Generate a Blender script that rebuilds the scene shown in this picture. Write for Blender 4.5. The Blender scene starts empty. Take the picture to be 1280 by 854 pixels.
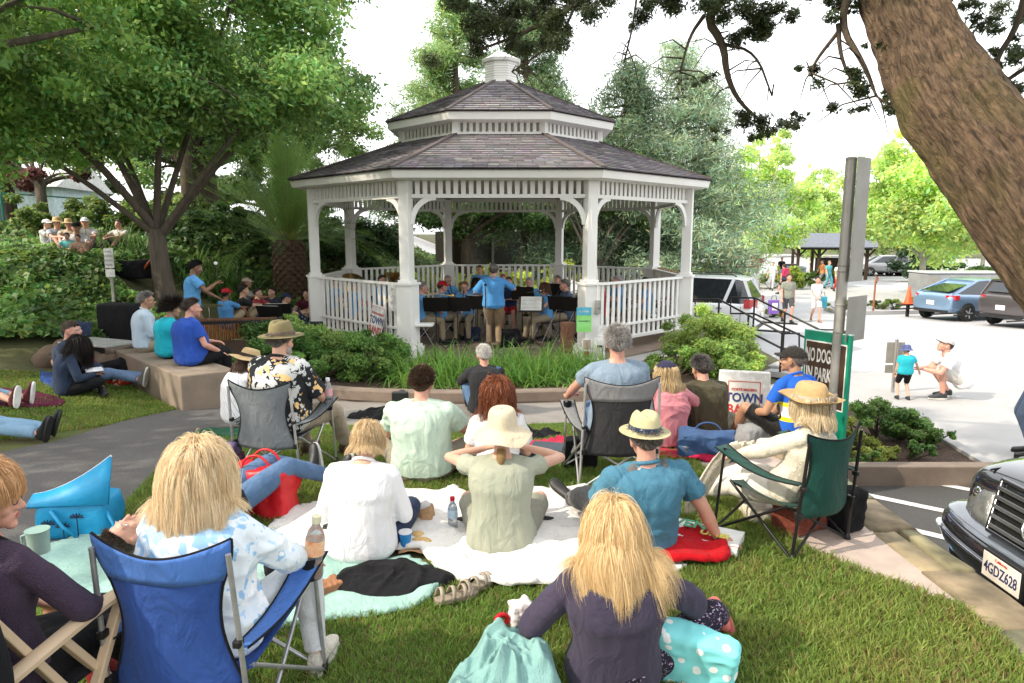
import bpy,math,random
import numpy as np
from mathutils import Vector,Matrix
R=math.radians
random.seed(7)
rng=np.random.default_rng(11)
scene=bpy.context.scene
COL=scene.collection
V3=Vector
F_PX,CX,CY,PITCH,CAMZ=853.0,640.0,427.0,R(8.93),2.0
def at(px,py,z):
 """world point on height z seen at photo pixel (px,py)"""
 t=math.tan(PITCH+math.atan((py-CY)/F_PX))
 D=(CAMZ-z)/t
 ax=D*math.cos(PITCH)+(CAMZ-z)*math.sin(PITCH)
 return V3(((px-CX)/F_PX*ax,D,z))
def atd(px,py,D):
 t=math.tan(PITCH+math.atan((py-CY)/F_PX))
 z=CAMZ-D*t
 ax=D*math.cos(PITCH)+(CAMZ-z)*math.sin(PITCH)
 return V3(((px-CX)/F_PX*ax,D,z))
def sstep(t):
 t=max(0.0,min(1.0,t));return t*t*(3-2*t)
EDGE_X=2.74
def lotz(y):
 if y<8:return-0.56
 if y<24:return-0.56-0.0338*(y-8)
 return max(-1.1-0.02*(y-24),-1.25)
def parkz(x,y):
 z=0.0 if y<5.5 else-0.36*min(1.0,(y-5.5)/4.7)
 z+=1.50*sstep((-x-5.6)/4.2)*sstep((y-8.6)/5.5)
 z+=1.25*sstep((y-17.5)/6.0)*sstep((-x-1.5)/5.0)*(1-0.55*sstep((-x-6)/6))
 z+=0.25*sstep((-x-3.8)/3)*sstep((y-6)/3)
 z+=1.3*sstep((-x-12)/8)*sstep((y-17)/7)
 return min(z,2.05)
def gz(x,y):
 if x>9 or(x>EDGE_X and y<10.5):return lotz(y)
 xb=EDGE_X+2.4*sstep((y-10.5)/3.2)
 k=sstep((x-xb)/.8)
 k=max(k,sstep((y-27)/8)*sstep((x+4)/5))
 return parkz(x,y)*(1-k)+lotz(y)*k
def _h(i,j,k,s):
 n=(i*73856093)^(j*19349663)^(k*83492791)^(s*2654435)
 n=(n^(n>>13))*1274126177&0x7fffffff
 n=n^(n>>16)
 return(n&0xffff)/32767.5-1.0
def vnoise(P,freq=1.0,seed=0):
 Q=np.asarray(P,float)*freq+1000.0
 I=np.floor(Q).astype(np.int64);f=Q-I;f=f*f*(3-2*f)
 out=0
 for a in(0,1):
  wa=f[:,0]if a else 1-f[:,0]
  for b in(0,1):
   wb=f[:,1]if b else 1-f[:,1]
   for c in(0,1):
    wc=f[:,2]if c else 1-f[:,2]
    out=out+wa*wb*wc*_h(I[:,0]+a,I[:,1]+b,I[:,2]+c,seed)
 return out
MATS={}
def _nt(name):
 m=bpy.data.materials.new(name);m.use_nodes=True
 nt=m.node_tree;b=nt.nodes['Principled BSDF']
 return m,nt,b
def mat(name,col,rough=0.6,col2=None,scale=6.0,bump=0.15,bscale=None,metal=0.0,spec=0.4,var=0.5,trans=0.0,alpha=1.0,sheen=0.0,coat=0.0,sss=0.0,stretch=(1,1,1),coord='Object',detail=6):
 if name in MATS:return MATS[name]
 m,nt,b=_nt(name)
 N,L=nt.nodes,nt.links
 col=tuple(col)+(1,)
 c2=tuple(col2)+(1,)if col2 else tuple(min(1,c*0.72)for c in col[:3])+(1,)
 tc=N.new('ShaderNodeTexCoord');mp=N.new('ShaderNodeMapping');mp.inputs['Scale'].default_value=stretch
 L.new(tc.outputs[coord],mp.inputs['Vector'])
 nz=N.new('ShaderNodeTexNoise');nz.inputs['Scale'].default_value=scale;nz.inputs['Detail'].default_value=detail
 nz.inputs['Roughness'].default_value=0.6
 L.new(mp.outputs[0],nz.inputs['Vector'])
 cr=N.new('ShaderNodeValToRGB')
 cr.color_ramp.elements[0].position=0.5-0.28*var;cr.color_ramp.elements[1].position=0.5+0.28*var
 if var<0.02:cr.color_ramp.elements[0].position=0.3;cr.color_ramp.elements[1].position=0.7
 cr.color_ramp.elements[0].color=c2;cr.color_ramp.elements[1].color=col
 L.new(nz.outputs['Fac'],cr.inputs[0]);L.new(cr.outputs[0],b.inputs['Base Color'])
 b.inputs['Roughness'].default_value=rough;b.inputs['Metallic'].default_value=metal
 b.inputs['Specular IOR Level'].default_value=spec
 b.inputs['Sheen Weight'].default_value=sheen;b.inputs['Coat Weight'].default_value=coat
 b.inputs['Transmission Weight'].default_value=trans;b.inputs['Alpha'].default_value=alpha
 if sss:
  b.inputs['Subsurface Weight'].default_value=sss;b.inputs['Subsurface Scale'].default_value=0.02
 if bump:
  n2=N.new('ShaderNodeTexNoise');n2.inputs['Scale'].default_value=bscale or scale*8;n2.inputs['Detail'].default_value=4
  L.new(mp.outputs[0],n2.inputs['Vector'])
  bp=N.new('ShaderNodeBump');bp.inputs['Strength'].default_value=bump;bp.inputs['Distance'].default_value=0.02
  L.new(n2.outputs['Fac'],bp.inputs['Height']);L.new(bp.outputs[0],b.inputs['Normal'])
 MATS[name]=m
 return m
def cloth(name,col,col2=None,weave=420,rough=0.9,sheen=0.3,bump=0.25,scale=3.0):
 """woven cloth: soft tone changes plus a fine weave bump"""
 if name in MATS:return MATS[name]
 c2=col2 or tuple(c*0.82 for c in col)
 m=mat(name,col,rough,c2,scale=scale,bump=bump,bscale=weave,sheen=sheen*.15,spec=0.12,var=0.9,detail=5)
 nt=m.node_tree;N,L=nt.nodes,nt.links;b=N['Principled BSDF'];b.inputs['Sheen Roughness'].default_value=.5
 tc=N.new('ShaderNodeTexCoord');mp=N.new('ShaderNodeMapping');mp.inputs['Scale'].default_value=(1,1,.55);mp.inputs['Rotation'].default_value=(.2,.5,.1)
 nz=N.new('ShaderNodeTexNoise');nz.inputs['Scale'].default_value=10;nz.inputs['Detail'].default_value=3;nz.inputs['Distortion'].default_value=1.4
 bp=N.new('ShaderNodeBump');bp.inputs['Strength'].default_value=.55;bp.inputs['Distance'].default_value=.035
 L.new(tc.outputs['Object'],mp.inputs[0]);L.new(mp.outputs[0],nz.inputs[0]);L.new(nz.outputs['Fac'],bp.inputs['Height'])
 old=[l for l in L if l.to_socket==b.inputs['Normal']]
 if old:L.new(bp.outputs[0],old[0].from_node.inputs['Normal'])
 else:L.new(bp.outputs[0],b.inputs['Normal'])
 return m
def leafmat(name,transl=0.35,rough=0.5,spec=0.35):
 if name in MATS:return MATS[name]
 m,nt,b=_nt(name);N,L=nt.nodes,nt.links
 a=N.new('ShaderNodeAttribute');a.attribute_name='Col'
 nz=N.new('ShaderNodeTexNoise');nz.inputs['Scale'].default_value=30
 mx=N.new('ShaderNodeMixRGB');mx.blend_type='MULTIPLY';mx.inputs[0].default_value=0.25
 L.new(a.outputs['Color'],mx.inputs[1]);L.new(nz.outputs['Color'],mx.inputs[2])
 L.new(mx.outputs[0],b.inputs['Base Color'])
 b.inputs['Roughness'].default_value=rough;b.inputs['Specular IOR Level'].default_value=spec
 if transl:
  t=N.new('ShaderNodeBsdfTranslucent');hs=N.new('ShaderNodeHueSaturation')
  hs.inputs['Hue'].default_value=0.48;hs.inputs['Value'].default_value=1.9
  L.new(mx.outputs[0],hs.inputs['Color']);L.new(hs.outputs[0],t.inputs[0])
  ms=N.new('ShaderNodeMixShader');ms.inputs[0].default_value=transl
  L.new(b.outputs[0],ms.inputs[1]);L.new(t.outputs[0],ms.inputs[2])
  L.new(ms.outputs[0],N['Material Output'].inputs[0])
 MATS[name]=m
 return m
def hairmat(name):
 if name in MATS:return MATS[name]
 m,nt,b=_nt(name);N,L=nt.nodes,nt.links
 a=N.new('ShaderNodeAttribute');a.attribute_name='Col'
 L.new(a.outputs['Color'],b.inputs['Base Color'])
 b.inputs['Roughness'].default_value=0.42;b.inputs['Specular IOR Level'].default_value=0.35
 b.inputs['Anisotropic'].default_value=0.5
 t=N.new('ShaderNodeBsdfTranslucent');L.new(a.outputs['Color'],t.inputs[0])
 ms=N.new('ShaderNodeMixShader');ms.inputs[0].default_value=0.2
 L.new(b.outputs[0],ms.inputs[1]);L.new(t.outputs[0],ms.inputs[2]);L.new(ms.outputs[0],N['Material Output'].inputs[0])
 MATS[name]=m
 return m
def tag(o,label=None,cat=None,group=None,kind=None):
 if label:o['label']=label
 if cat:o['category']=cat
 if group:o['group']=group
 if kind:o['kind']=kind
 return o
def thing(name,label,cat,loc=(0,0,0),rz=0.0,group=None):
 o=bpy.data.objects.new(name,None);COL.objects.link(o)
 o.empty_display_size=0.1
 o.location=loc;o.rotation_euler=(0,0,rz)
 return tag(o,label,cat,group)
def link(name,me,parent=None,m=None):
 o=bpy.data.objects.new(name,me);COL.objects.link(o)
 if parent is not None:o.parent=parent
 if m is not None:
  me.materials.clear()
  for q in(m if isinstance(m,(list,tuple))else[m]):me.materials.append(q)
 return o
def npmesh(name,V,F,cols=None,smooth=False):
 """V (n,3), F (m,k) with equal k; cols per-face rgb"""
 V=np.asarray(V,np.float32);F=np.asarray(F,np.int32)
 me=bpy.data.meshes.new(name)
 n,(m,k)=len(V),F.shape
 me.vertices.add(n);me.vertices.foreach_set('co',V.ravel())
 me.loops.add(m*k);me.loops.foreach_set('vertex_index',F.ravel())
 me.polygons.add(m);me.polygons.foreach_set('loop_start',np.arange(0,m*k,k,dtype=np.int32))
 me.polygons.foreach_set('loop_total',np.full(m,k,np.int32))
 me.update(calc_edges=True)
 if smooth:me.polygons.foreach_set('use_smooth',np.ones(m,bool))
 if cols is not None:
  ca=me.color_attributes.new('Col','FLOAT_COLOR','CORNER')
  c=np.ones((m,4),np.float32);c[:,:3]=cols
  ca.data.foreach_set('color',np.repeat(c,k,axis=0).ravel())
 return me
def copy_tree(o,parent=None):
 c=o.copy();COL.objects.link(c);c.parent=parent
 for ch in list(o.children):copy_tree(ch,c)
 return c
class MB:
 def __init__(s,off=(0,0,0)):
  s.v,s.f,s.m=[],[],[];s.cur=0;s.off=V3(off)
 def add(s,vs,fs):
  b=len(s.v)
  s.v+=[tuple(V3(p)-s.off)for p in vs]
  for f in fs:s.f.append(tuple(i+b for i in f));s.m.append(s.cur)
  return s
 def box(s,c,d,M=None):
  c=V3(c);x,y,z=d[0]/2,d[1]/2,d[2]/2
  P=[V3((a*x,b*y,e*z))for e in(-1,1)for b in(-1,1)for a in(-1,1)]
  if M is not None:P=[M@p for p in P]
  return s.add([c+p for p in P],[(0,2,3,1),(4,5,7,6),(0,1,5,4),(2,6,7,3),(0,4,6,2),(1,3,7,5)])
 def bar(s,p,q,w,h,up=(0,0,1)):
  p,q=V3(p),V3(q);d=(q-p).normalized();u=V3(up)
  if abs(d.dot(u))>0.98:u=V3((0,1,0))
  r=d.cross(u).normalized();u=r.cross(d)
  P=[]
  for c in(p,q):
   for a,b in((-1,-1),(1,-1),(1,1),(-1,1)):P.append(c+r*a*w/2+u*b*h/2)
  return s.add(P,[(3,2,1,0),(4,5,6,7),(0,1,5,4),(1,2,6,5),(2,3,7,6),(3,0,4,7)])
 def tube(s,pts,rad,n=8,caps=True,closed=False):
  pts=[V3(p)for p in pts];m=len(pts)
  if not hasattr(rad,'__len__'):rad=[rad]*m
  t0=(pts[1]-pts[0]).normalized()
  u=V3((0,0,1))if abs(t0.z)<0.9 else V3((1,0,0))
  r=t0.cross(u).normalized();P=[]
  for i,p in enumerate(pts):
   if closed:t=(pts[(i+1)%m]-pts[i-1]).normalized()
   else:t=(pts[min(i+1,m-1)]-pts[max(i-1,0)]).normalized()
   r=(r-t*r.dot(t)).normalized();b=t.cross(r)
   for k in range(n):
    a=2*math.pi*k/n
    P.append(p+(r*math.cos(a)+b*math.sin(a))*rad[i])
  Fs=[]
  for i in range(m if closed else m-1):
   j=(i+1)%m
   for k in range(n):
    l=(k+1)%n
    Fs.append((i*n+k,i*n+l,j*n+l,j*n+k))
  if caps and not closed:
   Fs.append(tuple(range(n-1,-1,-1)));Fs.append(tuple((m-1)*n+k for k in range(n)))
  return s.add(P,Fs)
 def lathe(s,prof,c=(0,0,0),n=20,M=None,sx=1,sy=1):
  c=V3(c);P=[];Fs=[]
  for(r,z)in prof:
   for k in range(n):
    a=2*math.pi*k/n;p=V3((r*math.cos(a)*sx,r*math.sin(a)*sy,z))
    if M is not None:p=M@p
    P.append(c+p)
  for i in range(len(prof)-1):
   for k in range(n):
    l=(k+1)%n;Fs.append((i*n+k,i*n+l,(i+1)*n+l,(i+1)*n+k))
  if prof[0][0]>1e-4:Fs.append(tuple(range(n-1,-1,-1)))
  if prof[-1][0]>1e-4:Fs.append(tuple((len(prof)-1)*n+k for k in range(n)))
  return s.add(P,Fs)
 def loft(s,rings,caps=True,closed=True):
  n=len(rings[0]);P=[p for r in rings for p in r];Fs=[]
  for i in range(len(rings)-1):
   for k in range(n if closed else n-1):
    l=(k+1)%n;Fs.append((i*n+k,i*n+l,(i+1)*n+l,(i+1)*n+k))
  if caps:
   Fs.append(tuple(range(n-1,-1,-1)));Fs.append(tuple((len(rings)-1)*n+k for k in range(n)))
  return s.add(P,Fs)
 def prism(s,poly,z0,z1):
  n=len(poly)
  f0=z0 if callable(z0)else(lambda x,y:z0);f1=z1 if callable(z1)else(lambda x,y:z1)
  P=[(x,y,f0(x,y))for x,y in poly]+[(x,y,f1(x,y))for x,y in poly]
  return s.add(P,[tuple(range(n-1,-1,-1)),tuple(range(n,2*n))]+[(k,(k+1)%n,n+(k+1)%n,n+k)for k in range(n)])
 def ell(s,c,r,M=None,n=14,m=9):
  prof=[(math.sin(math.pi*i/m),-math.cos(math.pi*i/m))for i in range(m+1)]
  prof[0]=(0.02,-1);prof[-1]=(0.02,1)
  c=V3(c);P=[];Fs=[]
  for(q,z)in prof:
   for k in range(n):
    a=2*math.pi*k/n;p=V3((q*math.cos(a)*r[0],q*math.sin(a)*r[1],z*r[2]))
    P.append(c+(M@p if M is not None else p))
  for i in range(m):
   for k in range(n):
    l=(k+1)%n;Fs.append((i*n+k,i*n+l,(i+1)*n+l,(i+1)*n+k))
  Fs.append(tuple(range(n-1,-1,-1)));Fs.append(tuple(m*n+k for k in range(n)))
  return s.add(P,Fs)
 def mesh(s,name='mesh'):
  me=bpy.data.meshes.new(name);me.from_pydata(s.v,[],s.f)
  me.polygons.foreach_set('material_index',s.m);me.update()
  return me
 def build(s,name,m,parent=None,smooth=None,bevel=0,subsurf=0,solid=0):
  me=s.mesh(name)
  if smooth is not None:
   me.polygons.foreach_set('use_smooth',np.ones(len(me.polygons),bool))
   if smooth<180:me.set_sharp_from_angle(angle=R(smooth))
  o=link(name,me,parent,m)
  if solid:
   q=o.modifiers.new('s','SOLIDIFY');q.thickness=solid;q.offset=0
  if subsurf:
   q=o.modifiers.new('u','SUBSURF');q.levels=q.render_levels=subsurf
  if bevel:
   q=o.modifiers.new('b','BEVEL');q.width=bevel;q.segments=2;q.limit_method='ANGLE';q.angle_limit=R(35)
   q.harden_normals=False
  return o
def rotz(a):return Matrix.Rotation(a,3,'Z')
def rotx(a):return Matrix.Rotation(a,3,'X')
def roty(a):return Matrix.Rotation(a,3,'Y')
def text_mesh(s,size,bold=0.0,squeeze=1.0,extrude=0.002,align='CENTER'):
 cu=bpy.data.curves.new('lettering','FONT');cu.body=s;cu.size=size;cu.align_x=align;cu.align_y='CENTER'
 cu.offset=bold;cu.extrude=extrude;cu.space_character=1.0;cu.resolution_u=3
 o=bpy.data.objects.new('lettering',cu);COL.objects.link(o)
 dg=bpy.context.evaluated_depsgraph_get();me=bpy.data.meshes.new_from_object(o.evaluated_get(dg))
 bpy.data.objects.remove(o);bpy.data.curves.remove(cu)
 if squeeze!=1:me.transform(Matrix.Diagonal((squeeze,1,1,1)))
 return me
def lettering(s,size,m,parent,M,bold=0.0,squeeze=1.0,name='lettering',align='CENTER',extrude=0.002):
 me=text_mesh(s,size,bold,squeeze,extrude,align);me.transform(M)
 return link(name,me,parent,m)
def smooth_rings(rings,k=4):
 out=[]
 for i in range(len(rings)-1):
  p0,p1,p2,p3=rings[max(i-1,0)],rings[i],rings[i+1],rings[min(i+2,len(rings)-1)]
  for j in range(k):
   t=j/k
   out.append([.5*((2*b)+(c-a)*t+(2*a-5*b+4*c-d)*t*t+(3*b-a-3*c+d)*t**3)for a,b,c,d in zip(p0,p1,p2,p3)])
 return out+[rings[-1]]
def remesh_obj(mb,voxel,smooth=4,fac=0.5):
 me=mb.mesh('tmp');o=bpy.data.objects.new('tmp',me);COL.objects.link(o)
 q=o.modifiers.new('r','REMESH');q.mode='VOXEL';q.voxel_size=voxel;q.use_smooth_shade=True
 if smooth:
  q=o.modifiers.new('s','SMOOTH');q.factor=fac;q.iterations=smooth
 dg=bpy.context.evaluated_depsgraph_get();out=bpy.data.meshes.new_from_object(o.evaluated_get(dg))
 bpy.data.objects.remove(o);bpy.data.meshes.remove(me)
 out.polygons.foreach_set('use_smooth',np.ones(len(out.polygons),bool))
 return out
def mverts(me):
 a=np.empty(len(me.vertices)*3,np.float32);me.vertices.foreach_get('co',a);return a.reshape(-1,3)
def mnormals(me):
 a=np.empty(len(me.vertices)*3,np.float32);me.vertices.foreach_get('normal',a);return a.reshape(-1,3)
def setverts(me,V):
 me.vertices.foreach_set('co',np.asarray(V,np.float32).ravel());me.update()
def chaikin(pts,n=2):
 for _ in range(n):
  q=[pts[0]]
  for a,b in zip(pts[:-1],pts[1:]):
   a,b=V3(a),V3(b);q+=[a*0.75+b*0.25,a*0.25+b*0.75]
  q.append(pts[-1]);pts=q
 return[V3(p)for p in pts]
cam_d=bpy.data.cameras.new('camera');cam=bpy.data.objects.new('camera',cam_d);COL.objects.link(cam)
cam.location=(0,0,CAMZ);cam.rotation_euler=(R(90)-PITCH,0,0)
cam_d.sensor_width=36;cam_d.lens=36*F_PX/1280;cam_d.clip_end=2000;cam_d.clip_start=0.05
scene.camera=cam
scene.view_settings.view_transform='Standard';scene.view_settings.look='None';scene.view_settings.exposure=0
SUN_EL,SUN_AZ=40.0,(-0.93,-0.36)
w=bpy.data.worlds.new('World');scene.world=w;w.use_nodes=True
nt=w.node_tree;bg=nt.nodes['Background']
sky=nt.nodes.new('ShaderNodeTexSky');sky.sky_type='NISHITA';sky.sun_disc=False
sky.sun_elevation=R(SUN_EL);sky.sun_rotation=math.atan2(SUN_AZ[0],SUN_AZ[1])
sky.air_density=1.6;sky.dust_density=6.0;sky.ozone_density=1.0;sky.altitude=0
mixw=nt.nodes.new('ShaderNodeMixRGB');mixw.inputs[0].default_value=0.5
mixw.inputs[2].default_value=(26.5,26.8,27.2,1)
nt.links.new(sky.outputs[0],mixw.inputs[1]);nt.links.new(mixw.outputs[0],bg.inputs[0])
bg.inputs[1].default_value=0.15
sd=bpy.data.lights.new('sun','SUN');sd.energy=5.0;sd.angle=R(0.6);sd.color=(1.0,0.90,0.74)
sun=bpy.data.objects.new('sun',sd);COL.objects.link(sun)
hv=V3((SUN_AZ[0],SUN_AZ[1],0)).normalized()*math.cos(R(SUN_EL));sv=V3((hv.x,hv.y,math.sin(R(SUN_EL))))
sun.rotation_euler=sv.to_track_quat('Z','Y').to_euler()
import bmesh
def atg(px,py,f=None):
 f=f or parkz;z=0
 for _ in range(12):
  p=at(px,py,z);z=z*0.4+0.6*f(p.x,p.y)
 return at(px,py,z)
def pip(poly,X,Y):
 ins=np.zeros(len(X),bool);n=len(poly);j=n-1
 for i in range(n):
  xi,yi=poly[i][0],poly[i][1];xj,yj=poly[j][0],poly[j][1]
  c=((yi>Y)!=(yj>Y))&(X<(xj-xi)*(Y-yi)/(yj-yi+1e-12)+xi);ins^=c;j=i
 return ins
def drape(name,poly,zf,off,m,step=0.5,kind='structure',rise=None):
 bm=bmesh.new();vs=[bm.verts.new((p[0],p[1],0))for p in poly];bm.faces.new(vs)
 xs=[p[0]for p in poly];ys=[p[1]for p in poly]
 for ax,lo,hi in((0,min(xs),max(xs)),(1,min(ys),max(ys))):
  k=math.floor(lo/step)+1
  while k*step<hi:
   co=[0,0,0];no=[0,0,0];co[ax]=k*step;no[ax]=1
   bmesh.ops.bisect_plane(bm,geom=bm.verts[:]+bm.edges[:]+bm.faces[:],plane_co=co,plane_no=no,dist=1e-5);k+=1
 if rise:
  r=bmesh.ops.extrude_face_region(bm,geom=bm.faces[:])
  for e in r['geom']:
   if isinstance(e,bmesh.types.BMVert):e.co.z=1
 for v in bm.verts:
  v.co.z=zf(v.co.x,v.co.y)+off+(rise if(rise and v.co.z>0.5)else 0)
 bmesh.ops.recalc_face_normals(bm,faces=bm.faces[:])
 if not rise and bm.faces[:]and sum(f.normal.z for f in bm.faces)<0:bmesh.ops.reverse_faces(bm,faces=bm.faces[:])
 me=bpy.data.meshes.new(name);bm.to_mesh(me);bm.free()
 o=link(name,me,None,m)
 if kind:tag(o,kind=kind)
 return o
m_soil=mat('soil',(0.09,0.065,0.04),0.95,(0.05,0.04,0.02),scale=5,bump=0.6,bscale=60)
m_turf=mat('turf',(0.075,0.115,0.022),0.95,(0.12,0.085,0.04),scale=2.2,bump=0.5,bscale=90,var=0.8)
m_mulch=mat('mulch',(0.10,0.06,0.04),0.95,(0.03,0.02,0.013),scale=45,bump=1.0,bscale=70)
def asphalt(name,c1,c2,grain=420):
 if name in MATS:return MATS[name]
 m,nt,b=_nt(name);N,L=nt.nodes,nt.links
 tc=N.new('ShaderNodeTexCoord')
 v=N.new('ShaderNodeTexVoronoi');v.inputs['Scale'].default_value=grain/5
 n=N.new('ShaderNodeTexNoise');n.inputs['Scale'].default_value=0.9;n.inputs['Detail'].default_value=8
 n2=N.new('ShaderNodeTexNoise');n2.inputs['Scale'].default_value=grain/3
 for q in(v,n,n2):L.new(tc.outputs['Object'],q.inputs['Vector'])
 mx=N.new('ShaderNodeMixRGB');mx.inputs[1].default_value=tuple(c1)+(1,);mx.inputs[2].default_value=tuple(c2)+(1,)
 ad=N.new('ShaderNodeMath');ad.operation='MULTIPLY_ADD';ad.inputs[1].default_value=1.6;ad.inputs[2].default_value=-0.35
 L.new(n2.outputs['Fac'],ad.inputs[0])
 a2=N.new('ShaderNodeMath');a2.operation='MULTIPLY';a2.use_clamp=True
 a3=N.new('ShaderNodeMath');a3.operation='ADD';a3.inputs[1].default_value=0.45;L.new(n.outputs['Fac'],a3.inputs[0])
 L.new(ad.outputs[0],a2.inputs[0]);L.new(a3.outputs[0],a2.inputs[1]);L.new(a2.outputs[0],mx.inputs[0])
 L.new(mx.outputs[0],b.inputs['Base Color']);b.inputs['Roughness'].default_value=0.92;b.inputs['Specular IOR Level'].default_value=0.2
 bp=N.new('ShaderNodeBump');bp.inputs['Strength'].default_value=0.5;bp.inputs['Distance'].default_value=0.01
 L.new(v.outputs['Distance'],bp.inputs['Height']);L.new(bp.outputs[0],b.inputs['Normal'])
 MATS[name]=m;return m
m_asph=asphalt('asphalt_dark',(0.035,0.034,0.034),(0.13,0.125,0.12))
m_path=asphalt('asphalt_path',(0.055,0.052,0.05),(0.19,0.18,0.175))
m_lot=asphalt('asphalt_lot',(0.30,0.30,0.31),(0.52,0.52,0.52),200)
m_conc=mat('concrete',(0.26,0.24,0.215),0.9,(0.17,0.155,0.14),scale=2.5,bump=0.3,bscale=120,var=1)
m_plaza=mat('plaza_concrete',(0.40,0.39,0.38),0.9,(0.31,0.305,0.30),scale=1.2,bump=0.2,bscale=150,var=1)
m_strip=mat('strip_concrete',(0.52,0.42,0.36),0.9,(0.38,0.31,0.27),scale=6,bump=0.3,bscale=140,var=1)
m_curb=mat('curb_concrete',(0.24,0.185,0.145),0.9,(0.15,0.115,0.09),scale=4,bump=0.4,bscale=110,var=1)
m_white=mat('white_paint',(0.80,0.80,0.78),0.5,(0.70,0.70,0.68),scale=2,bump=0.06,bscale=60,var=1)
def axis(lo,hi,a,b,fine,n):
 mid=list(np.arange(a,b+1e-6,fine))
 left=[a-(a-lo)*(i/n)**2.2 for i in range(n,0,-1)];right=[b+(hi-b)*(i/n)**2.2 for i in range(1,n+1)]
 return left+mid+right
gx=sorted(axis(-600,600,-22,20,0.4,16)+[2.69,2.76]);gy=axis(-300,900,-2,34,0.4,16)
gV=[(x,y,gz(x,y)-0.03)for y in gy for x in gx];nx=len(gx)
gF=[(j*nx+i,j*nx+i+1,(j+1)*nx+i+1,(j+1)*nx+i)for j in range(len(gy)-1)for i in range(nx-1)]
m_earth=mat('earth',(0.085,0.10,0.035),0.95,(0.07,0.055,0.03),scale=0.8,bump=0.5,bscale=20,var=1)
tag(link('ground',npmesh('ground',gV,gF,smooth=True),None,m_earth),kind='structure')
STRIP_L=[(911,618),(1004,687),(1101,725),(1197,757)]
sl=[at(px,py,0)for px,py in STRIP_L]
lawn_poly=[(-9.5,-3),(2.44,-3),(2.44,3.45)]+[(p.x,p.y)for p in reversed(sl[:3])]+[(1.62,5.9),(1.9,7.0),(1.5,7.6),(0.0,7.9),(-1.6,7.75),(-3.2,7.3),(-4.4,8.4),(-6.5,10.2),(-9,9.5)]
drape('lawn',lawn_poly,parkz,0.0,m_turf)
strip_poly=[(sl[3].x,sl[3].y)]+[(p.x,p.y)for p in reversed(sl[:3])]+[(1.62,5.9),(1.9,7.0),(1.9,8.2),(2.45,8.2),(2.45,3.45)]
drape('sidewalk',strip_poly,parkz,0.008,m_strip)
up=[(-420,640),(-150,605),(0,566),(70,552),(150,528),(228,511),(300,500)]
apr=[(360,497),(440,503),(520,506),(620,506),(720,503),(850,500)]
lowr=[(850,522),(720,530),(620,534),(500,536),(400,533),(330,536),(262,548),(215,576),(168,618),(120,670),(60,740),(-80,870)]
pathp=[atg(*q)for q in up+apr[:1]]+[atg(*q)for q in lowr[4:]]
PATH=[(p.x,p.y)for p in pathp]
drape('path',PATH,parkz,0.006,m_path)
aprp=[atg(*q)for q in apr]+[atg(*q)for q in lowr[:5]]
APRON=[(p.x,p.y)for p in aprp]
drape('apron_pavement',APRON,parkz,0.009,m_conc)
def stonemat():
 m,nt,b=_nt('flagstone');N,L=nt.nodes,nt.links
 tc=N.new('ShaderNodeTexCoord');n=N.new('ShaderNodeTexNoise');n.inputs['Scale'].default_value=5;n.inputs['Detail'].default_value=8
 at_=N.new('ShaderNodeAttribute');at_.attribute_name='Col'
 cr=N.new('ShaderNodeValToRGB');cr.color_ramp.elements[0].color=(0.35,0.35,0.3,1);cr.color_ramp.elements[1].color=(1.3,1.25,1.1,1)
 cr.color_ramp.elements[0].position=0.3;cr.color_ramp.elements[1].position=0.7
 L.new(tc.outputs['Object'],n.inputs['Vector']);L.new(n.outputs['Fac'],cr.inputs[0])
 mx=N.new('ShaderNodeMixRGB');mx.blend_type='MULTIPLY';mx.inputs[0].default_value=1
 L.new(at_.outputs['Color'],mx.inputs[1]);L.new(cr.outputs[0],mx.inputs[2]);L.new(mx.outputs[0],b.inputs['Base Color'])
 b.inputs['Roughness'].default_value=0.9
 bp=N.new('ShaderNodeBump');bp.inputs['Strength'].default_value=0.6;bp.inputs['Distance'].default_value=0.03
 L.new(n.outputs['Fac'],bp.inputs['Height']);L.new(bp.outputs[0],b.inputs['Normal']);return m
m_flag=stonemat()
wt=thing('stone_wall','low retaining wall capped with greenish brown flagstones along the parking bay','wall',(2.6,5,0))
mb=MB((2.6,5,0));mb.prism([(2.47,1.0),(2.70,1.0),(2.70,8.2),(2.47,8.2)],-0.6,lambda x,y:parkz(x,y)-0.06)
mb.build('core',m_curb,wt)
V,Fc,Cc=[],[],[]
y=1.0
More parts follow.
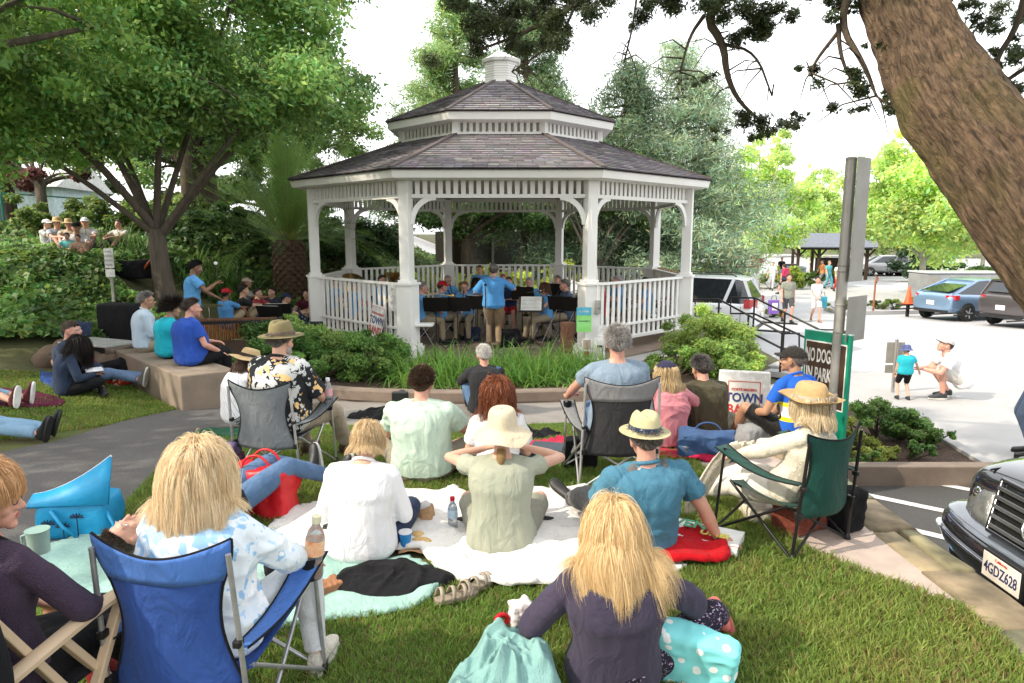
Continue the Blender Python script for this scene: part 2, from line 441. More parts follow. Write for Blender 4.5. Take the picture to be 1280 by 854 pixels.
while y<8.2:
 L_=random.uniform(0.28,0.6);xm=random.choice([2.45,2.45,random.uniform(2.54,2.66)])
 cells=[(2.43,2.76)]if xm==2.45 else[(2.43,xm),(xm,2.76)]
 for(x0,x1)in cells:
  g=0.008;jt=lambda s=0.02:random.uniform(-s,s)
  dz=random.uniform(-0.008,0.012);y0,y1=y+g,y+L_-g;xa,xb=x0+g,x1-g
  ring=[(xa+jt(.008),y0+jt()),((xa+xb)/2,y0+jt()),(xb+jt(),y0+jt()),(xb+jt(.012),(y0+y1)/2),(xb+jt(),y1+jt()),((xa+xb)/2,y1+jt()),(xa+jt(.008),y1+jt()),(xa+jt(.008),(y0+y1)/2)]
  b0=len(V);zt=parkz(2.6,y)+0.02+dz
  V+=[(px,py,zt-0.075)for px,py in ring]+[(px,py,zt-0.012)for px,py in ring]
  cxr,cyr=(xa+xb)/2,(y0+y1)/2
  V+=[(px+(cxr-px)*0.08,py+(cyr-py)*0.06,zt)for px,py in ring]
  c=random.choice([(0.25,0.23,0.15),(0.20,0.19,0.13),(0.30,0.25,0.17),(0.17,0.17,0.12),(0.26,0.21,0.15)])
  for r_ in(0,8):
   for k in range(8):Fc.append((b0+r_+k,b0+r_+(k+1)%8,b0+r_+8+(k+1)%8,b0+r_+8+k));Cc.append(c)
  top=[b0+16+k for k in range(8)]
  for q in((0,1,2,3),(0,3,4,7),(4,5,6,7)):Fc.append(tuple(top[k]for k in q));Cc.append(c)
 y+=L_
V=[(a-2.6,b-5,c)for a,b,c in V]
link('capstones',npmesh('capstones',V,Fc,Cc),wt,m_flag)
lz=lambda x,y:lotz(y)
drape('parking_bay',[(2.7,-4),(40,-4),(40,6.83),(2.7,6.83)],lz,0.004,m_asph,step=2)
drape('plaza',[(2.78,6.83),(40,6.83),(40,13.1),(5.2,13.6),(4.6,16.5),(2.78,16.5)],lz,0.010,m_plaza,step=2)
drape('car_park',[(5.0,13.0),(60,13.0),(90,32),(90,70),(40,120),(8,120),(4.5,60),(2,32),(4.5,22)],lz,0.004,m_lot,step=3)
def stripe(name,p,q,wd,m,f=lotz,off=0.009):
 p,q=V3(p),V3(q);d=(q-p).normalized();n=V3((-d.y,d.x,0))*wd/2
 c=(p+q)/2;k=[p+n,p-n,q-n,q+n]
 me=bpy.data.meshes.new(name);me.from_pydata([(v.x,v.y,f(v.y)+off)for v in k],[],[(0,1,2,3)]);me.update()
 o=link(name,me,None,m);tag(o,kind='structure');return o
m_line=mat('worn_line_paint',(0.78,0.78,0.76),0.8,(0.45,0.45,0.44),scale=18,bump=0.1,var=0.8)
m_bline=mat('worn_blue_paint',(0.20,0.42,0.60),0.8,(0.10,0.22,0.33),scale=18,bump=0.1,var=0.8)
for(a,b_)in(((3.45,6.5),(4.75,5.5)),((4.32,6.83),(6.0,5.52)),((3.40,5.72),(4.4,4.9))):
 stripe('painted_line',(a[0],a[1],0),(b_[0],b_[1],0),0.10,m_line)
stripe('painted_line',(3.2,5.13,0),(8.2,5.2,0),0.10,m_bline)
for x0 in(4.8,):
 stripe('painted_line',(x0,15.9,0),(x0+1.5,20.5,0),0.1,m_line)
for(x0,y0,x1,y1)in((6.2,14.3,9.2,15.4),(6.0,15.6,7.6,16.8),(5.6,14.9,7.3,13.9)):
 stripe('painted_line',(x0,y0,0),(x1,y1,0),0.1,m_line)
for i in range(6):
 stripe('painted_line',(24+i*4.5,42,0),(28+i*4.5,46.5,0),0.12,m_line)
PL=[(3.40,6.85),(5.22,6.85),(5.62,9.6),(5.2,10.2),(3.95,9.9)]
drape('planter_soil',PL,lz,0.02,m_mulch,step=0.4)
pk=thing('planter_curb','grey concrete curb around the triangular shrub planter beside the parking bay','curb',(4.3,6.8,lotz(6.8)))
o_=(4.3,6.8,lotz(6.8))
mb=MB(o_)
mb.prism([(2.78,6.70),(5.35,6.70),(5.35,6.86),(2.78,6.86)],lambda x,y:lotz(y)-0.1,lambda x,y:lotz(y)+0.21)
mb.build('front_curb',m_curb,pk,bevel=0.012)
mb=MB(o_)
for a,b_ in((PL[1],PL[2]),(PL[2],PL[3]),(PL[3],PL[4]),(PL[4],PL[0])):
 mb.bar((a[0],a[1]+0.02,lotz(a[1])+0.02),(b_[0],b_[1],lotz(b_[1])+0.02),0.14,0.12)
mb.build('rear_curb',m_plaza,pk,bevel=0.01)
CURB=[atg(*q)for q in((292,486),(355,490),(400,499),(440,503),(520,506),(620,506),(720,503),(800,502),(870,498))]
BED=[(p.x,p.y)for p in CURB]+[(3.2,10.8),(4.6,12.2),(4.4,13.5),(2.9,12.9),(2.0,12.2),(-2.6,12.2),(-4.9,14.8),(-6,13.5),(-5.0,10.8)]
drape('flower_bed',BED,parkz,0.03,m_mulch,step=0.5)
cb=thing('bed_curb','curving tan concrete curb edging the flower bed before the gazebo','curb',tuple(CURB[4]))
sm=chaikin([V3((p.x,p.y,0))for p in CURB],2);mb=MB(CURB[4]);rings=[]
for i,p in enumerate(sm):
 t=(sm[min(i+1,len(sm)-1)]-sm[max(i-1,0)]).normalized();nrm=V3((-t.y,t.x,0));z=parkz(p.x,p.y)
 rings.append([V3((p.x,p.y,z-0.05)),V3((p.x,p.y,z+0.15))+nrm*0.015,p+nrm*0.03+V3((0,0,z+0.165)),p+nrm*0.20+V3((0,0,z+0.165)),p+nrm*0.20+V3((0,0,z-0.05))])
mb.loft(rings);mb.build('curb_run',m_curb,cb)
A,B_,C_,D_=(-4.17,8.40),(-6.1,10.35),(-5.65,10.85),(-3.62,8.82)
sw=thing('seat_wall','low brown concrete seat wall that three people in blue sit on','wall',(-4.7,9.4,parkz(-4.7,9.4)))
mb=MB((-4.7,9.4,parkz(-4.7,9.4)));mb.prism([A,D_,C_,B_],-0.5,0.24)
m_seatw=mat('seat_wall_concrete',(0.30,0.235,0.175),0.9,(0.19,0.15,0.115),scale=3.5,bump=0.35,bscale=90,var=1)
mb.build('wall_body',m_seatw,sw,bevel=0.02)
def blades(name,regions,n,hmin,hmax,holes,seed,label,zf=parkz):
 r=np.random.default_rng(seed);P=[]
 for(poly,cnt)in regions:
  xs=[p[0]for p in poly];ys=[p[1]for p in poly];c=int(cnt*n)
  X=r.uniform(min(xs),max(xs),c);Y=r.uniform(min(ys),max(ys),c);k=pip(poly,X,Y)
  for h in holes:k&=~pip(h,X,Y)
  P.append(np.stack([X[k],Y[k]],1))
 P=np.concatenate(P);m=len(P)
 Z=np.array([zf(a,b)for a,b in P])
 Q=np.stack([P[:,0],P[:,1],Z],1)
 cl=vnoise(Q,1.3,1)*0.6+vnoise(Q,5,2)*0.4
 dist=np.hypot(Q[:,0],Q[:,1])
 h=r.uniform(hmin,hmax,m)*(1+0.35*cl);wd=r.uniform(0.0022,0.0042,m)*(1+0.12*np.clip(dist-3,0,8))
 th=r.uniform(0,2*np.pi,m);ln=r.uniform(0.15,0.95,m)*h;la=r.uniform(0,2*np.pi,m)
 dx,dy=np.cos(th)*wd,np.sin(th)*wd;lx,ly=np.cos(la)*ln,np.sin(la)*ln
 V=np.empty((m,5,3))
 V[:,0]=Q-np.stack([dx,dy,0*dx],1);V[:,1]=Q+np.stack([dx,dy,0*dx],1)
 mid=Q+np.stack([lx*.35,ly*.35,h*.6],1)
 V[:,2]=mid+np.stack([dx,dy,0*dx],1)*.8;V[:,3]=mid-np.stack([dx,dy,0*dx],1)*.8
 tip=Q+np.stack([lx,ly,h*.95],1)
 V=np.empty((m,6,3));s=np.stack([dx,dy,0*dx],1)
 V[:,0]=Q-s;V[:,1]=Q+s;V[:,2]=mid+s*.8;V[:,3]=mid-s*.8;V[:,4]=tip+s*.12;V[:,5]=tip-s*.12
 b=np.arange(m)[:,None]*6
 F1=b+np.array([[0,1,2,3]]);F2=b+np.array([[3,2,4,5]])
 F=np.stack([F1,F2],1).reshape(-1,4)
 g=np.array([0.135,0.245,0.045]);yel=np.array([0.29,0.34,0.085]);br=np.array([0.30,0.21,0.10])
 t=np.clip(0.30+0.55*cl+r.normal(0,.16,m),0,1)[:,None]
 c=g*(1-t)+yel*t
 dry=(r.random(m)<0.06+0.22*np.clip(vnoise(Q,2.1,5)-.12,0,1))[:,None]
 c=np.where(dry,br,c)*r.uniform(.65,1.3,(m,1))
 me=npmesh(name,V.reshape(-1,3),F,np.repeat(c,2,axis=0))
 o=link(name,me,None,leafmat('grass_blade',0.4,0.55,0.3));tag(o,label,'grass',kind='stuff');return o
near=[(-2.6,2.4),(2.45,2.4),(2.45,3.45)]+[(p.x+.03,p.y)for p in reversed(sl[:3])]+[(1.66,5.9),(1.5,7.4),(0,7.9),(-1.6,7.8),(-3.4,7.4),(-5.2,6.0),(-4.2,3.6)]
leftp=[(-8.8,4.6),(-5.6,6.2),(-3.9,8.2),(-4.3,8.5),(-6.1,10.2),(-8.8,9.6)]
HOLES=[[(lambda p:(p.x,p.y))(at(px,py,.01))for px,py in pp]for pp in([(345,664),(365,644),(408,632),(500,619),(640,624),(700,618),(748,626),(846,700),(852,712),(800,720),(730,731),(640,734),(575,729),(540,704),(400,701)],[(36,702),(74,680),(205,659),(410,692),(550,708),(540,741),(498,764),(438,768),(360,781),(210,788),(90,764)])]
blades('lawn_grass',[(near,1.0)],430000,0.022,0.055,[PATH,APRON]+HOLES,3,'short mown lawn grass with dry patches around the picnic blankets')
blades('side_lawn_grass',[(leftp,1.0)],110000,0.02,0.05,[PATH],4,'patch of short lawn grass between the path and the seat wall')
def leafcloud(clumps,n,size,col,seed=0,aspect=0.5,up=0.5,spread=1.0,droop=0.0,huevar=0.12,bright=0.35):
 """clumps: (x,y,z,radius) ; returns V,F,cols for n leaves"""
 r=np.random.default_rng(seed);C=np.array([c[:4]for c in clumps],float)
 wgt=C[:,3]**2;k=r.choice(len(C),n,p=wgt/wgt.sum())
 d=r.normal(size=(n,3));d/=np.linalg.norm(d,axis=1)[:,None]
 rad=C[k,3]*np.abs(r.normal(0.75,0.28,n))*spread
 P=C[k,:3]+d*rad[:,None]*np.array([1,1,0.72])
 P[:,2]-=droop*rad*np.abs(r.normal(0,.6,n))
 nr=d*0.6+r.normal(size=(n,3))*0.6+np.array([0,0,up]);nr/=np.linalg.norm(nr,axis=1)[:,None]
 a=np.cross(nr,r.normal(size=(n,3)));a/=np.linalg.norm(a,axis=1)[:,None];b=np.cross(nr,a)
 s=size*r.uniform(.6,1.35,n)[:,None]
 V=np.empty((n,4,3));V[:,0]=P-a*s*.5;V[:,1]=P+b*s*aspect*.5-a*s*.05;V[:,2]=P+a*s*.5;V[:,3]=P-b*s*aspect*.5-a*s*.05
 F=np.arange(n*4).reshape(n,4)
 cb_=r.normal(0,1,len(C));ck=1+bright*np.clip(cb_[k],-1.4,1.8)*0.6
 c=np.array(col)[None]*(ck*r.uniform(.7,1.3,n))[:,None]
 c=c*(1+r.normal(0,huevar,(n,1))*np.array([[1.5,0.3,-0.5]]))
 return V.reshape(-1,3),F,np.clip(c,0.003,1)
def blobclumps(blobs,per,seed=0,cr=0.22,fill=0.35):
 r=np.random.default_rng(seed);out=[]
 for(x,y,z,R_)in[b[:4]for b in blobs]:
  m=max(4,int(per*R_**1.6))
  for _ in range(m):
   d=r.normal(size=3);d/=np.linalg.norm(d);q=R_*(r.random()**(fill))
   out.append((x+d[0]*q,y+d[1]*q,z+d[2]*q*.8,R_*cr*r.uniform(.6,1.4)))
 return out
def foliage(parent,name,clumps,n,size,col,off,matn='foliage',tr=0.35,**kw):
 V,F,c=leafcloud(clumps,n,size,col,**kw);V=V-np.array(off)
 return link(name,npmesh(name,V,F,c),parent,leafmat(matn,tr))
m_bark=mat('bark_grey',(0.16,0.13,0.10),0.95,(0.06,0.05,0.04),scale=3,stretch=(5,5,0.8),bump=1.0,bscale=9,var=1)
m_barkb=mat('bark_brown',(0.10,0.075,0.05),0.95,(0.035,0.027,0.02),scale=3,stretch=(5,5,0.8),bump=1.0,bscale=9,var=1)
def limbs(mb,base,tips,r0,fork_h,n=9,jitter=0.25,seed=0):
 rr=random.Random(seed);base=V3(base);fk=base+V3((rr.uniform(-.1,.1),0,fork_h))
 mb.tube([base-V3((0,0,.2)),base+V3((0,0,.05)),base+V3((0,0,fork_h*.2)),base.lerp(fk,.6),fk],[r0*1.6,r0*1.35,r0*1.08,r0*.95,r0*.9],n)
 for(x,y,z)in tips:
  t=V3((x,y,z));st=base.lerp(fk,rr.uniform(.8,1));mid=st.lerp(t,.45)+V3((rr.uniform(-1,1),rr.uniform(-1,1),rr.uniform(0,1)))*jitter+V3((0,0,(t-st).length*.08))
  pts=chaikin([st,mid,t],2);k=len(pts)
  r1=r0*rr.uniform(.35,.55)
  mb.tube(pts,[r1*(1-.85*i/(k-1))for i in range(k)],7)
  for _ in range(3):
   p=pts[rr.randrange(k//3,k)];e=p+V3((rr.uniform(-1,1),rr.uniform(-1,1),rr.uniform(-.1,.9)))*(t-st).length*.33
   mb.tube([p,p.lerp(e,.5)+V3((0,0,.08)),e],[r1*.3,r1*.2,r1*.05],5)
def tree(name,label,base,r0,fork_h,blobs,n,size,col,per=5,seed=0,bark=None,cr=0.24,group=None,fill=0.35,nt=14,**kw):
 t=thing(name,label,'tree',base,0,group)
 mb=MB(base);cl=blobclumps(blobs,per,seed,cr,fill)
 rr=random.Random(seed);tips=[c[:3]for c in rr.sample(cl,min(len(cl),nt))]
 limbs(mb,base,tips,r0,fork_h,seed=seed);mb.build('trunk',bark or m_bark,t,smooth=180)
 foliage(t,'crown',cl,n,size,col,base,seed=seed,**kw)
 return t
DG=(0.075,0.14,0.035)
def B3(x,y):return(x,y,gz(x,y))
tree('hillside_tree','broad green shade tree with grey trunk standing on the ivy bank',B3(-7.65,15.0),0.20,1.5,[(-7.6,15.2,6.6,3.6),(-5.2,15.6,5.4,2.2),(-4.3,15.8,5.2,1.4),(-4.6,15.6,7.2,2.0),(-9.8,14.5,5.2,2.4),(-6.5,15,9.2,2.8),(-8.8,13.8,4.1,1.3),(-6.0,15.4,4.6,1.4),(-10.6,13.6,4.4,1.6),(-7.2,13.6,4.9,1.3),(-7.4,16.8,4.2,1.6),(-9.6,16.5,4.2,1.6)],165000,0.125,(0.22,0.37,0.11),nt=8,per=6,seed=21,up=0.3)
tree('overhanging_tree','leafy tree at the left edge whose low dark boughs hang over the bank',B3(-10.2,8.6),0.24,2.4,[(-8.6,9.2,5.6,2.2),(-6.6,9.6,5.5,1.6),(-10.6,9.0,5.4,2.6),(-7.6,8.6,7.4,2.4),(-5.5,10.2,6.9,1.6),(-9,12,5.2,2.0),(-7.2,9.0,4.5,1.2),(-8.3,10.9,4.0,1.3),(-9.6,12.4,4.2,1.5),(-7.0,11.2,5.0,1.2),(-8.4,10.4,4.2,1.4),(-5.2,9.4,5.6,1.1)],95000,0.115,(0.17,0.31,0.075),per=7,seed=5,up=0.3)
tree('purple_leaved_tree','small purple leaved plum tree on the hill at the far left',B3(-15.2,22.5),0.17,1.7,[(-15.4,22.6,4.7,1.3),(-16.6,22.4,4.3,1.0),(-14.2,22.7,4.5,.9)],11000,0.13,(0.20,0.075,0.07),seed=9)
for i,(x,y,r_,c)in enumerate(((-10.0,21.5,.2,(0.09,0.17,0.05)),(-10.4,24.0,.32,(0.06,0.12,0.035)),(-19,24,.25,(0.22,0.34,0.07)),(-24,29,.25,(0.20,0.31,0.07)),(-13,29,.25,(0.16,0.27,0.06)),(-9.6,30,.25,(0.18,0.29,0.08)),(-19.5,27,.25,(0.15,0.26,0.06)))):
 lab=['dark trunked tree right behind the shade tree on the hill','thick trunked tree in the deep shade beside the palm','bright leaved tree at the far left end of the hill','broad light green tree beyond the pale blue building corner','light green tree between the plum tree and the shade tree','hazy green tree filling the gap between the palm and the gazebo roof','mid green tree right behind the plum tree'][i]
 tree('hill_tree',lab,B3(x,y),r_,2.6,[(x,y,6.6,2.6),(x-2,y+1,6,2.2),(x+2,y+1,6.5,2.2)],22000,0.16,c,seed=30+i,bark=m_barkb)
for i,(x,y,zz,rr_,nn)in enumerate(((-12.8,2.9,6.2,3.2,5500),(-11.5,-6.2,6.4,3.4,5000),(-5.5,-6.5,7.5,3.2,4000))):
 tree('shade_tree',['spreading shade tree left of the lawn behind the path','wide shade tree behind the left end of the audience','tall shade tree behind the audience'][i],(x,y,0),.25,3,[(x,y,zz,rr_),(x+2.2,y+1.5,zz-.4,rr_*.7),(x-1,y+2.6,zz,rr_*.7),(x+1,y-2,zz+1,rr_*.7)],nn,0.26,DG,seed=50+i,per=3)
def palm(base,label,n=110,trunk_h=1.5,r=0.41,L=3.4,seed=3):
 rr=random.Random(seed);t=thing('palm_tree',label,'tree',base)
 mb=MB();prof=[(r*1.1,-.2),(r*1.05,.1),(r,trunk_h*.5),(r*1.02,trunk_h*.9),(r*.8,trunk_h*1.15)]
 mb.lathe(prof,n=16)
 z=0.02;row=0
 while z<trunk_h*1.1:
  for k in range(12):
   a=2*math.pi*(k+.5*(row%2))/12;rr2=r*1.02
   c=V3((math.cos(a)*rr2,math.sin(a)*rr2,z));M=rotz(a)@roty(R(-28))
   mb.box(c,(.07,.13,.13),M)
  z+=.105;row+=1
 mb.build('trunk',mat('palm_bark',(0.20,0.13,0.085),.95,(0.06,0.04,0.03),scale=12,bump=.8,var=1),t)
 V,F,C=[],[],[]
 for i in range(n):
  a=rr.uniform(0,2*math.pi);el=rr.uniform(R(8),R(86));l=L*rr.uniform(.75,1.1)
  h=V3((math.cos(a),math.sin(a),0));p=V3((0,0,trunk_h*1.12))+h*.12;d=(h*math.cos(el)+V3((0,0,math.sin(el))));pts=[p]
  sag=rr.uniform(.05,.12)*(1.3-math.sin(el))
  for s in range(14):
   d=(d+V3((0,0,-sag*(s/14+.35)))).normalized();p=p+d*l/14;pts.append(p)
  side=h.cross(V3((0,0,1)))
  br=rr.uniform(.6,1.4)
  for s in range(14):
   q0,q1=pts[s],pts[s+1];wr=.018*(1-s/15);b=len(V);tq=(q1-q0).normalized()
   V+=[q0-side*wr,q0+side*wr,q1+side*wr,q1-side*wr];F.append((b,b+1,b+2,b+3));C.append((.22*br,.26*br,.07))
   if s<2:continue
   for u in(0.0,0.33,.66):
    o=q0.lerp(q1,u);ll=.42*math.sin(math.pi*(s+u+1)/16)+.08
    for sg in(-1,1):
     e=o+(side*sg*.75+tq*.75+V3((0,0,.25-.25*rr.random()))).normalized()*ll;b=len(V);ww=tq*.014
     V+=[o-ww,o+ww,e+ww*.2,e-ww*.2];F.append((b,b+1,b+2,b+3));C.append((.13*br,.24*br,.06))
 link('fronds',npmesh('fronds',[tuple(v)for v in V],F,C),t,leafmat('foliage',.35));return t
palm((-6.15,19.0,gz(-6.15,19)),'stout date palm with scaly trunk left of the gazebo')
def cover(name,poly,n,size,col,hgt,seed,label,mound=0.25,zf=parkz,aspect=.85,bl=.5):
 r=np.random.default_rng(seed);xs=[p[0]for p in poly];ys=[p[1]for p in poly]
 X=r.uniform(min(xs),max(xs),n*2);Y=r.uniform(min(ys),max(ys),n*2);k=pip(poly,X,Y);X,Y=X[k][:n],Y[k][:n];m=len(X)
 Z=np.array([zf(a,b)for a,b in zip(X,Y)]);Q=np.stack([X,Y,Z],1)
 mo=np.clip(vnoise(Q,.9,seed)*.5+.5,0,1)*mound+np.clip(vnoise(Q,2.7,seed+3)*.5+.5,0,1)*mound*.5
 Q[:,2]+=mo+r.random(m)**1.5*hgt-hgt*.3
 nr=r.normal(size=(m,3))*.55+np.array([0,-.35,.8]);nr/=np.linalg.norm(nr,axis=1)[:,None]
 a=np.cross(nr,r.normal(size=(m,3)));a/=np.linalg.norm(a,axis=1)[:,None];b=np.cross(nr,a);s=size*r.uniform(.6,1.3,m)[:,None]
 V=np.stack([Q-a*s*.5,Q+b*s*aspect*.5,Q+a*s*.5,Q-b*s*aspect*.5],1)
 c=np.array(col)[None]*r.uniform(.55,1.35,(m,1))*(1+bl*vnoise(Q,1.6,seed+9)[:,None])*(1+r.normal(0,.15,(m,1))*np.array([[1.5,.2,-.3]]))
 o=link(name,npmesh(name,V.reshape(-1,3),np.arange(m*4).reshape(m,4),np.clip(c,.003,1)),None,leafmat('foliage',.35))
 tag(o,label,'ground cover',kind='stuff');return o
cover('ivy',[(-17,12.5),(-15,20),(-9.4,20),(-8.4,17),(-8.6,14.2),(-6.2,13.2),(-5.9,12.4),(-6.6,11.6),(-8.6,10.6),(-9.8,9.6),(-15,8.5)],90000,.15,(0.13,0.25,0.06),.12,71,'dense ivy covering the bank at the left',mound=.22,bl=.8)  # strong bl paints light sun patches into the ivy leaf colour
cover('hillside_cover',[(-36,12),(-36,40),(-3,40),(-3.4,19.5),(-8,17),(-12,19)],60000,.22,(0.11,0.19,0.05),.3,72,'mixed low green planting over the upper hillside',mound=.22)
GX,GY,ZF=-0.26,17.18,-0.34
def octp(Rr,k,z=0):a=R(-112.5+45*k);return V3((Rr*math.cos(a),Rr*math.sin(a),z))
gzb=thing('gazebo','white octagonal bandstand gazebo with two tier brown shingle roof and lattice railings','gazebo',(GX,GY,ZF))
m_wh=mat('gazebo_paint',(0.80,0.79,0.76),0.55,(0.70,0.69,0.66),scale=1.5,bump=0.08,bscale=40,var=1)
m_slab=mat('gazebo_floor',(0.25,0.185,0.14),0.9,(0.17,0.13,0.10),scale=2,bump=0.2,var=1)
mb=MB();mb.prism([tuple(octp(5.0,k)[:2])for k in range(8)],-.5,0);mb.build('floor',m_slab,gzb,bevel=.02)
RP=4.52
def frame_rot(k):
 a,b=octp(1,k),octp(1,k+1);d=(b-a);return math.atan2(d.y,d.x)
for k in range(8):
 p=octp(RP,k);a=R(-112.5+45*k);M=rotz(a+R(90))
 mb=MB()
 mb.box((p.x,p.y,.10),(.44,.44,.20),M);mb.box((p.x,p.y,.225),(.39,.39,.05),M)
 mb.box((p.x,p.y,.82),(.32,.32,1.14),M);mb.box((p.x,p.y,1.41),(.38,.38,.05),M);mb.box((p.x,p.y,1.46),(.27,.27,.05),M)
 mb.box((p.x,p.y,2.43),(.205,.205,1.90),M)
 post=mb.build('post',m_wh,gzb,bevel=.008)
 for sg in(0,-1):
  q=octp(RP,k+(1 if sg==0 else-1));d=(q-p).normalized();pts=[]
  for i in range(9):
   th=math.pi/2*i/8;pts.append(p+d*(.11+.46*(1-math.cos(th)))+V3((0,0,2.52+.50*math.sin(th))))
  mb=MB();n_=V3((-d.y,d.x,0));rings=[]
  for i,c in enumerate(pts):
   t=(pts[min(i+1,8)]-pts[max(i-1,0)]).normalized();u=n_.cross(t)
   rings.append([c+n_*.035+u*.05,c-n_*.035+u*.05,c-n_*.035-u*.05,c+n_*.035-u*.05])
  mb.loft(rings);mb.build('bracket',m_wh,post,bevel=.004)
def along(k,Rr,t,z):return octp(Rr,k).lerp(octp(Rr,k+1),t)+V3((0,0,z))
for k in range(8):
 L_=(octp(RP,k+1)-octp(RP,k)).length;e=.17/L_
 mb=MB();A0,A1=along(k,RP,.03,0),along(k,RP,.97,0)
 mb.bar(A0+V3((0,0,3.045)),A1+V3((0,0,3.045)),.09,.07);mb.bar(A0+V3((0,0,3.37)),A1+V3((0,0,3.37)),.10,.08)
 ns=22
 for i in range(ns):
  c=along(k,RP,.045+.91*(i+.5)/ns,0);mb.bar(c+V3((0,0,3.081)),c+V3((0,0,3.329)),.025,.085,up=(octp(1,k+1)-octp(1,k)))
 mb.build('frieze',m_wh,gzb)
 if k==0:continue
 mb=MB();B0,B1=along(k,RP,e,0),along(k,RP,1-e,0)
 mb.bar(B0+V3((0,0,1.385)),B1+V3((0,0,1.385)),.10,.05);mb.bar(B0+V3((0,0,.25)),B1+V3((0,0,.25)),.08,.07)
 mb.bar(B0+V3((0,0,.52)),B1+V3((0,0,.52)),.05,.05)
 o=mb.build('railing',m_wh,gzb,bevel=.005)
 ns=17;mb=MB()
 for i in range(ns):
  c=along(k,RP-.033,e+(1-2*e)*(i+.5)/ns,0);mb.bar(c+V3((0,0,.287)),c+V3((0,0,1.358)),.022,.085,up=(octp(1,k+1)-octp(1,k)))
 mb.build('balusters',m_wh,o)
mb=MB();p=octp(RP,0);mb.box((p.x+.3,p.y+.05,.62),(.35,.3,.05));mb.build('bench_end',m_wh,gzb,bevel=.01)
def ringloft(Rs_zs,name,m,parent,bevel=0):
 mb=MB();mb.loft([[octp(r_,k,z)for k in range(8)]for r_,z in Rs_zs],caps=False);return mb.build(name,m,parent,bevel=bevel)
ringloft([(4.80,3.32),(4.94,3.35),(4.98,3.49),(4.80,3.50),(4.80,3.32)],'fascia',m_wh,gzb)
ringloft([(4.80,3.38),(4.45,3.41)],'soffit',m_wh,gzb)
m_ceil=mat('ceiling_boards',(0.62,0.60,0.56),.7,(0.5,.48,.45),scale=3,bump=.1,var=1)
ringloft([(4.80,3.44),(2.44,4.30),(.2,4.42)],'ceiling',m_ceil,gzb)
def shingles(name,R0,z0,R1,z1,rows,tile,seed):
 r=random.Random(seed);V,F,C=[],[],[]
 for k in range(8):
  for j in range(rows):
   t0,t1=j/rows,(j+1.12)/rows;t1=min(t1,1)
   a0,a1=octp(R0+(R1-R0)*t0,k,z0+(z1-z0)*t0),octp(R0+(R1-R0)*t0,k+1,z0+(z1-z0)*t0)
   b0,b1=octp(R0+(R1-R0)*t1,k,z0+(z1-z0)*t1),octp(R0+(R1-R0)*t1,k+1,z0+(z1-z0)*t1)
   L_=(a1-a0).length;nn=V3(((a0+a1)/2)[:]);nrm=(a1-a0).cross(b0-a0).normalized()
   x=0;th=.022
   while x<L_:
    w_=tile*r.uniform(.55,1.5);x1=min(x+w_,L_);u0,u1=(x+.004)/L_,(x1-.004)/L_
    if u1>u0:
     P=[a0.lerp(a1,u0),a0.lerp(a1,u1),b0.lerp(b1,u1),b0.lerp(b1,u0)];lift=r.uniform(0,.008);b=len(V)
     top=[P[0]+nrm*(th+lift),P[1]+nrm*(th+lift),P[2]+nrm*.004,P[3]+nrm*.004]
     V+=top+[P[0]-nrm*.002,P[1]-nrm*.002]
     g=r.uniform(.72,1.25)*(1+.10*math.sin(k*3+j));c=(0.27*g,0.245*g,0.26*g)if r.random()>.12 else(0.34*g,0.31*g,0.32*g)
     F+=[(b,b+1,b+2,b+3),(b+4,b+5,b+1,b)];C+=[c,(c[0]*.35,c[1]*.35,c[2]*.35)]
    x=x1
 return npmesh(name,[tuple(v)for v in V],F,C)
m_shin,nt_,b_s=_nt('shingle');a_=nt_.nodes.new('ShaderNodeAttribute');a_.attribute_name='Col'
n_=nt_.nodes.new('ShaderNodeTexNoise');n_.inputs['Scale'].default_value=25;mx_=nt_.nodes.new('ShaderNodeMixRGB');mx_.blend_type='MULTIPLY';mx_.inputs[0].default_value=.5
nt_.links.new(a_.outputs['Color'],mx_.inputs[1]);nt_.links.new(n_.outputs['Color'],mx_.inputs[2]);nt_.links.new(mx_.outputs[0],b_s.inputs['Base Color']);b_s.inputs['Roughness'].default_value=.9
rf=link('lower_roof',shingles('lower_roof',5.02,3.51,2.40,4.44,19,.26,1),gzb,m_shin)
ringloft([(5.0,3.48),(2.40,4.43)],'roof_deck',m_barkb,gzb)
for k in range(8):
 mb=MB();mb.bar(octp(5.0,k,3.54),octp(2.42,k,4.46),.13,.03);mb.build('hip_cap',m_shin and mat('ridge',(0.10,.08,.075),.9,bump=.3),rf)
mb=MB();
for k in range(8):
 mb.bar(octp(2.44,k,4.36),octp(2.44,k,4.78),.14,.14,up=(math.cos(k),math.sin(k),0))
 mb.bar(octp(2.44,k,4.44),octp(2.44,k+1,4.44),.09,.07);mb.bar(octp(2.44,k,4.72),octp(2.44,k+1,4.72),.09,.08)
 for i in range(14):
  c=octp(2.44,k).lerp(octp(2.44,k+1),(i+.5)/14);mb.bar(c+V3((0,0,4.47)),c+V3((0,0,4.69)),.025,.075,up=(octp(1,k+1)-octp(1,k)))
mb.build('upper_frieze',m_wh,gzb)
ringloft([(2.36,4.36),(2.36,4.76)],'upper_wall',m_ceil,gzb)
ringloft([(2.40,4.66),(2.76,4.69),(2.80,4.84),(2.66,4.845)],'upper_fascia',m_wh,gzb)
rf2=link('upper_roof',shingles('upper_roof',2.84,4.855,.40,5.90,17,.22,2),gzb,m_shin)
ringloft([(2.82,4.835),(.40,5.88)],'upper_roof_deck',m_barkb,gzb)
for k in range(8):
 mb=MB();mb.bar(octp(2.82,k,4.885),octp(.42,k,5.92),.10,.03);mb.build('hip_cap',MATS['ridge'],rf2)
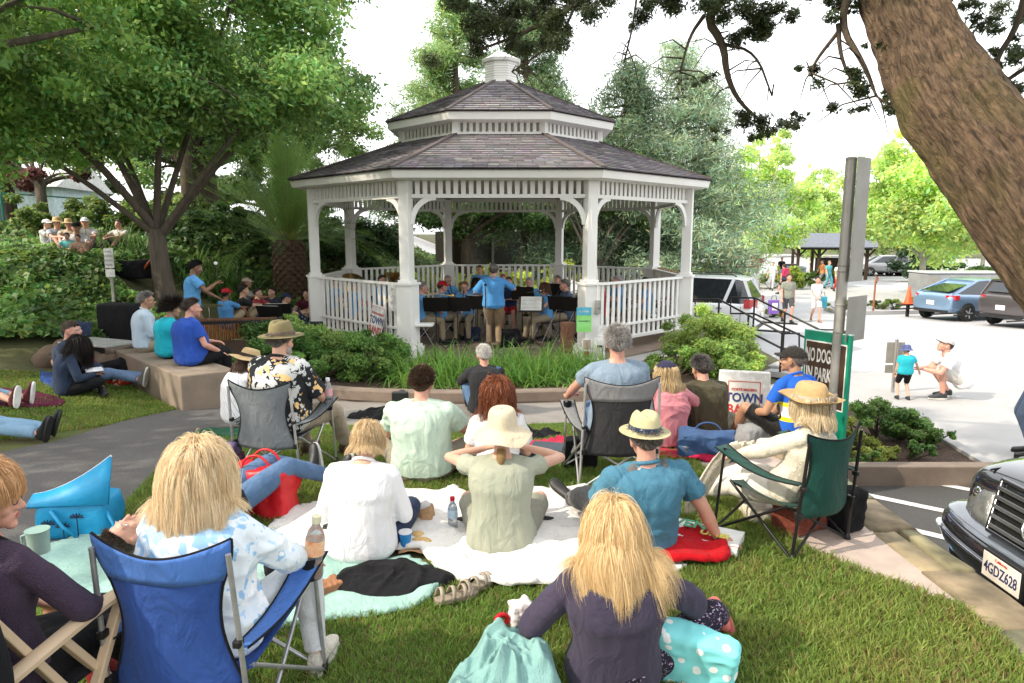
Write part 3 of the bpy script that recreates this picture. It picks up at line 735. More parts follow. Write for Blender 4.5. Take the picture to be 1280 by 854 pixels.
mb=MB();mb.loft([[octp(r_,k,z)for k in range(8)]for r_,z in[(.46,5.80),(.46,5.94),(.40,5.95),(.40,6.36),(.47,6.37),(.50,6.43),(.40,6.47),(.05,6.66)]])
cup=mb.build('cupola',m_wh,gzb)
mb=MB()
for k in range(8):
 for j in range(7):mb.bar(octp(.405,k,5.99+j*.055),octp(.405,k+1,5.99+j*.055),.03,.02)
mb.build('louvres',m_wh,cup)
p=octp(RP,1)+V3((0,-.17,0));mb=MB();mb.box((p.x+.16,p.y+.02,.98),(.10,.08,.26));mb.box((p.x+.16,p.y-.03,1.02),(.07,.03,.1))
mb.build('outlet_box',mat('grey_metal_box',(.35,.35,.33),.5,metal=.3),gzb,bevel=.006)
mb=MB();mb.tube(chaikin([(p.x-.02,p.y+.02,3.0),(p.x+.02,p.y-.0,2.3),(p.x+.13,p.y+.03,1.75),(p.x+.15,p.y+.02,1.1)],2),.008,5);mb.build('cable',m_wh,gzb)
mb=MB();mb.box((GX*0+2.9,-4.1,-.12),(2.6,2.2,.16));mb.build('side_step',m_plaza,gzb,bevel=.02)
def shrub(name,label,c,r,n,size,col,group=None,cat='shrub',seed=None,per=9,zc=None,**kw):
 x,y=c;g=gz(x,y)if zc is None else zc;rr=random.Random(seed or int(x*97+y*31)&999)
 t=thing(name,label,cat,(x,y,g),0,group);bl=[]
 k=max(3,int(r[0]/max(r[2],.3)*3.5))
 for i in range(k):
  a=rr.uniform(-1,1);bl.append((x+a*r[0]*.8,y+rr.uniform(-.5,.5)*r[1],g+r[2]*rr.uniform(.35,.62),r[2]*rr.uniform(.42,.6)))
 cl=blobclumps(bl,per*2.2/max(r[2],.3)**1.2,seed or 1,.3)
 mb=MB((x,y,g))
 for c_ in rr.sample(cl,min(8,len(cl))):mb.tube([(x,y,g-.02),(x+(c_[0]-x)*.45,y+(c_[1]-y)*.5,g+(c_[2]-g)*.35),c_[:3]],[.02,.014,.006],5)
 mb.build('stems',m_barkb,t)
 foliage(t,'foliage',cl,n,size,col,(x,y,g),seed=seed or 1,**kw);return t
def clumpgrass(name,label,x,y,n,L,col,seed,group=None,zc=None,wid=.012,spread=.25,cat='plant'):
 """arching strap leaves"""
 r=np.random.default_rng(seed);g=gz(x,y)+.02 if zc is None else zc;S=6
 a=r.uniform(0,2*np.pi,n);l=L*r.uniform(.6,1.15,n);el=r.uniform(.55,1.45,n)
 h=np.stack([np.cos(a),np.sin(a),0*a],1);P=np.zeros((n,3));P[:,:2]=r.normal(0,spread*.5,(n,2));pts=[P.copy()]
 d=h*np.cos(el)[:,None];d[:,2]=np.sin(el);sag=r.uniform(.22,.60,n)
 for s in range(S):
  d[:,2]-=sag*(.4+s/S);d/=np.linalg.norm(d,axis=1)[:,None];P=P+d*(l/S)[:,None];pts.append(P.copy())
 side=np.cross(h,[0,0,1]);V=[];
 for s in range(S+1):
  w_=wid*(1-(s/(S+.3))**2);V+=[pts[s]-side*w_,pts[s]+side*w_]
 V=np.stack(V,1);b=np.arange(n)[:,None]*(2*(S+1));F=np.concatenate([(b+np.array([[2*s,2*s+1,2*s+3,2*s+2]]))for s in range(S)],0)
 c=np.array(col)[None]*r.uniform(.55,1.4,(n,1))*(1+r.normal(0,.1,(n,1))*np.array([[1.5,.2,-.3]]));C=np.tile(c,(S,1))
 me=npmesh(name,V.reshape(-1,3),F,np.clip(C,.003,1));o=link(name,me,None,leafmat('foliage',.35));o.location=(x,y,g);tag(o,label,cat,group);return o
YG=(0.45,0.60,0.21)
for i,(px,D,hh,rr_,n,lab)in enumerate(((945,44,10.4,3.5,19000,'rounded yellow green street tree behind the lamp post with flower baskets'),(1012,58,9.6,3.8,13000,'lower yellow green tree rising behind the shelter roof'),(1152,36,10.6,4.3,30000,'largest yellow green street tree, above the refuse enclosure'),(1225,52,11.5,4.6,14000,'pale green tree half hidden by the leaning trunk'))):
 x=(px-640)/853*D;g=lotz(D)
 tree('street_tree',lab,(x,D,g),.16,2.1,[(x,D,g+hh*.42,rr_*.8),(x-rr_*.45,D,g+hh*.5,rr_*.62),(x+rr_*.5,D,g+hh*.48,rr_*.62),(x,D,g+hh*.7,rr_*.6),(x+.3,D,g+hh*.86,rr_*.34)],n*2,.24,YG,seed=80+i,per=7,cr=.26,fill=.35,matn='pale_foliage',tr=.5,bark=mat('bark_pale',(.45,.42,.36),.9,(.3,.28,.24),scale=3,bump=.5))
def conifer(name,label,x,y,g,H,Rb,n,col,seed,lean=0,size=.20,z0=.12):
 r=random.Random(seed);t=thing(name,label,'tree',(x,y,g));mb=MB((x,y,g))
 mb.tube([(x,y,g-.3),(x+lean*.4,y,g+H*.5),(x+lean,y,g+H)],[H*.022,H*.015,.03],8);cl=[]
 nb=90
 for i in range(nb):
  f=z0+(1-z0)*(i/nb);L_=Rb*(1-f)**.75*r.uniform(.55,1.15)+.3;a=r.uniform(0,2*math.pi);p=V3((x+lean*f,y,g+H*f))
  e=p+V3((math.cos(a)*L_,math.sin(a)*L_,L_*r.uniform(-.12,.28)));mb.tube([p,p.lerp(e,.5)+V3((0,0,-.04*L_)),e],[.06,.04,.015],5)
  k=max(3,int(L_*2.2))
  for j in range(k):
   u=.35+.65*(j+.5)/k;q=p.lerp(e,u);cl.append((q.x+r.uniform(-.3,.3),q.y+r.uniform(-.3,.3),q.z+r.uniform(-.25,.3),.40+.09*L_*r.uniform(.7,1.4)))
 mb.build('trunk',m_barkb,t,smooth=180);foliage(t,'crown',cl,n,size,col,(x,y,g),seed=seed,aspect=.16,up=.3,bright=.5,spread=1.15);return t
conifer('pine_tree','tall blue green pine standing just right of the gazebo',6.6,28,-.9,10.2,4.6,80000,(0.27,0.36,0.23),12,size=.24)
conifer('pine_tree','pine with a bare limb whose trunk stands behind the right front post of the gazebo',3.5,27,-.4,8.6,3.4,60000,(0.14,0.21,0.12),14,lean=1.0,size=.24)
conifer('redwood_tree','pointed light green conifer rising behind the left half of the gazebo roof',-2.6,33,0,13.2,4.4,80000,(0.24,0.37,0.13),13,size=.28,z0=.2)
conifer('redwood_tree','narrow dark conifer rising behind the gazebo cupola',0.6,30,-.2,11.6,3.4,60000,(0.13,0.21,0.09),15,size=.26,z0=.2)
tree('garden_tree','round dark green tree seen between the gazebo posts',(-1.7,25.5,.25),.2,1.6,[(-1.7,25.5,3.2,1.5),(-3.6,25.5,3.0,1.4),(.2,25.8,3.1,1.5),(-2,26,4.2,1.5)],30000,.15,(0.10,0.19,0.05),seed=61,bark=m_barkb)
tree('garden_tree','forked tree seen just left of the right front gazebo post',(3.0,25.0,-.3),.17,1.0,[(2.2,25,3.2,1.2),(4.4,25.4,3.2,1.3),(3.4,26,4.2,1.4)],22000,.15,(0.12,0.2,0.055),seed=62)
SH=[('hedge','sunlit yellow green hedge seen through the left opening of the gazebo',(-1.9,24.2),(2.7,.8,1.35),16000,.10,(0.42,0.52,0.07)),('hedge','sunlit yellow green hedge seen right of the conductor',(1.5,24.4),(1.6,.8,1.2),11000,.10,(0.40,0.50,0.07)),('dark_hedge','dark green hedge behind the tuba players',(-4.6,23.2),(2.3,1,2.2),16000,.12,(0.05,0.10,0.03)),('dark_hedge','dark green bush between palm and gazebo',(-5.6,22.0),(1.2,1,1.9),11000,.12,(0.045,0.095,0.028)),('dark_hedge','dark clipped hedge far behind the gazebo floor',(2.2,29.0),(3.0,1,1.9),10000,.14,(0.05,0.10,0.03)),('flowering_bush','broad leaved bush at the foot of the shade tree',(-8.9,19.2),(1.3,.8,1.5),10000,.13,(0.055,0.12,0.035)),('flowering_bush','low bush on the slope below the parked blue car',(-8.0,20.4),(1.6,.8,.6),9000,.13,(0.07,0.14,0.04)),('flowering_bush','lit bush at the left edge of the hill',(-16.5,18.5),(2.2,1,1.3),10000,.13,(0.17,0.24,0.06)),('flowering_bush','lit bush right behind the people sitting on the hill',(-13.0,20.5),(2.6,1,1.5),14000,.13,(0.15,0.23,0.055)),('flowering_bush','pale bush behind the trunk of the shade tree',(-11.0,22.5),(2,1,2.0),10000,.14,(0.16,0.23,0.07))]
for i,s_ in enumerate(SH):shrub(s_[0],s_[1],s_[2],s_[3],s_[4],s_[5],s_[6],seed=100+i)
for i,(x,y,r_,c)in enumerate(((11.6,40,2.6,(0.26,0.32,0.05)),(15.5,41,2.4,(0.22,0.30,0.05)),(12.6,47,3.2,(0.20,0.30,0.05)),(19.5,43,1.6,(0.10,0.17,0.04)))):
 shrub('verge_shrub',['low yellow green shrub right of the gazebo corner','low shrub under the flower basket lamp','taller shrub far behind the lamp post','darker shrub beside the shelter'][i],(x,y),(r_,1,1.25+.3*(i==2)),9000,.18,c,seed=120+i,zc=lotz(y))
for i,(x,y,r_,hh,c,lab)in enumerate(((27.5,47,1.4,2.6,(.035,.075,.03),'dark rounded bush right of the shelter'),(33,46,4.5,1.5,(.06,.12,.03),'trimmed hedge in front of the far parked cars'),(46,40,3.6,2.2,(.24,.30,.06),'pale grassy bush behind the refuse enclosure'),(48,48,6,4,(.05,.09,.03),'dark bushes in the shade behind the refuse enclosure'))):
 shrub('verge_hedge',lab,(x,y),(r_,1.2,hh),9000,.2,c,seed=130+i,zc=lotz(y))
isl=[(12.9,26.6),(18.3,27.6),(18.3,29.2),(13.2,28.8)]
drape('island_curb',[(p[0],p[1])for p in isl],lz,0.01,m_plaza,step=5,rise=.14)
for i,(x,y,s_,c)in enumerate(((13.4,27.8,.5,(.30,.34,.06)),(14.9,27.9,.42,(.12,.16,.05)),(15.9,28.1,.5,(.16,.24,.05)),(17.2,28.5,.55,(.2,.28,.06)),(9.9,26.0,.38,(.32,.35,.06)))):
 shrub('island_shrub',['bright tuft at the left end of the kerbed island','reddish low plant on the kerbed island','middle shrub of the kerbed island','shrub beside the orange cone','yellow tuft between the walking couple and the signpost'][i],(x,y),(s_*1.3,.4,s_),2500,.09,c,seed=140+i,zc=lotz(y)+.12*(i<4))
for i,(x,y,g,r_,c)in enumerate(((19.5,92,2.2,5.0,(.36,.17,.17)),(28,95,2.0,4.5,(.38,.19,.17)),(12,90,2.5,4.2,(.22,.15,.13)))):
 tree('plum_tree',['reddish plum tree beyond the far parked cars','right hand reddish plum tree beyond the cars','brownish plum tree left of the far street'][i],(x,y,g-3),.25,2,[(x,y,g+1.4,r_*.8),(x-3,y,g+.6,r_*.6),(x+3,y,g+.8,r_*.6)],6000,.42,c,seed=150+i,per=2)
labs=['farthest tree on the left skyline','second skyline tree on the left','skyline tree behind the palm','dense tree on the skyline behind the gazebo','dense tree far behind the band','tree at the end of the street','far tree above the plum trees','far tree above the minivan','far tree behind the lamp post','far tree behind the shelter','far tree right of the shelter','far tree above the refuse enclosure','far tree at the right edge','last tree on the right skyline']
for i,lab in enumerate(labs):
 x=[-62,-46,-30,-16,-4,10,22,33,42,55,68,82,96,110][i];y=[48,50,44,46,52,130,128,120,100,96,94,92,90,92][i];r_=[7,7,5,4.2,4.2,9,8.5,8,7,7,8,8,9,9][i]
 c=[(.07,.12,.035),(.06,.11,.03)][i%2]if i<8 else(.16,.24,.06);g=1.5 if i<5 else-1
 tree('distant_tree',lab,(x,y,g),.3,2.5,[(x,y,g+r_*.75,r_*.75),(x-r_*.6,y,g+r_*.5,r_*.6),(x+r_*.6,y,g+r_*.5,r_*.6),(x,y,g+r_*1.15,r_*.5)],9000,.5,c,seed=200+i,per=1.2,cr=.28)
def bark_big():
 m,nt,b=_nt('mossy_bark');N,L=nt.nodes,nt.links
 tc=N.new('ShaderNodeTexCoord');mp=N.new('ShaderNodeMapping');mp.inputs['Scale'].default_value=(1,1,1);L.new(tc.outputs['UV'],mp.inputs[0])
 n1=N.new('ShaderNodeTexNoise');n1.inputs['Scale'].default_value=9;n1.inputs['Detail'].default_value=9;n1.inputs['Roughness'].default_value=.65;n1.inputs['Distortion'].default_value=.6
 mp2=N.new('ShaderNodeMapping');mp2.inputs['Scale'].default_value=(3.4,.30,1);L.new(tc.outputs['UV'],mp2.inputs[0]);L.new(mp2.outputs[0],n1.inputs[0])
 cr=N.new('ShaderNodeValToRGB');cr.color_ramp.elements[0].position=.36;cr.color_ramp.elements[0].color=(.055,.034,.02,1);cr.color_ramp.elements[1].position=.66;cr.color_ramp.elements[1].color=(.30,.20,.125,1)
 L.new(n1.outputs['Fac'],cr.inputs[0])
 n2=N.new('ShaderNodeTexNoise');n2.inputs['Scale'].default_value=2.2;n2.inputs['Detail'].default_value=7;L.new(tc.outputs['Object'],n2.inputs[0])
 c2=N.new('ShaderNodeValToRGB');c2.color_ramp.elements[0].position=.46;c2.color_ramp.elements[1].position=.62;L.new(n2.outputs['Fac'],c2.inputs[0])
 mx=N.new('ShaderNodeMixRGB');mx.inputs[2].default_value=(.15,.14,.03,1);mm=N.new('ShaderNodeMath');mm.operation='MULTIPLY';mm.inputs[1].default_value=.5
 L.new(c2.outputs[0],mm.inputs[0]);L.new(mm.outputs[0],mx.inputs[0]);L.new(cr.outputs[0],mx.inputs[1])
 m3=N.new('ShaderNodeMixRGB');m3.blend_type='MULTIPLY';m3.inputs[0].default_value=.55;L.new(mx.outputs[0],m3.inputs[1]);L.new(cr.outputs[0],m3.inputs[2])
 m4=N.new('ShaderNodeMixRGB');m4.inputs[0].default_value=.65;L.new(m3.outputs[0],m4.inputs[1]);L.new(mx.outputs[0],m4.inputs[2])
 L.new(m4.outputs[0],b.inputs['Base Color']);b.inputs['Roughness'].default_value=.95
 n5=N.new('ShaderNodeTexNoise');n5.inputs['Scale'].default_value=34;n5.inputs['Detail'].default_value=6;L.new(mp2.outputs[0],n5.inputs[0]);ad5=N.new('ShaderNodeMath');ad5.operation='MULTIPLY_ADD';ad5.inputs[1].default_value=.35;L.new(n5.outputs['Fac'],ad5.inputs[0]);L.new(n1.outputs['Fac'],ad5.inputs[2]);bp=N.new('ShaderNodeBump');bp.inputs['Strength'].default_value=1;bp.inputs['Distance'].default_value=.05;L.new(ad5.outputs[0],bp.inputs['Height']);L.new(bp.outputs[0],b.inputs['Normal']);return m
def onray(px,py,ax):
 y,z=ax*math.cos(PITCH)-0,0
 v=(py-CY)/F_PX;X=(px-CX)/F_PX*ax
 return V3((X,ax*(math.cos(PITCH)-v*math.sin(PITCH)),CAMZ-ax*(math.sin(PITCH)+v*math.cos(PITCH))))
TB=V3((3.9,2.6,0));TT=thing('leaning_tree','huge leaning mossy tree trunk arching over the top right corner with hanging boughs','tree',TB)
CLN=[(V3((3.9,2.7,-.7)),.50),(V3((3.65,2.8,.2)),.40),(onray(1500,540,3.6),.32),(onray(1400,410,3.65),.29),(onray(1325,312,3.75),.285),(onray(1250,205,3.9),.295),(onray(1192,128,4.05),.29),(onray(1155,60,4.2),.25),(onray(1124,-15,4.35),.235),(onray(1095,-130,4.5),.23),(onray(1065,-320,4.65),.21)]
pts=[c[0]for c in CLN];rad=[c[1]for c in CLN]
def resample(pts,rad,k):
 P,Q=[],[]
 for i in range(len(pts)-1):
  p0,p1,p2,p3=pts[max(i-1,0)],pts[i],pts[i+1],pts[min(i+2,len(pts)-1)]
  for j in range(k):
   t=j/k;P.append(.5*((2*p1)+(p2-p0)*t+(2*p0-5*p1+4*p2-p3)*t*t+(3*p1-p0-3*p2+p3)*t**3));Q.append(rad[i]+(rad[i+1]-rad[i])*t)
 return P+[pts[-1]],Q+[rad[-1]]
P_,Q_=resample(pts,rad,20);NS=120
mb=MB(TB);mb.tube(P_,Q_,NS);me=mb.mesh('trunk');Vv=mverts(me);Nn=mnormals(me)
ring=np.arange(len(Vv))//NS;ang=(np.arange(len(Vv))%NS)/NS*2*np.pi
spiral=np.stack([np.cos(ang)*3.2+ring*.012,np.sin(ang)*3.2,ring*.021],1)
d_=-np.abs(vnoise(spiral,3.4,4))*.030+.04*vnoise(spiral,.7,7)-.022*np.abs(vnoise(spiral,7,8))
kn=onray(1128,128,3.7)-TB;dd=np.linalg.norm(Vv-np.array(kn),axis=1);d_+=.07*np.exp(-(dd/.15)**2)
setverts(me,Vv+Nn*d_[:,None])
uv=me.uv_layers.new(name='UVMap');li=np.empty(len(me.loops),np.int32);me.loops.foreach_get('vertex_index',li)
UV=np.stack([(li%NS)/NS*2.6,(li//NS)*.09],1);uv.data.foreach_set('uv',UV.ravel().astype(np.float32))
me.polygons.foreach_set('use_smooth',np.ones(len(me.polygons),bool));link('trunk',me,TT,bark_big())
def bough(pl,r0,r1=.006):
 p=[onray(*q)for q in pl];p=chaikin(p,2);k=len(p);return p,[r0+(r1-r0)*i/(k-1)for i in range(k)]
BG=[([(1100,-160,4.3),(1010,-90,4.6),(930,-40,5.0),(880,20,5.2),(905,55,5.2),(908,95,5.2),(925,130,5.25),(960,158,5.3)],.06),([(880,20,5.2),(862,45,5.1),(850,90,5.1)],.018),([(905,55,5.2),(945,65,5.2),(965,120,5.2)],.014),([(930,-40,5.0),(800,-40,5.3),(720,5,5.6),(660,40,5.8),(600,62,5.9)],.045),([(800,-40,5.3),(792,30,5.4),(780,78,5.4)],.012),([(1120,-80,4.2),(1070,-30,4.3),(1048,30,4.4),(1080,80,4.3),(1095,120,4.3)],.04),([(1048,30,4.4),(1050,70,4.4),(1066,105,4.4)],.018),([(1048,40,4.4),(1020,75,4.5),(1012,95,4.5)],.015),([(1180,-60,4.2),(1290,-60,4.4),(1275,30,4.5),(1240,80,4.6),(1262,120,4.6)],.035),([(1290,-60,4.4),(1330,60,4.6),(1262,95,4.7),(1230,130,4.8)],.03),([(720,5,5.6),(700,50,5.7),(640,90,5.8)],.014)]
mb=MB(TB);cl=[];rr=random.Random(4)
for pl,r0 in BG:
 p,q=bough(pl,r0);mb.tube(p,q,7)
 for _ in range(5):
  a=p[rr.randrange(len(p)//2,len(p))];e=a+V3((rr.uniform(-.35,.35),rr.uniform(-.3,.3),rr.uniform(-.3,.05)));m_=a.lerp(e,.5)+V3((0,0,.05));mb.tube([a,m_,e],[.007,.005,.002],4)
mb.build('boughs',m_barkb,TT,smooth=180)
FC=[(590,40,5.9,.28,1),(640,20,5.8,.38,1),(690,45,5.7,.30,1),(720,15,5.6,.28,1),(600,10,5.9,.3,1),(740,-10,5.6,.25,1),(815,12,5.2,.14,0),(850,5,5.2,.25,0),(900,2,5.1,.28,0),(950,28,5.1,.22,0),(930,44,5.1,.16,0),(960,10,5.0,.15,0),(1000,8,4.9,.15,0),(880,100,5.2,.09,0),(930,140,5.3,.16,0),(955,160,5.3,.18,0),(975,150,5.3,.12,0),(945,172,5.3,.10,0),(900,165,5.3,.09,0),(1000,140,5.3,.06,0),(1020,82,4.5,.10,0),(1045,100,4.4,.13,0),(1080,108,4.3,.14,0),(1095,135,4.3,.10,0),(1065,15,4.4,.15,0),(1040,5,4.4,.12,0),(1100,65,4.3,.07,0),(1070,135,4.4,.08,0),(1110,120,4.3,.06,0),(1250,30,4.6,.16,0),(1270,70,4.6,.18,0),(1240,85,4.7,.14,0),(1262,120,4.8,.16,0),(1285,10,4.6,.2,0),(1210,5,4.6,.10,0),(1185,0,4.5,.08,0),(1240,60,4.7,.1,0),(1280,105,4.8,.15,0)]
for px,py,ax,r_,k in FC:
 c=onray(px,py,ax)
 for _ in range(6 if r_>.2 else 4):cl.append((c.x+rr.gauss(0,r_*.55),c.y+rr.gauss(0,r_*.6),c.z+rr.gauss(0,r_*.3),r_*.36))
foliage(TT,'hanging_foliage',cl,42000,.042,(.06,.085,.035),TB,seed=5,aspect=.28,up=.9,bright=.5)
up_cl=blobclumps([(2.2,4.6,7.2,2.0),(4.4,3.2,7.4,2.4),(.8,2.6,8.2,2.2),(5.6,6.2,7.6,2.2),(3.2,.4,8.0,2.6),(-4.5,4.4,8.2,2.1),(-2.2,4.6,8.6,2.2),(.2,4.6,8.8,2.0)],3,7,.25)
mb=MB(TB);tp=pts[-1]
for c in rr.sample(up_cl,22):mb.tube([tp,tp.lerp(V3(c[:3]),.5)+V3((0,0,.3)),c[:3]],[.14,.08,.02],6)
mb.build('limbs',m_barkb,TT,smooth=180)
foliage(TT,'crown',up_cl,38000,.16,DG,TB,seed=6)
SKIN={'light':(0.62,0.36,0.26),'pink':(0.60,0.31,0.23),'tan':(0.42,0.23,0.14),'brown':(0.22,0.11,0.065),'mid':(0.50,0.29,0.19)}
def skin(k):
 c=SKIN[k];return mat('skin_'+k,c,0.5,tuple(q*.84 for q in c),scale=9,bump=.08,bscale=160,sss=.12,spec=.4,var=1)
def ik(a,b,l1,l2,hint):
 d=b-a;L=d.length
 if L>(l1+l2)*.995:b=a+d*((l1+l2)*.995/L);d=b-a;L=d.length
 if L<abs(l1-l2)+.02:L=abs(l1-l2)+.02
 u=d.normalized();x=(L*L+l1*l1-l2*l2)/(2*L);h=math.sqrt(max(l1*l1-x*x,0))
 hn=V3(hint);hn=hn-u*hn.dot(u)
 if hn.length<1e-4:hn=V3((0,0,-1))-u*(-u.z)
 return a+u*x+hn.normalized()*h,b
def sect(c,r,f,a,b,n=20,e=2.3):
 out=[]
 for k in range(n):
  t=2*math.pi*k/n;cx,sy=math.cos(t),math.sin(t)
  out.append(c+r*(math.copysign(abs(cx)**(2/e),cx)*a)+f*(math.copysign(abs(sy)**(2/e),sy)*b))
 return out
def capsule(mb,a,b,ra,rb,n=12):
 a,b=V3(a),V3(b);d=(b-a)
 if d.length<1e-5:return
 mb.tube([a,b],[ra,rb],n);mb.ell(a,(ra,)*3,n=n,m=8);mb.ell(b,(rb,)*3,n=n,m=8)
def limb(mb,P,Rd,n=12,endcap=True):
 for i in range(len(P)-1):
  mb.tube([P[i],P[i+1]],[Rd[i],Rd[i+1]],n)
  if i>0:mb.ell(P[i],(Rd[i],)*3,n=n,m=8)
 mb.ell(P[0],(Rd[0],)*3,n=n,m=8)
 if endcap:mb.ell(P[-1],(Rd[-1],)*3,n=n,m=8)
def hand(mb,w,d,nrm,side,s,curl=.5,spread=.06,near=True):
 """w wrist, d finger direction, nrm palm normal (towards palm), side = thumb side direction"""
 d=d.normalized();side=(side-d*side.dot(d)).normalized();nrm=d.cross(side)*(1 if d.cross(side).dot(nrm)>0 else-1)
 mb.loft([sect(w-d*.02*s,side,nrm,.026*s,.019*s,12),sect(w+d*.02*s,side,nrm,.031*s,.017*s,12),sect(w+d*.075*s,side,nrm,.041*s,.014*s,12),sect(w+d*.092*s,side,nrm,.037*s,.010*s,12)])
 if not near:
  e=w+d*.09*s;mb.loft([sect(e-d*.02,side,nrm,.038*s,.014*s,10),sect(e+d*.05*s+nrm*.02*curl,side,nrm,.035*s,.014*s,10),sect(e+d*.08*s+nrm*.05*curl,side,nrm,.022*s,.012*s,10)])
  capsule(mb,w+d*.02*s+side*.03*s,w+d*.075*s+side*.06*s,.012*s,.009*s,8);return
 for i,(o,L)in enumerate(((.031,.070),(.0105,.080),(-.0105,.074),(-.031,.058))):
  p=w+d*.082*s+side*o*s;dd=(d+side*(o*spread*18)).normalized();a=.15+curl*.25
  for q,fr in enumerate((.45,.32,.25)):
   dd=(dd*math.cos(a)+nrm*math.sin(a)).normalized();e=p+dd*L*fr*s;capsule(mb,p,e,(.0092-q*.0007)*s,(.0087-q*.0008)*s,8);p=e;a=.25+curl*.6
 p=w+d*.012*s+side*.022*s;dd=(d*.62+side*.75+nrm*.25).normalized()
 for q,L in enumerate((.045,.034,.026)):
  e=p+dd*L*s;capsule(mb,p,e,(.0125-q*.0015)*s,(.0112-q*.0015)*s,8);p=e;dd=(dd+d*.35+nrm*.2).normalized()
def headmesh(mb,M,s,near,fem=False):
 T=lambda x,y,z:M@V3((x*s,y*s,z*s));Rm=M.to_3x3();n=18 if near else 12
 E=lambda c,r,q=None:mb.ell(T(*c),tuple(k*s for k in r),Rm if q is None else Rm@q,n=n,m=10)
 E((0,-.012,.03),(.074,.094,.092));E((0,.022,-.02),(.063,.072,.082));E((0,.045,-.062),(.047,.048,.042))
 E((0,.074,-.092),(.024,.022,.02));E((0,.075,.030),(.050,.020,.014));E((-.040,.060,-.026),(.022,.026,.024));E((.040,.060,-.026),(.022,.026,.024))
 capsule(mb,T(0,.088,.012),T(0,.112,-.026),.0075*s,.0125*s,10);E((-.012,.100,-.031),(.009,.010,.008));E((.012,.100,-.031),(.009,.010,.008))
 E((0,.090,-.056),(.024,.0085,.0055));E((0,.088,-.067),(.020,.009,.0065))
 for q in(-1,1):
  E((q*.078,-.004,-.012),(.010,.019,.032),roty(q*.15)@rotx(.2));E((q*.083,.000,.008),(.009,.014,.014));E((q*.030,.076,.008),(.014,.012,.011))
def hair_part(root,M,s,style,col,near,body,col2=None,seed=1):
 """style: dict(t thickness, front, side, back (degrees), L length, n strands, fluff, curl, wid)"""
 t=style.get('t',.014);fr,sd_,bk=style.get('front',38),style.get('side',2),style.get('back',-48)
 Rr=V3((.074+t,.096+t,.092+t))*s;C=V3((0,-.014,.032))*s
 def low(az):
  c=math.cos(az)
  return fr*max(c,0)**1.2+sd_*(1-abs(c))+bk*max(-c,0)**.8 if c>0 else sd_*(1-abs(c))+bk*abs(c)**.8
 na,nph=(44,14)if near else(22,8);bald=style.get('bald',0)
 rings=[]
 for j in range(nph+1):
  ring=[]
  for i in range(na):
   az=2*math.pi*i/na;ph=R(low(az))+(R(bald or 89.5)-R(low(az)))*max(0,j-1)/(nph-1)
   k=.90 if j==0 else 1.0
   d=V3((math.sin(az)*math.cos(ph)*Rr.x,math.cos(az)*math.cos(ph)*Rr.y,math.sin(ph)*Rr.z))*k
   ring.append(C+d)
  rings.append(ring)
 mb=MB();mb.loft(rings,caps=False)
 if not bald:mb.f.append(tuple(len(mb.v)-na+i for i in range(na)));mb.m.append(0)
 for c,r_ in style.get('extra',[]):mb.ell(V3(c)*s,tuple(k*s for k in r_),n=14,m=9)
 me=mb.mesh('hair');Vv=mverts(me);nn=mnormals(me)
 Vv=Vv+nn*(vnoise(Vv,60 if near else 35,seed)*(.0018+style.get('fluff',0)*.25))[:,None];setverts(me,Vv);me.transform(M)
 me.polygons.foreach_set('use_smooth',np.ones(len(me.polygons),bool))
 c2=col2 or tuple(q*.55 for q in col)
 hm=mat('hair_cap_%02d%02d%02d'%tuple(int(q*99)for q in col),tuple(q*.62 for q in col),.6,tuple(q*.35 for q in col),scale=30,bump=.9,bscale=130,stretch=(1,1,.25),var=1)
 cap=link('hair',me,root,hm);n=style.get('n',0)
 if not n:return cap
 r=np.random.default_rng(seed);L=style.get('L',.04);S=style.get('S',5 if L<.08 else 16)
 az=r.uniform(0,2*np.pi,n);u=r.random(n)*.975;lowv=np.radians([low(a)for a in az]);top=np.radians(bald or 90)
 ph=np.arcsin(np.sin(lowv)+(np.sin(top)-np.sin(lowv))*u)
 Dn=np.stack([np.sin(az)*np.cos(ph),np.cos(az)*np.cos(ph),np.sin(ph)],1)
 P=np.array(C)+Dn*np.array(Rr)*.97;fluff=style.get('fluff',.0)
 Mr=np.array(M.to_3x3());Mt=np.array(M.translation)
 P=P@Mr.T+Mt;D=Dn@Mr.T;Cw=Mr@np.array(C)+Mt;upv=Mr@np.array([0,0,1.])
 tang=-upv[None]+D*(D@upv)[:,None];tang+=(Mr@np.array([0,style.get('sweep',-.25),0.]))[None];tang/=np.linalg.norm(tang,axis=1)[:,None]+1e-6
 d=D*style.get('lift',.35)+tang+r.normal(0,.10+fluff*2,(n,3));fly=(r.random(n)<.05)[:,None];d=np.where(fly,d+r.normal(0,.45,(n,3)),d);d/=np.linalg.norm(d,axis=1)[:,None]
 Ls=L*(r.uniform(.72,1.08,n)if L<.08 else 1.08-.5*r.random(n)**1.6);lay=r.uniform(0,.012+fluff,n)+(r.random(n)<.05)*.012;pts=[P.copy()];ph0=r.uniform(0,6.28,n);curl=style.get('curl',0)
 lock=np.floor(az*7)*1.7+np.floor(u*4)*2.3
 part=style.get('drift',(0,0,0))
 for k in range(S):
  g=np.array([0,0,-1.0])*style.get('g',.45 if L>.08 else.05)+np.array(part)*k/S
  d=d+g+np.stack([np.sin(lock+k*.5),np.cos(lock*1.3+k*.45),0*lock],1)*style.get('wave',.06)
  if curl:d+=np.stack([np.sin(ph0*.25+lock+k*1.25),np.cos(ph0*.25+lock+k*1.25),.3*np.sin(k*1.25+lock)],1)*curl
  d/=np.linalg.norm(d,axis=1)[:,None];P=P+d*(Ls/S)[:,None]
  q=(P-Cw)@Mr;rr_=np.sqrt(((q/(np.array(Rr)*.98))**2).sum(1))-lay/.09
  ins=rr_<1;q2=q/np.maximum(rr_,.3)[:,None];P=np.where(ins[:,None],q2@Mr.T+Cw,P)
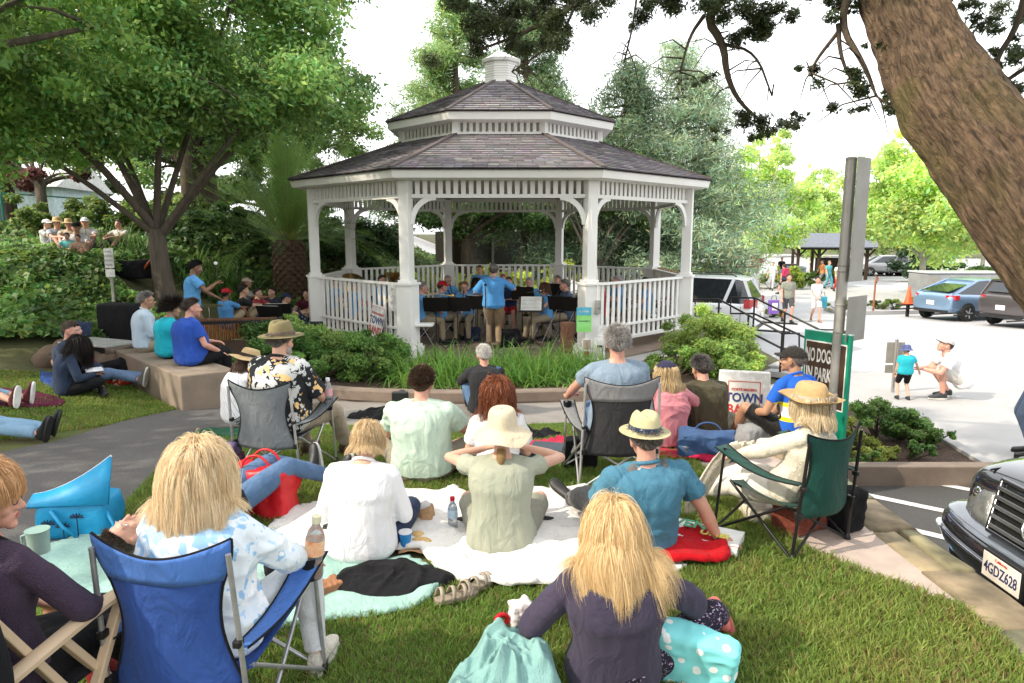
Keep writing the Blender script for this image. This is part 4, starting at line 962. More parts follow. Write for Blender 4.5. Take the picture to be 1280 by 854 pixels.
  for(a,b,rad)in body:
   a,b=np.array(a),np.array(b);ab=b-a;tt=np.clip(((P-a)@ab)/(ab@ab),0,1);cc=a+tt[:,None]*ab;v=P-cc;dist=np.linalg.norm(v,axis=1);rd=rad+lay
   P=np.where((dist<rd)[:,None],cc+v/(dist[:,None]+1e-6)*rd[:,None],P)
  d2=P-pts[-1];nn_=np.linalg.norm(d2,axis=1)[:,None];d=np.where(nn_>1e-6,d2/nn_,d);P=pts[-1]+d*(Ls/S)[:,None]if L>.08 else P
  pts.append(P.copy())
 G=max(24,n//style.get('per',130));gi=r.choice(n,G,replace=False);near_=np.argmin(((Dn[:,None,:]-Dn[gi][None])**2).sum(2),1)if n*G<2e7 else np.concatenate([np.argmin(((q[:,None,:]-Dn[gi][None])**2).sum(2),1)for q in np.array_split(Dn,12)])
 tgt=gi[near_];ck=style.get('clump',.5)*r.uniform(.5,1.15,n)
 for k in range(1,S+1):w_=np.clip(ck*(.25 if L<.08 else 1)*(k/S)**1.1,0,.95)[:,None];g_=pts[k][tgt].copy();pts[k]=pts[k]*(1-w_)+g_*w_
 Wd=style.get('wid',.0016);V=[];lock=near_*1.37
 rnd=r.normal(size=(n,3))
 for k in range(S+1):
  dd=pts[min(k+1,S)]-pts[max(k-1,0)];sd2=np.cross(dd,rnd);sd2/=np.linalg.norm(sd2,axis=1)[:,None]+1e-9;w_=Wd*(1-.75*k/S);V+=[pts[k]-sd2*w_,pts[k]+sd2*w_]
 V=np.stack(V,1);b=np.arange(n)[:,None]*(2*S+2);F=np.stack([b+np.array([[2*k,2*k+1,2*k+3,2*k+2]])for k in range(S)],1).reshape(-1,4)
 tcol=np.clip(.5+.28*np.sin(lock*2.1)+r.normal(0,.22,n),0,1)[:,None];cc=np.array(col)*tcol+np.array(c2)*(1-tcol);cc=cc*r.uniform(.75,1.2,(n,1))
 CC=np.repeat(cc,S,axis=0)
 link('strands',npmesh('strands',V.reshape(-1,3),F,CC),cap,hairmat('hair_strands'));return cap
def wrinkle(me,amp,seed,freq=8.5,cen=None):
 if not amp:return
 V=mverts(me);N_=mnormals(me);Q=V.copy();Q[:,2]*=.62;Q[:,0]+=V[:,2]*.35
 wob=vnoise(V,3.1,seed)[:,None]*.12;Q=Q+wob
 n=1-np.abs(vnoise(Q,freq,seed+1))*2.2;n2=1-np.abs(vnoise(Q,freq*2.1,seed+2))*2;big=vnoise(V,2.2,seed+3)
 d=amp*1.35*(np.clip(n,-.6,1)*.85*np.clip(.55+big,.1,1.3)+n2*.28*(big>-.1)+big*.7-.25)
 setverts(me,V+N_*d[:,None])
def person(label,loc,rz,q,name='person',group=None):
 root=thing(name,label,'person',loc,R(rz),group)
 s=q.get('h',1.72)/1.72;near=q.get('near',0);fem=q.get('fem',False);g=q.get('girth',1.0)
 vox={0:.015,1:.010,2:.0062}[near];wide=q.get('wide',1.0)
 ln,cv,sl_=q.get('lean',0),q.get('curve',12),q.get('side',0)
 X,Y,Z=V3((1,0,0)),V3((0,1,0)),V3((0,0,1));rot0=rotz(R(q.get('twist',0)))
 base=q.get('basis')
 B=base if base is not None else Matrix.Identity(3)
 pel=V3(q.get('pel',(0,0,.10*s)))
 def dirs(a,k):M=B@rotz(R(q.get('twist',0))*k)@roty(R(sl_*k))@rotx(-R(a));return M@X,M@Y,M@Z
 r0,f0,u0=dirs(ln-cv*.5,0.2);r1,f1,u1=dirs(ln,.6);r2,f2,u2=dirs(ln+cv*.5,1);r3,f3,u3=dirs(ln+cv,1)
 wa=pel+u0*.17*s;ch=wa+u1*.16*s;nb=ch+u2*.18*s;sc=nb-u2*.068*s
 sw=(.165 if fem else.185)*s*wide;hw=(.095 if fem else.09)*s*g**.5
 hu=(u3*.75+B@Z*.5+f3*.12).normalized();nt_=nb+hu*.044*s
 hy,hp,hr=q.get('head',(0,0,0));Hm3=B@rotz(R(q.get('twist',0))-R(hy))@roty(R(hr))@rotx(-R(hp))@rotx(-R(q.get('hlean',0)))
 hc=nt_+Hm3@V3((0,.018*s,.090*s));HM=Matrix.Translation(hc)@Hm3.to_4x4()
 root['_h']=0;del root['_h']
 A={}
 for sgn,k in((-1,'l'),(1,'r')):
  sh=sc+r2*sw*sgn+V3(q.get('sh'+k,(0,0,0)));t=V3(q.get('hand_'+k,tuple(sh+V3((sgn*.1,.1,-.5))*s)))
  el,wr=ik(sh,t,.285*s,.255*s,V3(q.get('elbow_'+k,(sgn*.6,-.6,-.5))));A[k]=(sh,el,wr)
  hj=pel+r0*hw*sgn-u0*.02*s;t=V3(q.get('foot_'+k,(sgn*.12,.75,.08)))
  kn,an=ik(hj,t,.43*s,.42*s,V3(q.get('knee_'+k,(0,.2,1))));A['f'+k]=(hj,kn,an)
 skm=skin(q.get('skin','light'));belly=q.get('belly',0)
 prof=[(pel-u0*.085*s,r0,f0,.13,.085),(pel-u0*.03*s,r0,f0,.168,.108),(pel+u0*.05*s,r0,f0,.165,.108),(wa,r0,f0,.140 if fem else.150,.098),(wa+u1*.09*s,r1,f1,.148 if fem else.158,.108),(ch,r1,f1,.16,.115),(ch+u2*.08*s,r2,f2,.165*(sw/.185/s),.105),(nb-u2*.055*s,r2,f2,.155*(sw/.185/s),.085),(nb-u2*.012*s,r2,f2,.085,.062),(nb+u2*.02*s,r2,f2,.056,.056)]
 def torso(mb,grow,top=len(prof),bot=0,bel=0):
  rings=[]
  for i,(c,r_,f_,a,b)in enumerate(prof[bot:top]):
   i+=bot;gg=g if i<7 else g**.4;bb=(belly*[0,.3,.8,1,.8,.4,.1,0,0,0][i])*s
   gr=grow*(.45 if i>=8 else 1)
   rings.append(sect(c+f_*bb*.5,r_,f_,a*s*gg+gr,b*s*gg+gr+bb*.5))
  mb.loft(smooth_rings(rings,4))
  for k in 'lr':capsule(mb,nb-u2*.022*s,A[k][0]+u2*.012*s,.046*s+grow*.4,.042*s+grow*.45)
 mb=MB();torso(mb,-.004)
 ns=.054*s*(.88 if fem else 1);capsule(mb,nb-u2*.03*s,hc+Hm3@V3((0,-.028*s,-.045*s)),ns*1.08,ns);headmesh(mb,HM,s,near,fem)
 am=q.get('arm',1.0)*(.86 if fem else 1)
 for k in 'lr':
  sh,el,wr=A[k];limb(mb,[sh,sh.lerp(el,.4),el,el.lerp(wr,.35),wr],[.050*s*am,.046*s*am,.037*s*am,.040*s*am,.0255*s*am],endcap=False)
  d=q.get('hd_'+k);fd=(wr-el).normalized()if d is None else V3(d).normalized();sg=1 if k=='r' else-1
  pn=V3(q.get('palm_'+k,(0,0,-1)));side=fd.cross(pn)*(1 if k=='l' else-1)
  if side.length<.05:side=V3((-sg,.1,.1))
  hand(mb,wr,fd,pn,side,s*(.92 if fem else 1),q.get('curl',.55),near=near>0)
  hj,kn,an=A['f'+k];lg=q.get('leg',1.0);limb(mb,[hj,hj.lerp(kn,.45),kn,kn.lerp(an,.32),an],[.086*s*g**.6*lg,.074*s*g**.5*lg,.054*s*lg,.055*s*lg,.036*s])
  if q.get('bare'):
   fdv=V3(q.get('toe_'+k,(0,1,.1))).normalized();upv=(kn-an).normalized();upv=(upv-fdv*upv.dot(fdv)).normalized();sd3=fdv.cross(upv)
   rings=[]
   for(y,zc,a,b)in((-.055,-.035,.022,.026),(-.03,-.03,.032,.034),(.02,-.018,.034,.042),(.08,-.035,.04,.028),(.13,-.048,.045,.018),(.165,-.052,.043,.013)):rings.append(sect(an+fdv*y*s+upv*zc*s,sd3,upv,a*s,b*s,14))
   mb.loft(rings)
   for i in range(5):
    o=(-.034+.017*i)*(1 if k=='l' else-1);L_=.048-.006*i;capsule(mb,an+fdv*(.15)*s+sd3*o*s+upv*-.053*s,an+fdv*(.155+L_)*s+sd3*o*s-upv*.056*s,.0105*s,(.012 if i==0 else.009)*s,8)
 me=remesh_obj(mb,vox,3 if near else 2);link('body',me,root,skm)
 if q.get('face',1):
  T=lambda x,y,z:HM@V3((x*s,y*s,z*s))
  mb=MB();
  for sg in(-1,1):mb.ell(T(sg*.030,.0805,.008),(.0125*s,.009*s,.0075*s),Hm3,12,8)
  ey=mb.build('eyes',mat('eye_white',(.75,.72,.68),.2,bump=0),root,smooth=180);mb=MB()
  for sg in(-1,1):mb.ell(T(sg*.030,.0868,.008),(.0055*s,.0038*s,.0058*s),Hm3,10,7)
  mb.build('pupils',mat('iris',(.05,.03,.02),.15,bump=0),ey,smooth=180);mb=MB()
  for sg in(-1,1):mb.tube([T(sg*.012,.0915,.030),T(sg*.030,.0925,.036),T(sg*.047,.080,.030)],[.003*s,.0038*s,.002*s],6)
  mb.build('eyebrows',mat('brow_hair',tuple(c*.5 for c in q.get('hc',(.1,.07,.05))),.8,bump=.2),root,smooth=180)
  mb=MB();mb.ell(T(0,.0965,-.0565),(.0215*s,.0048*s,.0042*s),Hm3,12,7);mb.ell(T(0,.0948,-.0655),(.018*s,.0055*s,.005*s),Hm3,12,7)
  mb.build('lips',mat('lip_'+q.get('skin','light'),tuple(a*b for a,b in zip(SKIN[q.get('skin','light')],(.85,.55,.6))),.45,bump=.05),root,smooth=180)
 wr_amp=q.get('wr',.006)
 if q.get('top'):
  kind,m_=q['top'];ease=q.get('ease',.016)*s;mb=MB()
  torso(mb,ease,top=9,bot=q.get('hem',1))
  sl={'tee':.62,'long':2.0,'vest':0,'three':1.5,'elbow':.95,'cap':.32}[kind]
  for k in 'lr':
   sh,el,wr=A[k]
   mb.ell(sh,(.050*s*am+ease*.55,)*3,n=14,m=9)
   if sl<=0:continue
   e1=sh.lerp(el,min(sl,1));mb.tube([sh,e1],[.052*s*am+ease*.6,(.05*s*am+ease*(.95 if sl<1 else.5))],14)
   if sl>1:
    e2=el.lerp(wr,sl-1.03);mb.ell(el,(.045*s*am+ease*.55,)*3,n=12,m=8);mb.tube([el,el.lerp(e2,.5),e2],[.045*s*am+ease*.5,.043*s*am+ease*.5,.031*s*am+ease*.5],14)
  me=remesh_obj(mb,vox*1.05,5 if near else 3);wrinkle(me,wr_amp*(1 if near else.8),q.get('seed',1));tp=link('shirt',me,root,m_)
  if q.get('collar'):
   mb=MB();c0=nb-u2*.002*s;pts_=[c0+r2*math.cos(a)*.068*s+f2*(math.sin(a)*.066*s)+u2*(.012-.014*math.sin(a))*s for a in np.linspace(0,2*math.pi,18)[:-1]]
   mb.tube(pts_,[.012*s]*17,8,closed=True);mb.build('collar',q['collar']if not isinstance(q['collar'],bool)else m_,tp,smooth=180)
 if q.get('bottom'):
  kind,m_=q['bottom'];e=.012*s;mb=MB();torso(mb,e*.15,top=4 if kind!='dress' else 5,bot=0);fr={'pants':1.93,'shorts':.92,'crop':1.6,'skirt':.9,'dress':1.3}[kind];lg=q.get('leg',1.0)
  for k in 'lr':
   hj,kn,an=A['f'+k];mb.ell(hj,(.088*s*g**.6,)*3,n=14,m=9);e1=hj.lerp(kn,min(fr,1));mb.tube([hj,hj.lerp(e1,.5),e1],[(.094*s*g**.6)*lg,(.084*s*g**.5+e*.4)*lg,((.062 if fr>=1 else.072)*s+e)*lg],16)
   if fr>1:e2=kn.lerp(an,fr-1);mb.ell(kn,((.058*s+e*.8)*lg,)*3,n=12,m=8);mb.tube([kn,kn.lerp(e2,.5),e2],[(.058*s+e*.8)*lg,(.054*s+e*.9)*lg,(.043*s+e*1.1)*lg],14)
  me=remesh_obj(mb,vox*1.1,5 if near else 3);wrinkle(me,wr_amp*.8,q.get('seed',1)+9,6);link('trousers' if kind in('pants','crop')else kind,me,root,m_)
 if q.get('shoes'):
  m_=q['shoes']
  for k in 'lr':
   hj,kn,an=A['f'+k];fdv=V3(q.get('toe_'+k,(0,1,.1))).normalized();upv=(kn-an).normalized();upv=(upv-fdv*upv.dot(fdv)).normalized();sd3=fdv.cross(upv);rings=[]
   for(y,zc,a,b)in((-.07,-.03,.024,.035),(-.045,-.02,.036,.05),(.0,-.01,.038,.056),(.05,-.028,.039,.043),(.10,-.042,.044,.03),(.15,-.048,.046,.024),(.19,-.052,.036,.018),(.205,-.056,.02,.010)):rings.append(sect(an+fdv*y*s+upv*zc*s,sd3,upv,a*s,b*s,14))
   mb=MB();mb.loft(rings);sh_=mb.build('shoe',m_,root,smooth=180,subsurf=1)
   mb=MB();mb.loft([sect(an+fdv*(.066+0)*s-upv*z_*s,fdv,sd3,.142*s,w_*s,18,2.6)for z_,w_ in((.066,.044),(.088,.046))]);mb.build('sole',q.get('sole',m_),sh_,smooth=40)
 if q.get('hair'):
  st=q['hair'];bodyc=[(tuple(A['l'][0]),tuple(A['r'][0]),.085*s),(tuple(nb),tuple(pel),(.115 if fem else.125)*s*g)]+[(tuple(p),tuple(r_),rd)for p,r_,rd in q.get('coll',[])]
  hair_part(root,HM,s,st,q.get('hc',(.1,.06,.04)),near,bodyc,q.get('hc2'),q.get('seed',1))
 if q.get('beard'):
  mb=MB();
  for c,r_ in(((0,.07,-.085),(.045,.034,.035)),((.045,.03,-.06),(.02,.035,.035)),((-.045,.03,-.06),(.02,.035,.035))):mb.ell(HM@(V3(c)*s),tuple(k*s for k in r_),Hm3,12,8)
  link('beard',remesh_obj(mb,.007),root,mat('beard_hair',q['beard'],.9,bump=.8,bscale=200))
 return root,HM,s,A,dict(nb=nb,pel=pel,ch=ch,wa=wa,f=(f0,f1,f2),r=(r0,r1,r2),u=(u0,u1,u2))
def hat(root,HM,s,m_,brim=.12,crown_h=.10,cr=.092,flat=False,droop=.02,band=None,pinch=0,tilt=0,wavy=.0,seed=1,zoff=.062,up_edge=0,near=True,name='hat',top_r=.8):
 n=48;rings=[];r=random.Random(seed);ph=r.uniform(0,6)
 def P(rad,z,a,wv=0):return HM@(rotx(-R(tilt))@V3((math.cos(a)*rad*.96,math.sin(a)*rad*1.16,z+wv*math.sin(a*3+ph)+wv*.6*math.sin(a*5+ph*2))))if True else None
 k_=s;H=crown_h
 prof=[(cr+brim,-droop+up_edge),(cr+brim*.97,-droop+up_edge+.004),(cr+brim*.7,-droop*.55+up_edge*.25),(cr+brim*.35,-droop*.15),(cr+.006,.0),(cr,.012),(cr*.985,H*.4),(cr*(1+top_r)/2,H*.78),(cr*top_r*.95,H*.95),(cr*top_r*.72,H*1.01),(cr*.3,H*1.0),(.004,H*.985)]
 mb=MB()
 for i,(rad,z)in enumerate(prof):
  ring=[]
  for k in range(n):
   a=2*math.pi*k/n;w_=wavy*max(0,(rad-cr)/max(brim,.01));p=V3((math.cos(a)*rad*.94,math.sin(a)*rad*(1.16 if rad<=cr+.01 else 1.08),z+w_*(math.sin(a*3+ph)+.6*math.sin(a*5+2*ph))+zoff))
   if pinch and i>=8:p.z-=pinch*math.exp(-(p.x/.02)**2)*(1 if p.y>-.05 else.6);
   if pinch and 6<i<10 and p.y>.03:p.x*=1-pinch*9*(p.y/.1)
   ring.append(HM@(rotx(-R(tilt))@(p*s)))
  rings.append(ring)
 mb.loft(rings,caps=False);o=mb.build(name,m_,root,smooth=60,solid=.004,subsurf=1 if near else 0)
 if band:
  mb=MB();rr2=[[HM@(rotx(-R(tilt))@(V3((math.cos(a)*q_*.94,math.sin(a)*q_*1.16,z_+zoff))*s))for a in np.linspace(0,2*math.pi,37)[:-1]]for q_,z_ in((cr+.0035,.006),(cr+.0045,.018),(cr+.003,.036),(cr+.001,.040))]
  mb.loft(rr2,caps=False);mb.build('hat_band',band,o,smooth=60)
 return o
def cap(root,HM,s,m_,m2=None,back=False,tilt=0,name='cap'):
 sg=-1 if back else 1;M=HM@rotx(-R(tilt)).to_4x4();mb=MB();rings=[];n=32
 for ph in(0,12,25,40,55,70,82,89):
  rings.append([M@(V3((math.cos(a)*math.cos(R(ph))*.090,math.sin(a)*math.cos(R(ph))*.113-.008,.048+math.sin(R(ph))*.088))*s)for a in np.linspace(0,2*math.pi,n+1)[:-1]])
 mb.loft(rings,caps=False);mb.f.append(tuple(len(mb.v)-n+i for i in range(n)));mb.m.append(0);mb.ell(M@V3((0,-.008*s,.137*s)),(.008*s,)*3)
 o=mb.build(name,m_,root,smooth=60);mb=MB();a_=np.linspace(R(20),R(160),13);rin,ro=[],[]
 for k,(rad,dz)in enumerate(((.0,0),(.03,.002),(.06,-.004),(.072,-.008))):
  rin.append([M@(V3((math.cos(a)*(.088+rad*.35*abs(math.sin(a))),sg*(math.sin(a)*(.108+rad)-.008),.050+dz-.012*abs(math.cos(a))*(rad/.07)))*s)for a in a_])
 mb.loft(rin,caps=False,closed=False);mb.build('visor',m2 or m_,o,smooth=180,solid=.004);return o
def glasses(root,HM,s,m_=None,dark=False,up=False):
 m_=m_ or mat('black_plastic',(.012,.012,.012),.3,bump=0);mb=MB();T=lambda x,y,z:HM@(V3((x,y+(-.03 if up else 0),z+(.075 if up else 0)))*s)
 for sg in(-1,1):
  mb.tube([T(sg*.031+.021*math.cos(a),.103-abs(.021*math.cos(a)+sg*.031)*.14,.006+.016*math.sin(a))for a in np.linspace(0,2*math.pi,17)[:-1]],[.0019*s]*16,6,closed=True)
  mb.tube([T(sg*.053,.096,.010),T(sg*.079,.06,.012),T(sg*.083,-.01,.006),T(sg*.082,-.03,-.006)],.0018*s,6)
 mb.tube([T(-.010,.103,.010),T(0,.107,.013),T(.010,.103,.010)],.0018*s,6);o=mb.build('glasses',m_,root,smooth=180)
 if dark:
  mb=MB()
  for sg in(-1,1):mb.ell(T(sg*.031,.100,.006),(.020*s,.003*s,.015*s),HM.to_3x3(),14,8)
  mb.build('lenses',mat('dark_lens',(.01,.01,.012),.08,bump=0),o,smooth=180)
 return o
m_steel=mat('grey_tube',(.42,.42,.43),.35,(.32,.32,.33),scale=20,bump=.05,metal=.6)
m_blk=mat('black_plastic',(.012,.012,.012),.4,bump=0)
m_trim=cloth('black_trim',(.012,.012,.014))
def camp_chair(label,loc,rz,fab,fab2=None,frame=None,w=.54,sh=.40,bh=.90,arm_l=True,arm_r=True,recl=.10,cup='r',group='folding camp chairs among the audience',logo=None,split=.3):
 t=thing('camp_chair',label,'chair',loc,R(rz),group);fr=frame or m_steel;h=w/2
 FL,FR,RL,RR=(-h-.07,.30,.012),(h+.07,.30,.012),(-h-.02,-.27,.012),(h+.02,-.27,.012)
 seatc={'fl':(-h,.24,sh),'fr':(h,.24,sh),'rl':(-h,-.20,sh-.03),'rr':(h,-.20,sh-.03)}
 top={'l':(-h+.005,-.27-recl,bh),'r':(h-.005,-.27-recl,bh)}
 def tb(name,p,q,r_=.0095):
  mb=MB();mb.tube([p,q],r_,10);o=mb.build(name,fr,t,smooth=60);return o
 for a,b in((FL,seatc['fr']),(FR,seatc['fl']),(RL,seatc['rr']),(RR,seatc['rl']),(FL,seatc['rl']),(FR,seatc['rr']),(RL,seatc['fl']),(RR,seatc['fr'])):tb('leg',a,b)
 for k,f_ in(('l',RL),('r',RR)):tb('back_post',f_,(top[k][0],top[k][1]-.004,bh-.05),.0105)
 tb('front_post',FL,(-h-.06,.25,.60));tb('front_post',FR,(h+.06,.25,.60))
 for p in(FL,FR,RL,RR):
  mb=MB();mb.lathe([(.02,0),(.024,.01),(.018,.035),(.012,.05)],(p[0],p[1],0),12);mb.build('foot',m_blk,t,smooth=50)
 for(x,y)in((-h,-.285),(h,-.285)):
  mb=MB();mb.box((x,y,sh*.82),(.032,.05,.045));mb.build('hub',m_blk,t,bevel=.006);mb=MB();mb.box((x,y-.02,sh*1.32),(.03,.04,.03));mb.build('hub',m_blk,t,bevel=.006)
 def sheet(name,fn,nu,nv,m_,edge=True):
  V,F=[],[]
  for j in range(nv+1):
   for i in range(nu+1):V.append(fn(i/nu,j/nv))
  for j in range(nv):
   for i in range(nu):a=j*(nu+1)+i;F.append((a,a+1,a+nu+2,a+nu+1))
  mb=MB();mb.add(V,F);o=mb.build(name,m_,t,smooth=180,solid=.003)
  return o,V
 def back(u,v):
  wd=(h-.0)*(1-.26*math.sin(math.pi*min(1,v*1.0))**1.3*(1 if v<.72 else max(0,(1-v)/.28)**.8));x=(u*2-1)*wd
  z=sh*.74+(bh-sh*.74)*v;y=-.24-recl*v-.02+(-.075*(1-(2*u-1)**2))*(1-v*.25)
  if v>.8:z-=.06*(1-(2*u-1)**2)*(v-.8)/.2
  return(x,y+.006*math.sin(9*u+6*v),z)
 o,V=sheet('backrest',back,20,20,fab)
 if fab2:
  def band(u,v):p=back(u,1-split+split*v*.995-(0 if v>.02 else.035*(1-(2*u-1)**2)*0));return(p[0],p[1]-.005,p[2])
  sheet('head_panel',band,20,6,fab2)
 mb=MB();mb.tube([V3(back(0,k/20))for k in range(21)],.006,6);mb.tube([V3(back(k/20,1))for k in range(21)],.006,6);mb.tube([V3(back(1,k/20))for k in range(21)],.006,6);mb.build('piping',m_trim,o,smooth=180)
 if logo:link('lettering',logo,o)
 def seat(u,v):
  x=(u*2-1)*h;y=.25-.47*v;return(x,y,sh-.03*v-.085*(1-(2*u-1)**2)*math.sin(math.pi*(.12+v*.8)))
 sheet('seat',seat,12,12,fab)
 for k,on in((-1,arm_l),(1,arm_r)):
  if not on:continue
  def armf(u,v,k=k):x=k*(h+.0+.05*v)+(u-.5)*(.055+.07*v);y=-.29+.58*v;return(x,y,.50+.10*v-.05*math.sin(math.pi*v))
  o,V=sheet('armrest',armf,4,12,fab2 or fab)
  mb=MB();mb.tube([V3(armf(0,q/12))for q in range(13)],.005,6);mb.tube([V3(armf(1,q/12))for q in range(13)],.005,6);mb.build('piping',m_trim,o,smooth=180)
  if(cup=='r' and k==1)or(cup=='l' and k==-1)or cup=='b':
   mb=MB();mb.lathe([(.03,-.10),(.036,0),(.038,.004),(.034,0),(.028,-.098)],(k*(h+.055),.22,.60),16);mb.build('cup_holder',m_trim,o,smooth=60)
 return t
def loc(px,D,zmid=.5,zf=None):
 ax=D*.988+(2-zmid)*.155;x=(px-640)/853*ax;return(x,D,(zf or gz)(x,D))
def vor_mat(name,base,spots,scale=9,thr=(.28,.34),base2=None,pet=0.12):
 """printed cloth: soft blotches of several colours on a ground colour"""
 m,nt,b=_nt(name);N,L=nt.nodes,nt.links;tc=N.new('ShaderNodeTexCoord');prev=None
 nz=N.new('ShaderNodeTexNoise');nz.inputs['Scale'].default_value=scale*1.6;L.new(tc.outputs['Object'],nz.inputs[0])
 mxv=N.new('ShaderNodeMixRGB');mxv.blend_type='ADD';mxv.inputs[0].default_value=pet;L.new(tc.outputs['Object'],mxv.inputs[1]);L.new(nz.outputs['Color'],mxv.inputs[2])
 for i,(c,sc_,t)in enumerate(spots):
  v=N.new('ShaderNodeTexVoronoi');v.inputs['Scale'].default_value=scale*sc_;mp=N.new('ShaderNodeMapping');mp.inputs['Location'].default_value=(i*3.3,i*1.7,i*.9)
  L.new(mxv.outputs[0],mp.inputs[0]);L.new(mp.outputs[0],v.inputs[0]);cr=N.new('ShaderNodeValToRGB');cr.color_ramp.elements[0].position=t;cr.color_ramp.elements[1].position=t+.03
  cr.color_ramp.elements[0].color=(1,1,1,1);cr.color_ramp.elements[1].color=(0,0,0,1);L.new(v.outputs['Distance'],cr.inputs[0])
  mx=N.new('ShaderNodeMixRGB');L.new(cr.outputs[0],mx.inputs[0]);mx.inputs[2].default_value=tuple(c)+(1,)
  if prev is None:mx.inputs[1].default_value=tuple(base)+(1,)
  else:L.new(prev.outputs[0],mx.inputs[1])
  prev=mx
 L.new(prev.outputs[0],b.inputs['Base Color']);b.inputs['Roughness'].default_value=.85;b.inputs['Specular IOR Level'].default_value=.15;MATS[name]=m;return m
def band_mat(name,ramp,axis=2,lo=0,hi=1,rep=0,rot=0):
 """cloth with colour bands along an object axis; ramp = [(pos, rgb)] ; rep repeats it"""
 m,nt,b=_nt(name);N,L=nt.nodes,nt.links;tc=N.new('ShaderNodeTexCoord');mp=N.new('ShaderNodeMapping');mp.inputs['Rotation'].default_value=(0,R(rot),0)if axis!=1 else(R(rot),0,0)
 L.new(tc.outputs['Object'],mp.inputs[0]);sp=N.new('ShaderNodeSeparateXYZ');L.new(mp.outputs[0],sp.inputs[0]);mr=N.new('ShaderNodeMapRange');mr.inputs[1].default_value=lo;mr.inputs[2].default_value=hi;mr.clamp=False
 L.new(sp.outputs[axis],mr.inputs[0]);src=mr.outputs[0]
 if rep:
  fr=N.new('ShaderNodeMath');fr.operation='FRACT';mu=N.new('ShaderNodeMath');mu.operation='MULTIPLY';mu.inputs[1].default_value=rep;L.new(src,mu.inputs[0]);L.new(mu.outputs[0],fr.inputs[0]);src=fr.outputs[0]
 cr=N.new('ShaderNodeValToRGB');cr.color_ramp.interpolation='CONSTANT';e=cr.color_ramp.elements;e[0].position=ramp[0][0];e[0].color=tuple(ramp[0][1])+(1,)
 e[1].position=ramp[1][0];e[1].color=tuple(ramp[1][1])+(1,)
 for p,c in ramp[2:]:q=e.new(p);q.color=tuple(c)+(1,)
 L.new(src,cr.inputs[0]);L.new(cr.outputs[0],b.inputs['Base Color']);b.inputs['Roughness'].default_value=.8;b.inputs['Specular IOR Level'].default_value=.15;MATS[name]=m;return m
WHT=cloth('white_cotton',(.80,.79,.80),(.72,.71,.74));KHA=cloth('khaki_twill',(.34,.27,.17));KHG=cloth('khaki_shorts',(.30,.27,.21));BLKC=cloth('black_cloth',(.014,.014,.016),sheen=.1)
NAVY=cloth('navy_cloth',(.03,.045,.09));JEAN=cloth('blue_denim',(.12,.20,.34),(.07,.13,.24),weave=700,bump=.4,scale=8);LJEAN=cloth('light_denim',(.24,.38,.52),(.17,.29,.42),scale=8)
BANDB=cloth('band_polo_blue',(.12,.36,.68),(.10,.30,.60));GREYT=cloth('grey_cotton',(.30,.31,.32));BLKSH=mat('black_shoe',(.015,.015,.016),.5,bump=.1);SOLE=mat('pale_sole',(.6,.58,.54),.7,bump=.1);BRNSH=mat('brown_shoe',(.07,.04,.025),.5,bump=.15)
STRAW=mat('straw',(.62,.46,.25),.8,(.48,.34,.17),scale=40,bump=.6,bscale=260,var=1);PSTRAW=mat('pale_straw',(.60,.55,.33),.8,(.48,.44,.26),scale=40,bump=.6,bscale=260,var=1)
CROSS=dict(foot_l=(.16,.40,.07),foot_r=(-.16,.34,.07),knee_l=(-1,.5,.35),knee_r=(1,.5,.35),toe_l=(1,.2,0),toe_r=(-1,.2,0))
HUG=dict(foot_l=(-.13,.56,.08),foot_r=(.13,.56,.08),knee_l=(-.25,.2,1),knee_r=(.25,.2,1),hand_l=(-.10,.46,.40),hand_r=(.10,.46,.40),hd_l=(.7,.6,-.2),hd_r=(-.7,.6,-.2),elbow_l=(-1,-.2,-.6),elbow_r=(1,-.2,-.6))
LAP=dict(hand_l=(-.10,.30,.28),hand_r=(.10,.30,.28))
def hs(t=.010,n=0,L=.03,**k):d=dict(t=t,n=n,L=L);d.update(k);return d
def P(*a,**k):d={};[d.update(x)for x in a];d.update(k);return d
person('person with short blonde hair in a loose white blouse sitting on the blanket',loc(450,4.02,.4,parkz),-4,P(CROSS,LAP,near=2,fem=True,h=1.70,girth=1.12,lean=12,curve=34,head=(6,28,0),top=('long',WHT),hem=0,ease=.042,wr=.011,bottom=('pants',NAVY),hair=hs(.013,16000,.10,back=-50,side=-14,fluff=.004,wid=.0010,wave=.05,g=.5,lift=.04),hc=(.86,.68,.42),hc2=(.50,.36,.2),collar=True,seed=3,face=0,shoes=BLKSH,belly=.06,am=1,wide=1.05),group=None)
person('broad man in a mint green tee shirt and khaki shorts on the lawn',loc(526,5.42,.4,parkz),-3,P(near=2,h=1.84,girth=1.28,wide=1.14,lean=6,curve=28,head=(4,4,0),top=('tee',cloth('mint_cotton',(.50,.62,.52),(.42,.55,.45))),hem=1,ease=.026,wr=.011,belly=.14,bottom=('shorts',KHG),foot_l=(-.06,.62,.08),foot_r=(.12,.60,.08),knee_l=(-1,.3,.5),knee_r=(1,.3,.5),hand_l=(-.14,.38,.42),hand_r=(.22,.44,.36),elbow_l=(-.7,-.3,-.7),elbow_r=(.8,-.3,-.6),skin='pink',shoes=BLKSH,hair=hs(.011,6000,.03,back=-56),hc=(.10,.060,.035),hc2=(.05,.03,.02),seed=5,face=0,arm=1.12))
person('elderly person with cropped white hair and black jacket sitting at the curb',loc(606,8.15,.4,parkz),12,P(HUG,near=1,h=1.74,girth=1.1,lean=4,curve=26,head=(-4,0,0),top=('long',cloth('black_jacket',(.035,.036,.04),(.02,.02,.022))),ease=.028,wr=.012,bottom=('pants',JEAN),shoes=BLKSH,skin='pink',hair=hs(.008,2500,.018,back=-50,front=30),hc=(.80,.78,.74),hc2=(.6,.56,.52),seed=8,face=1))
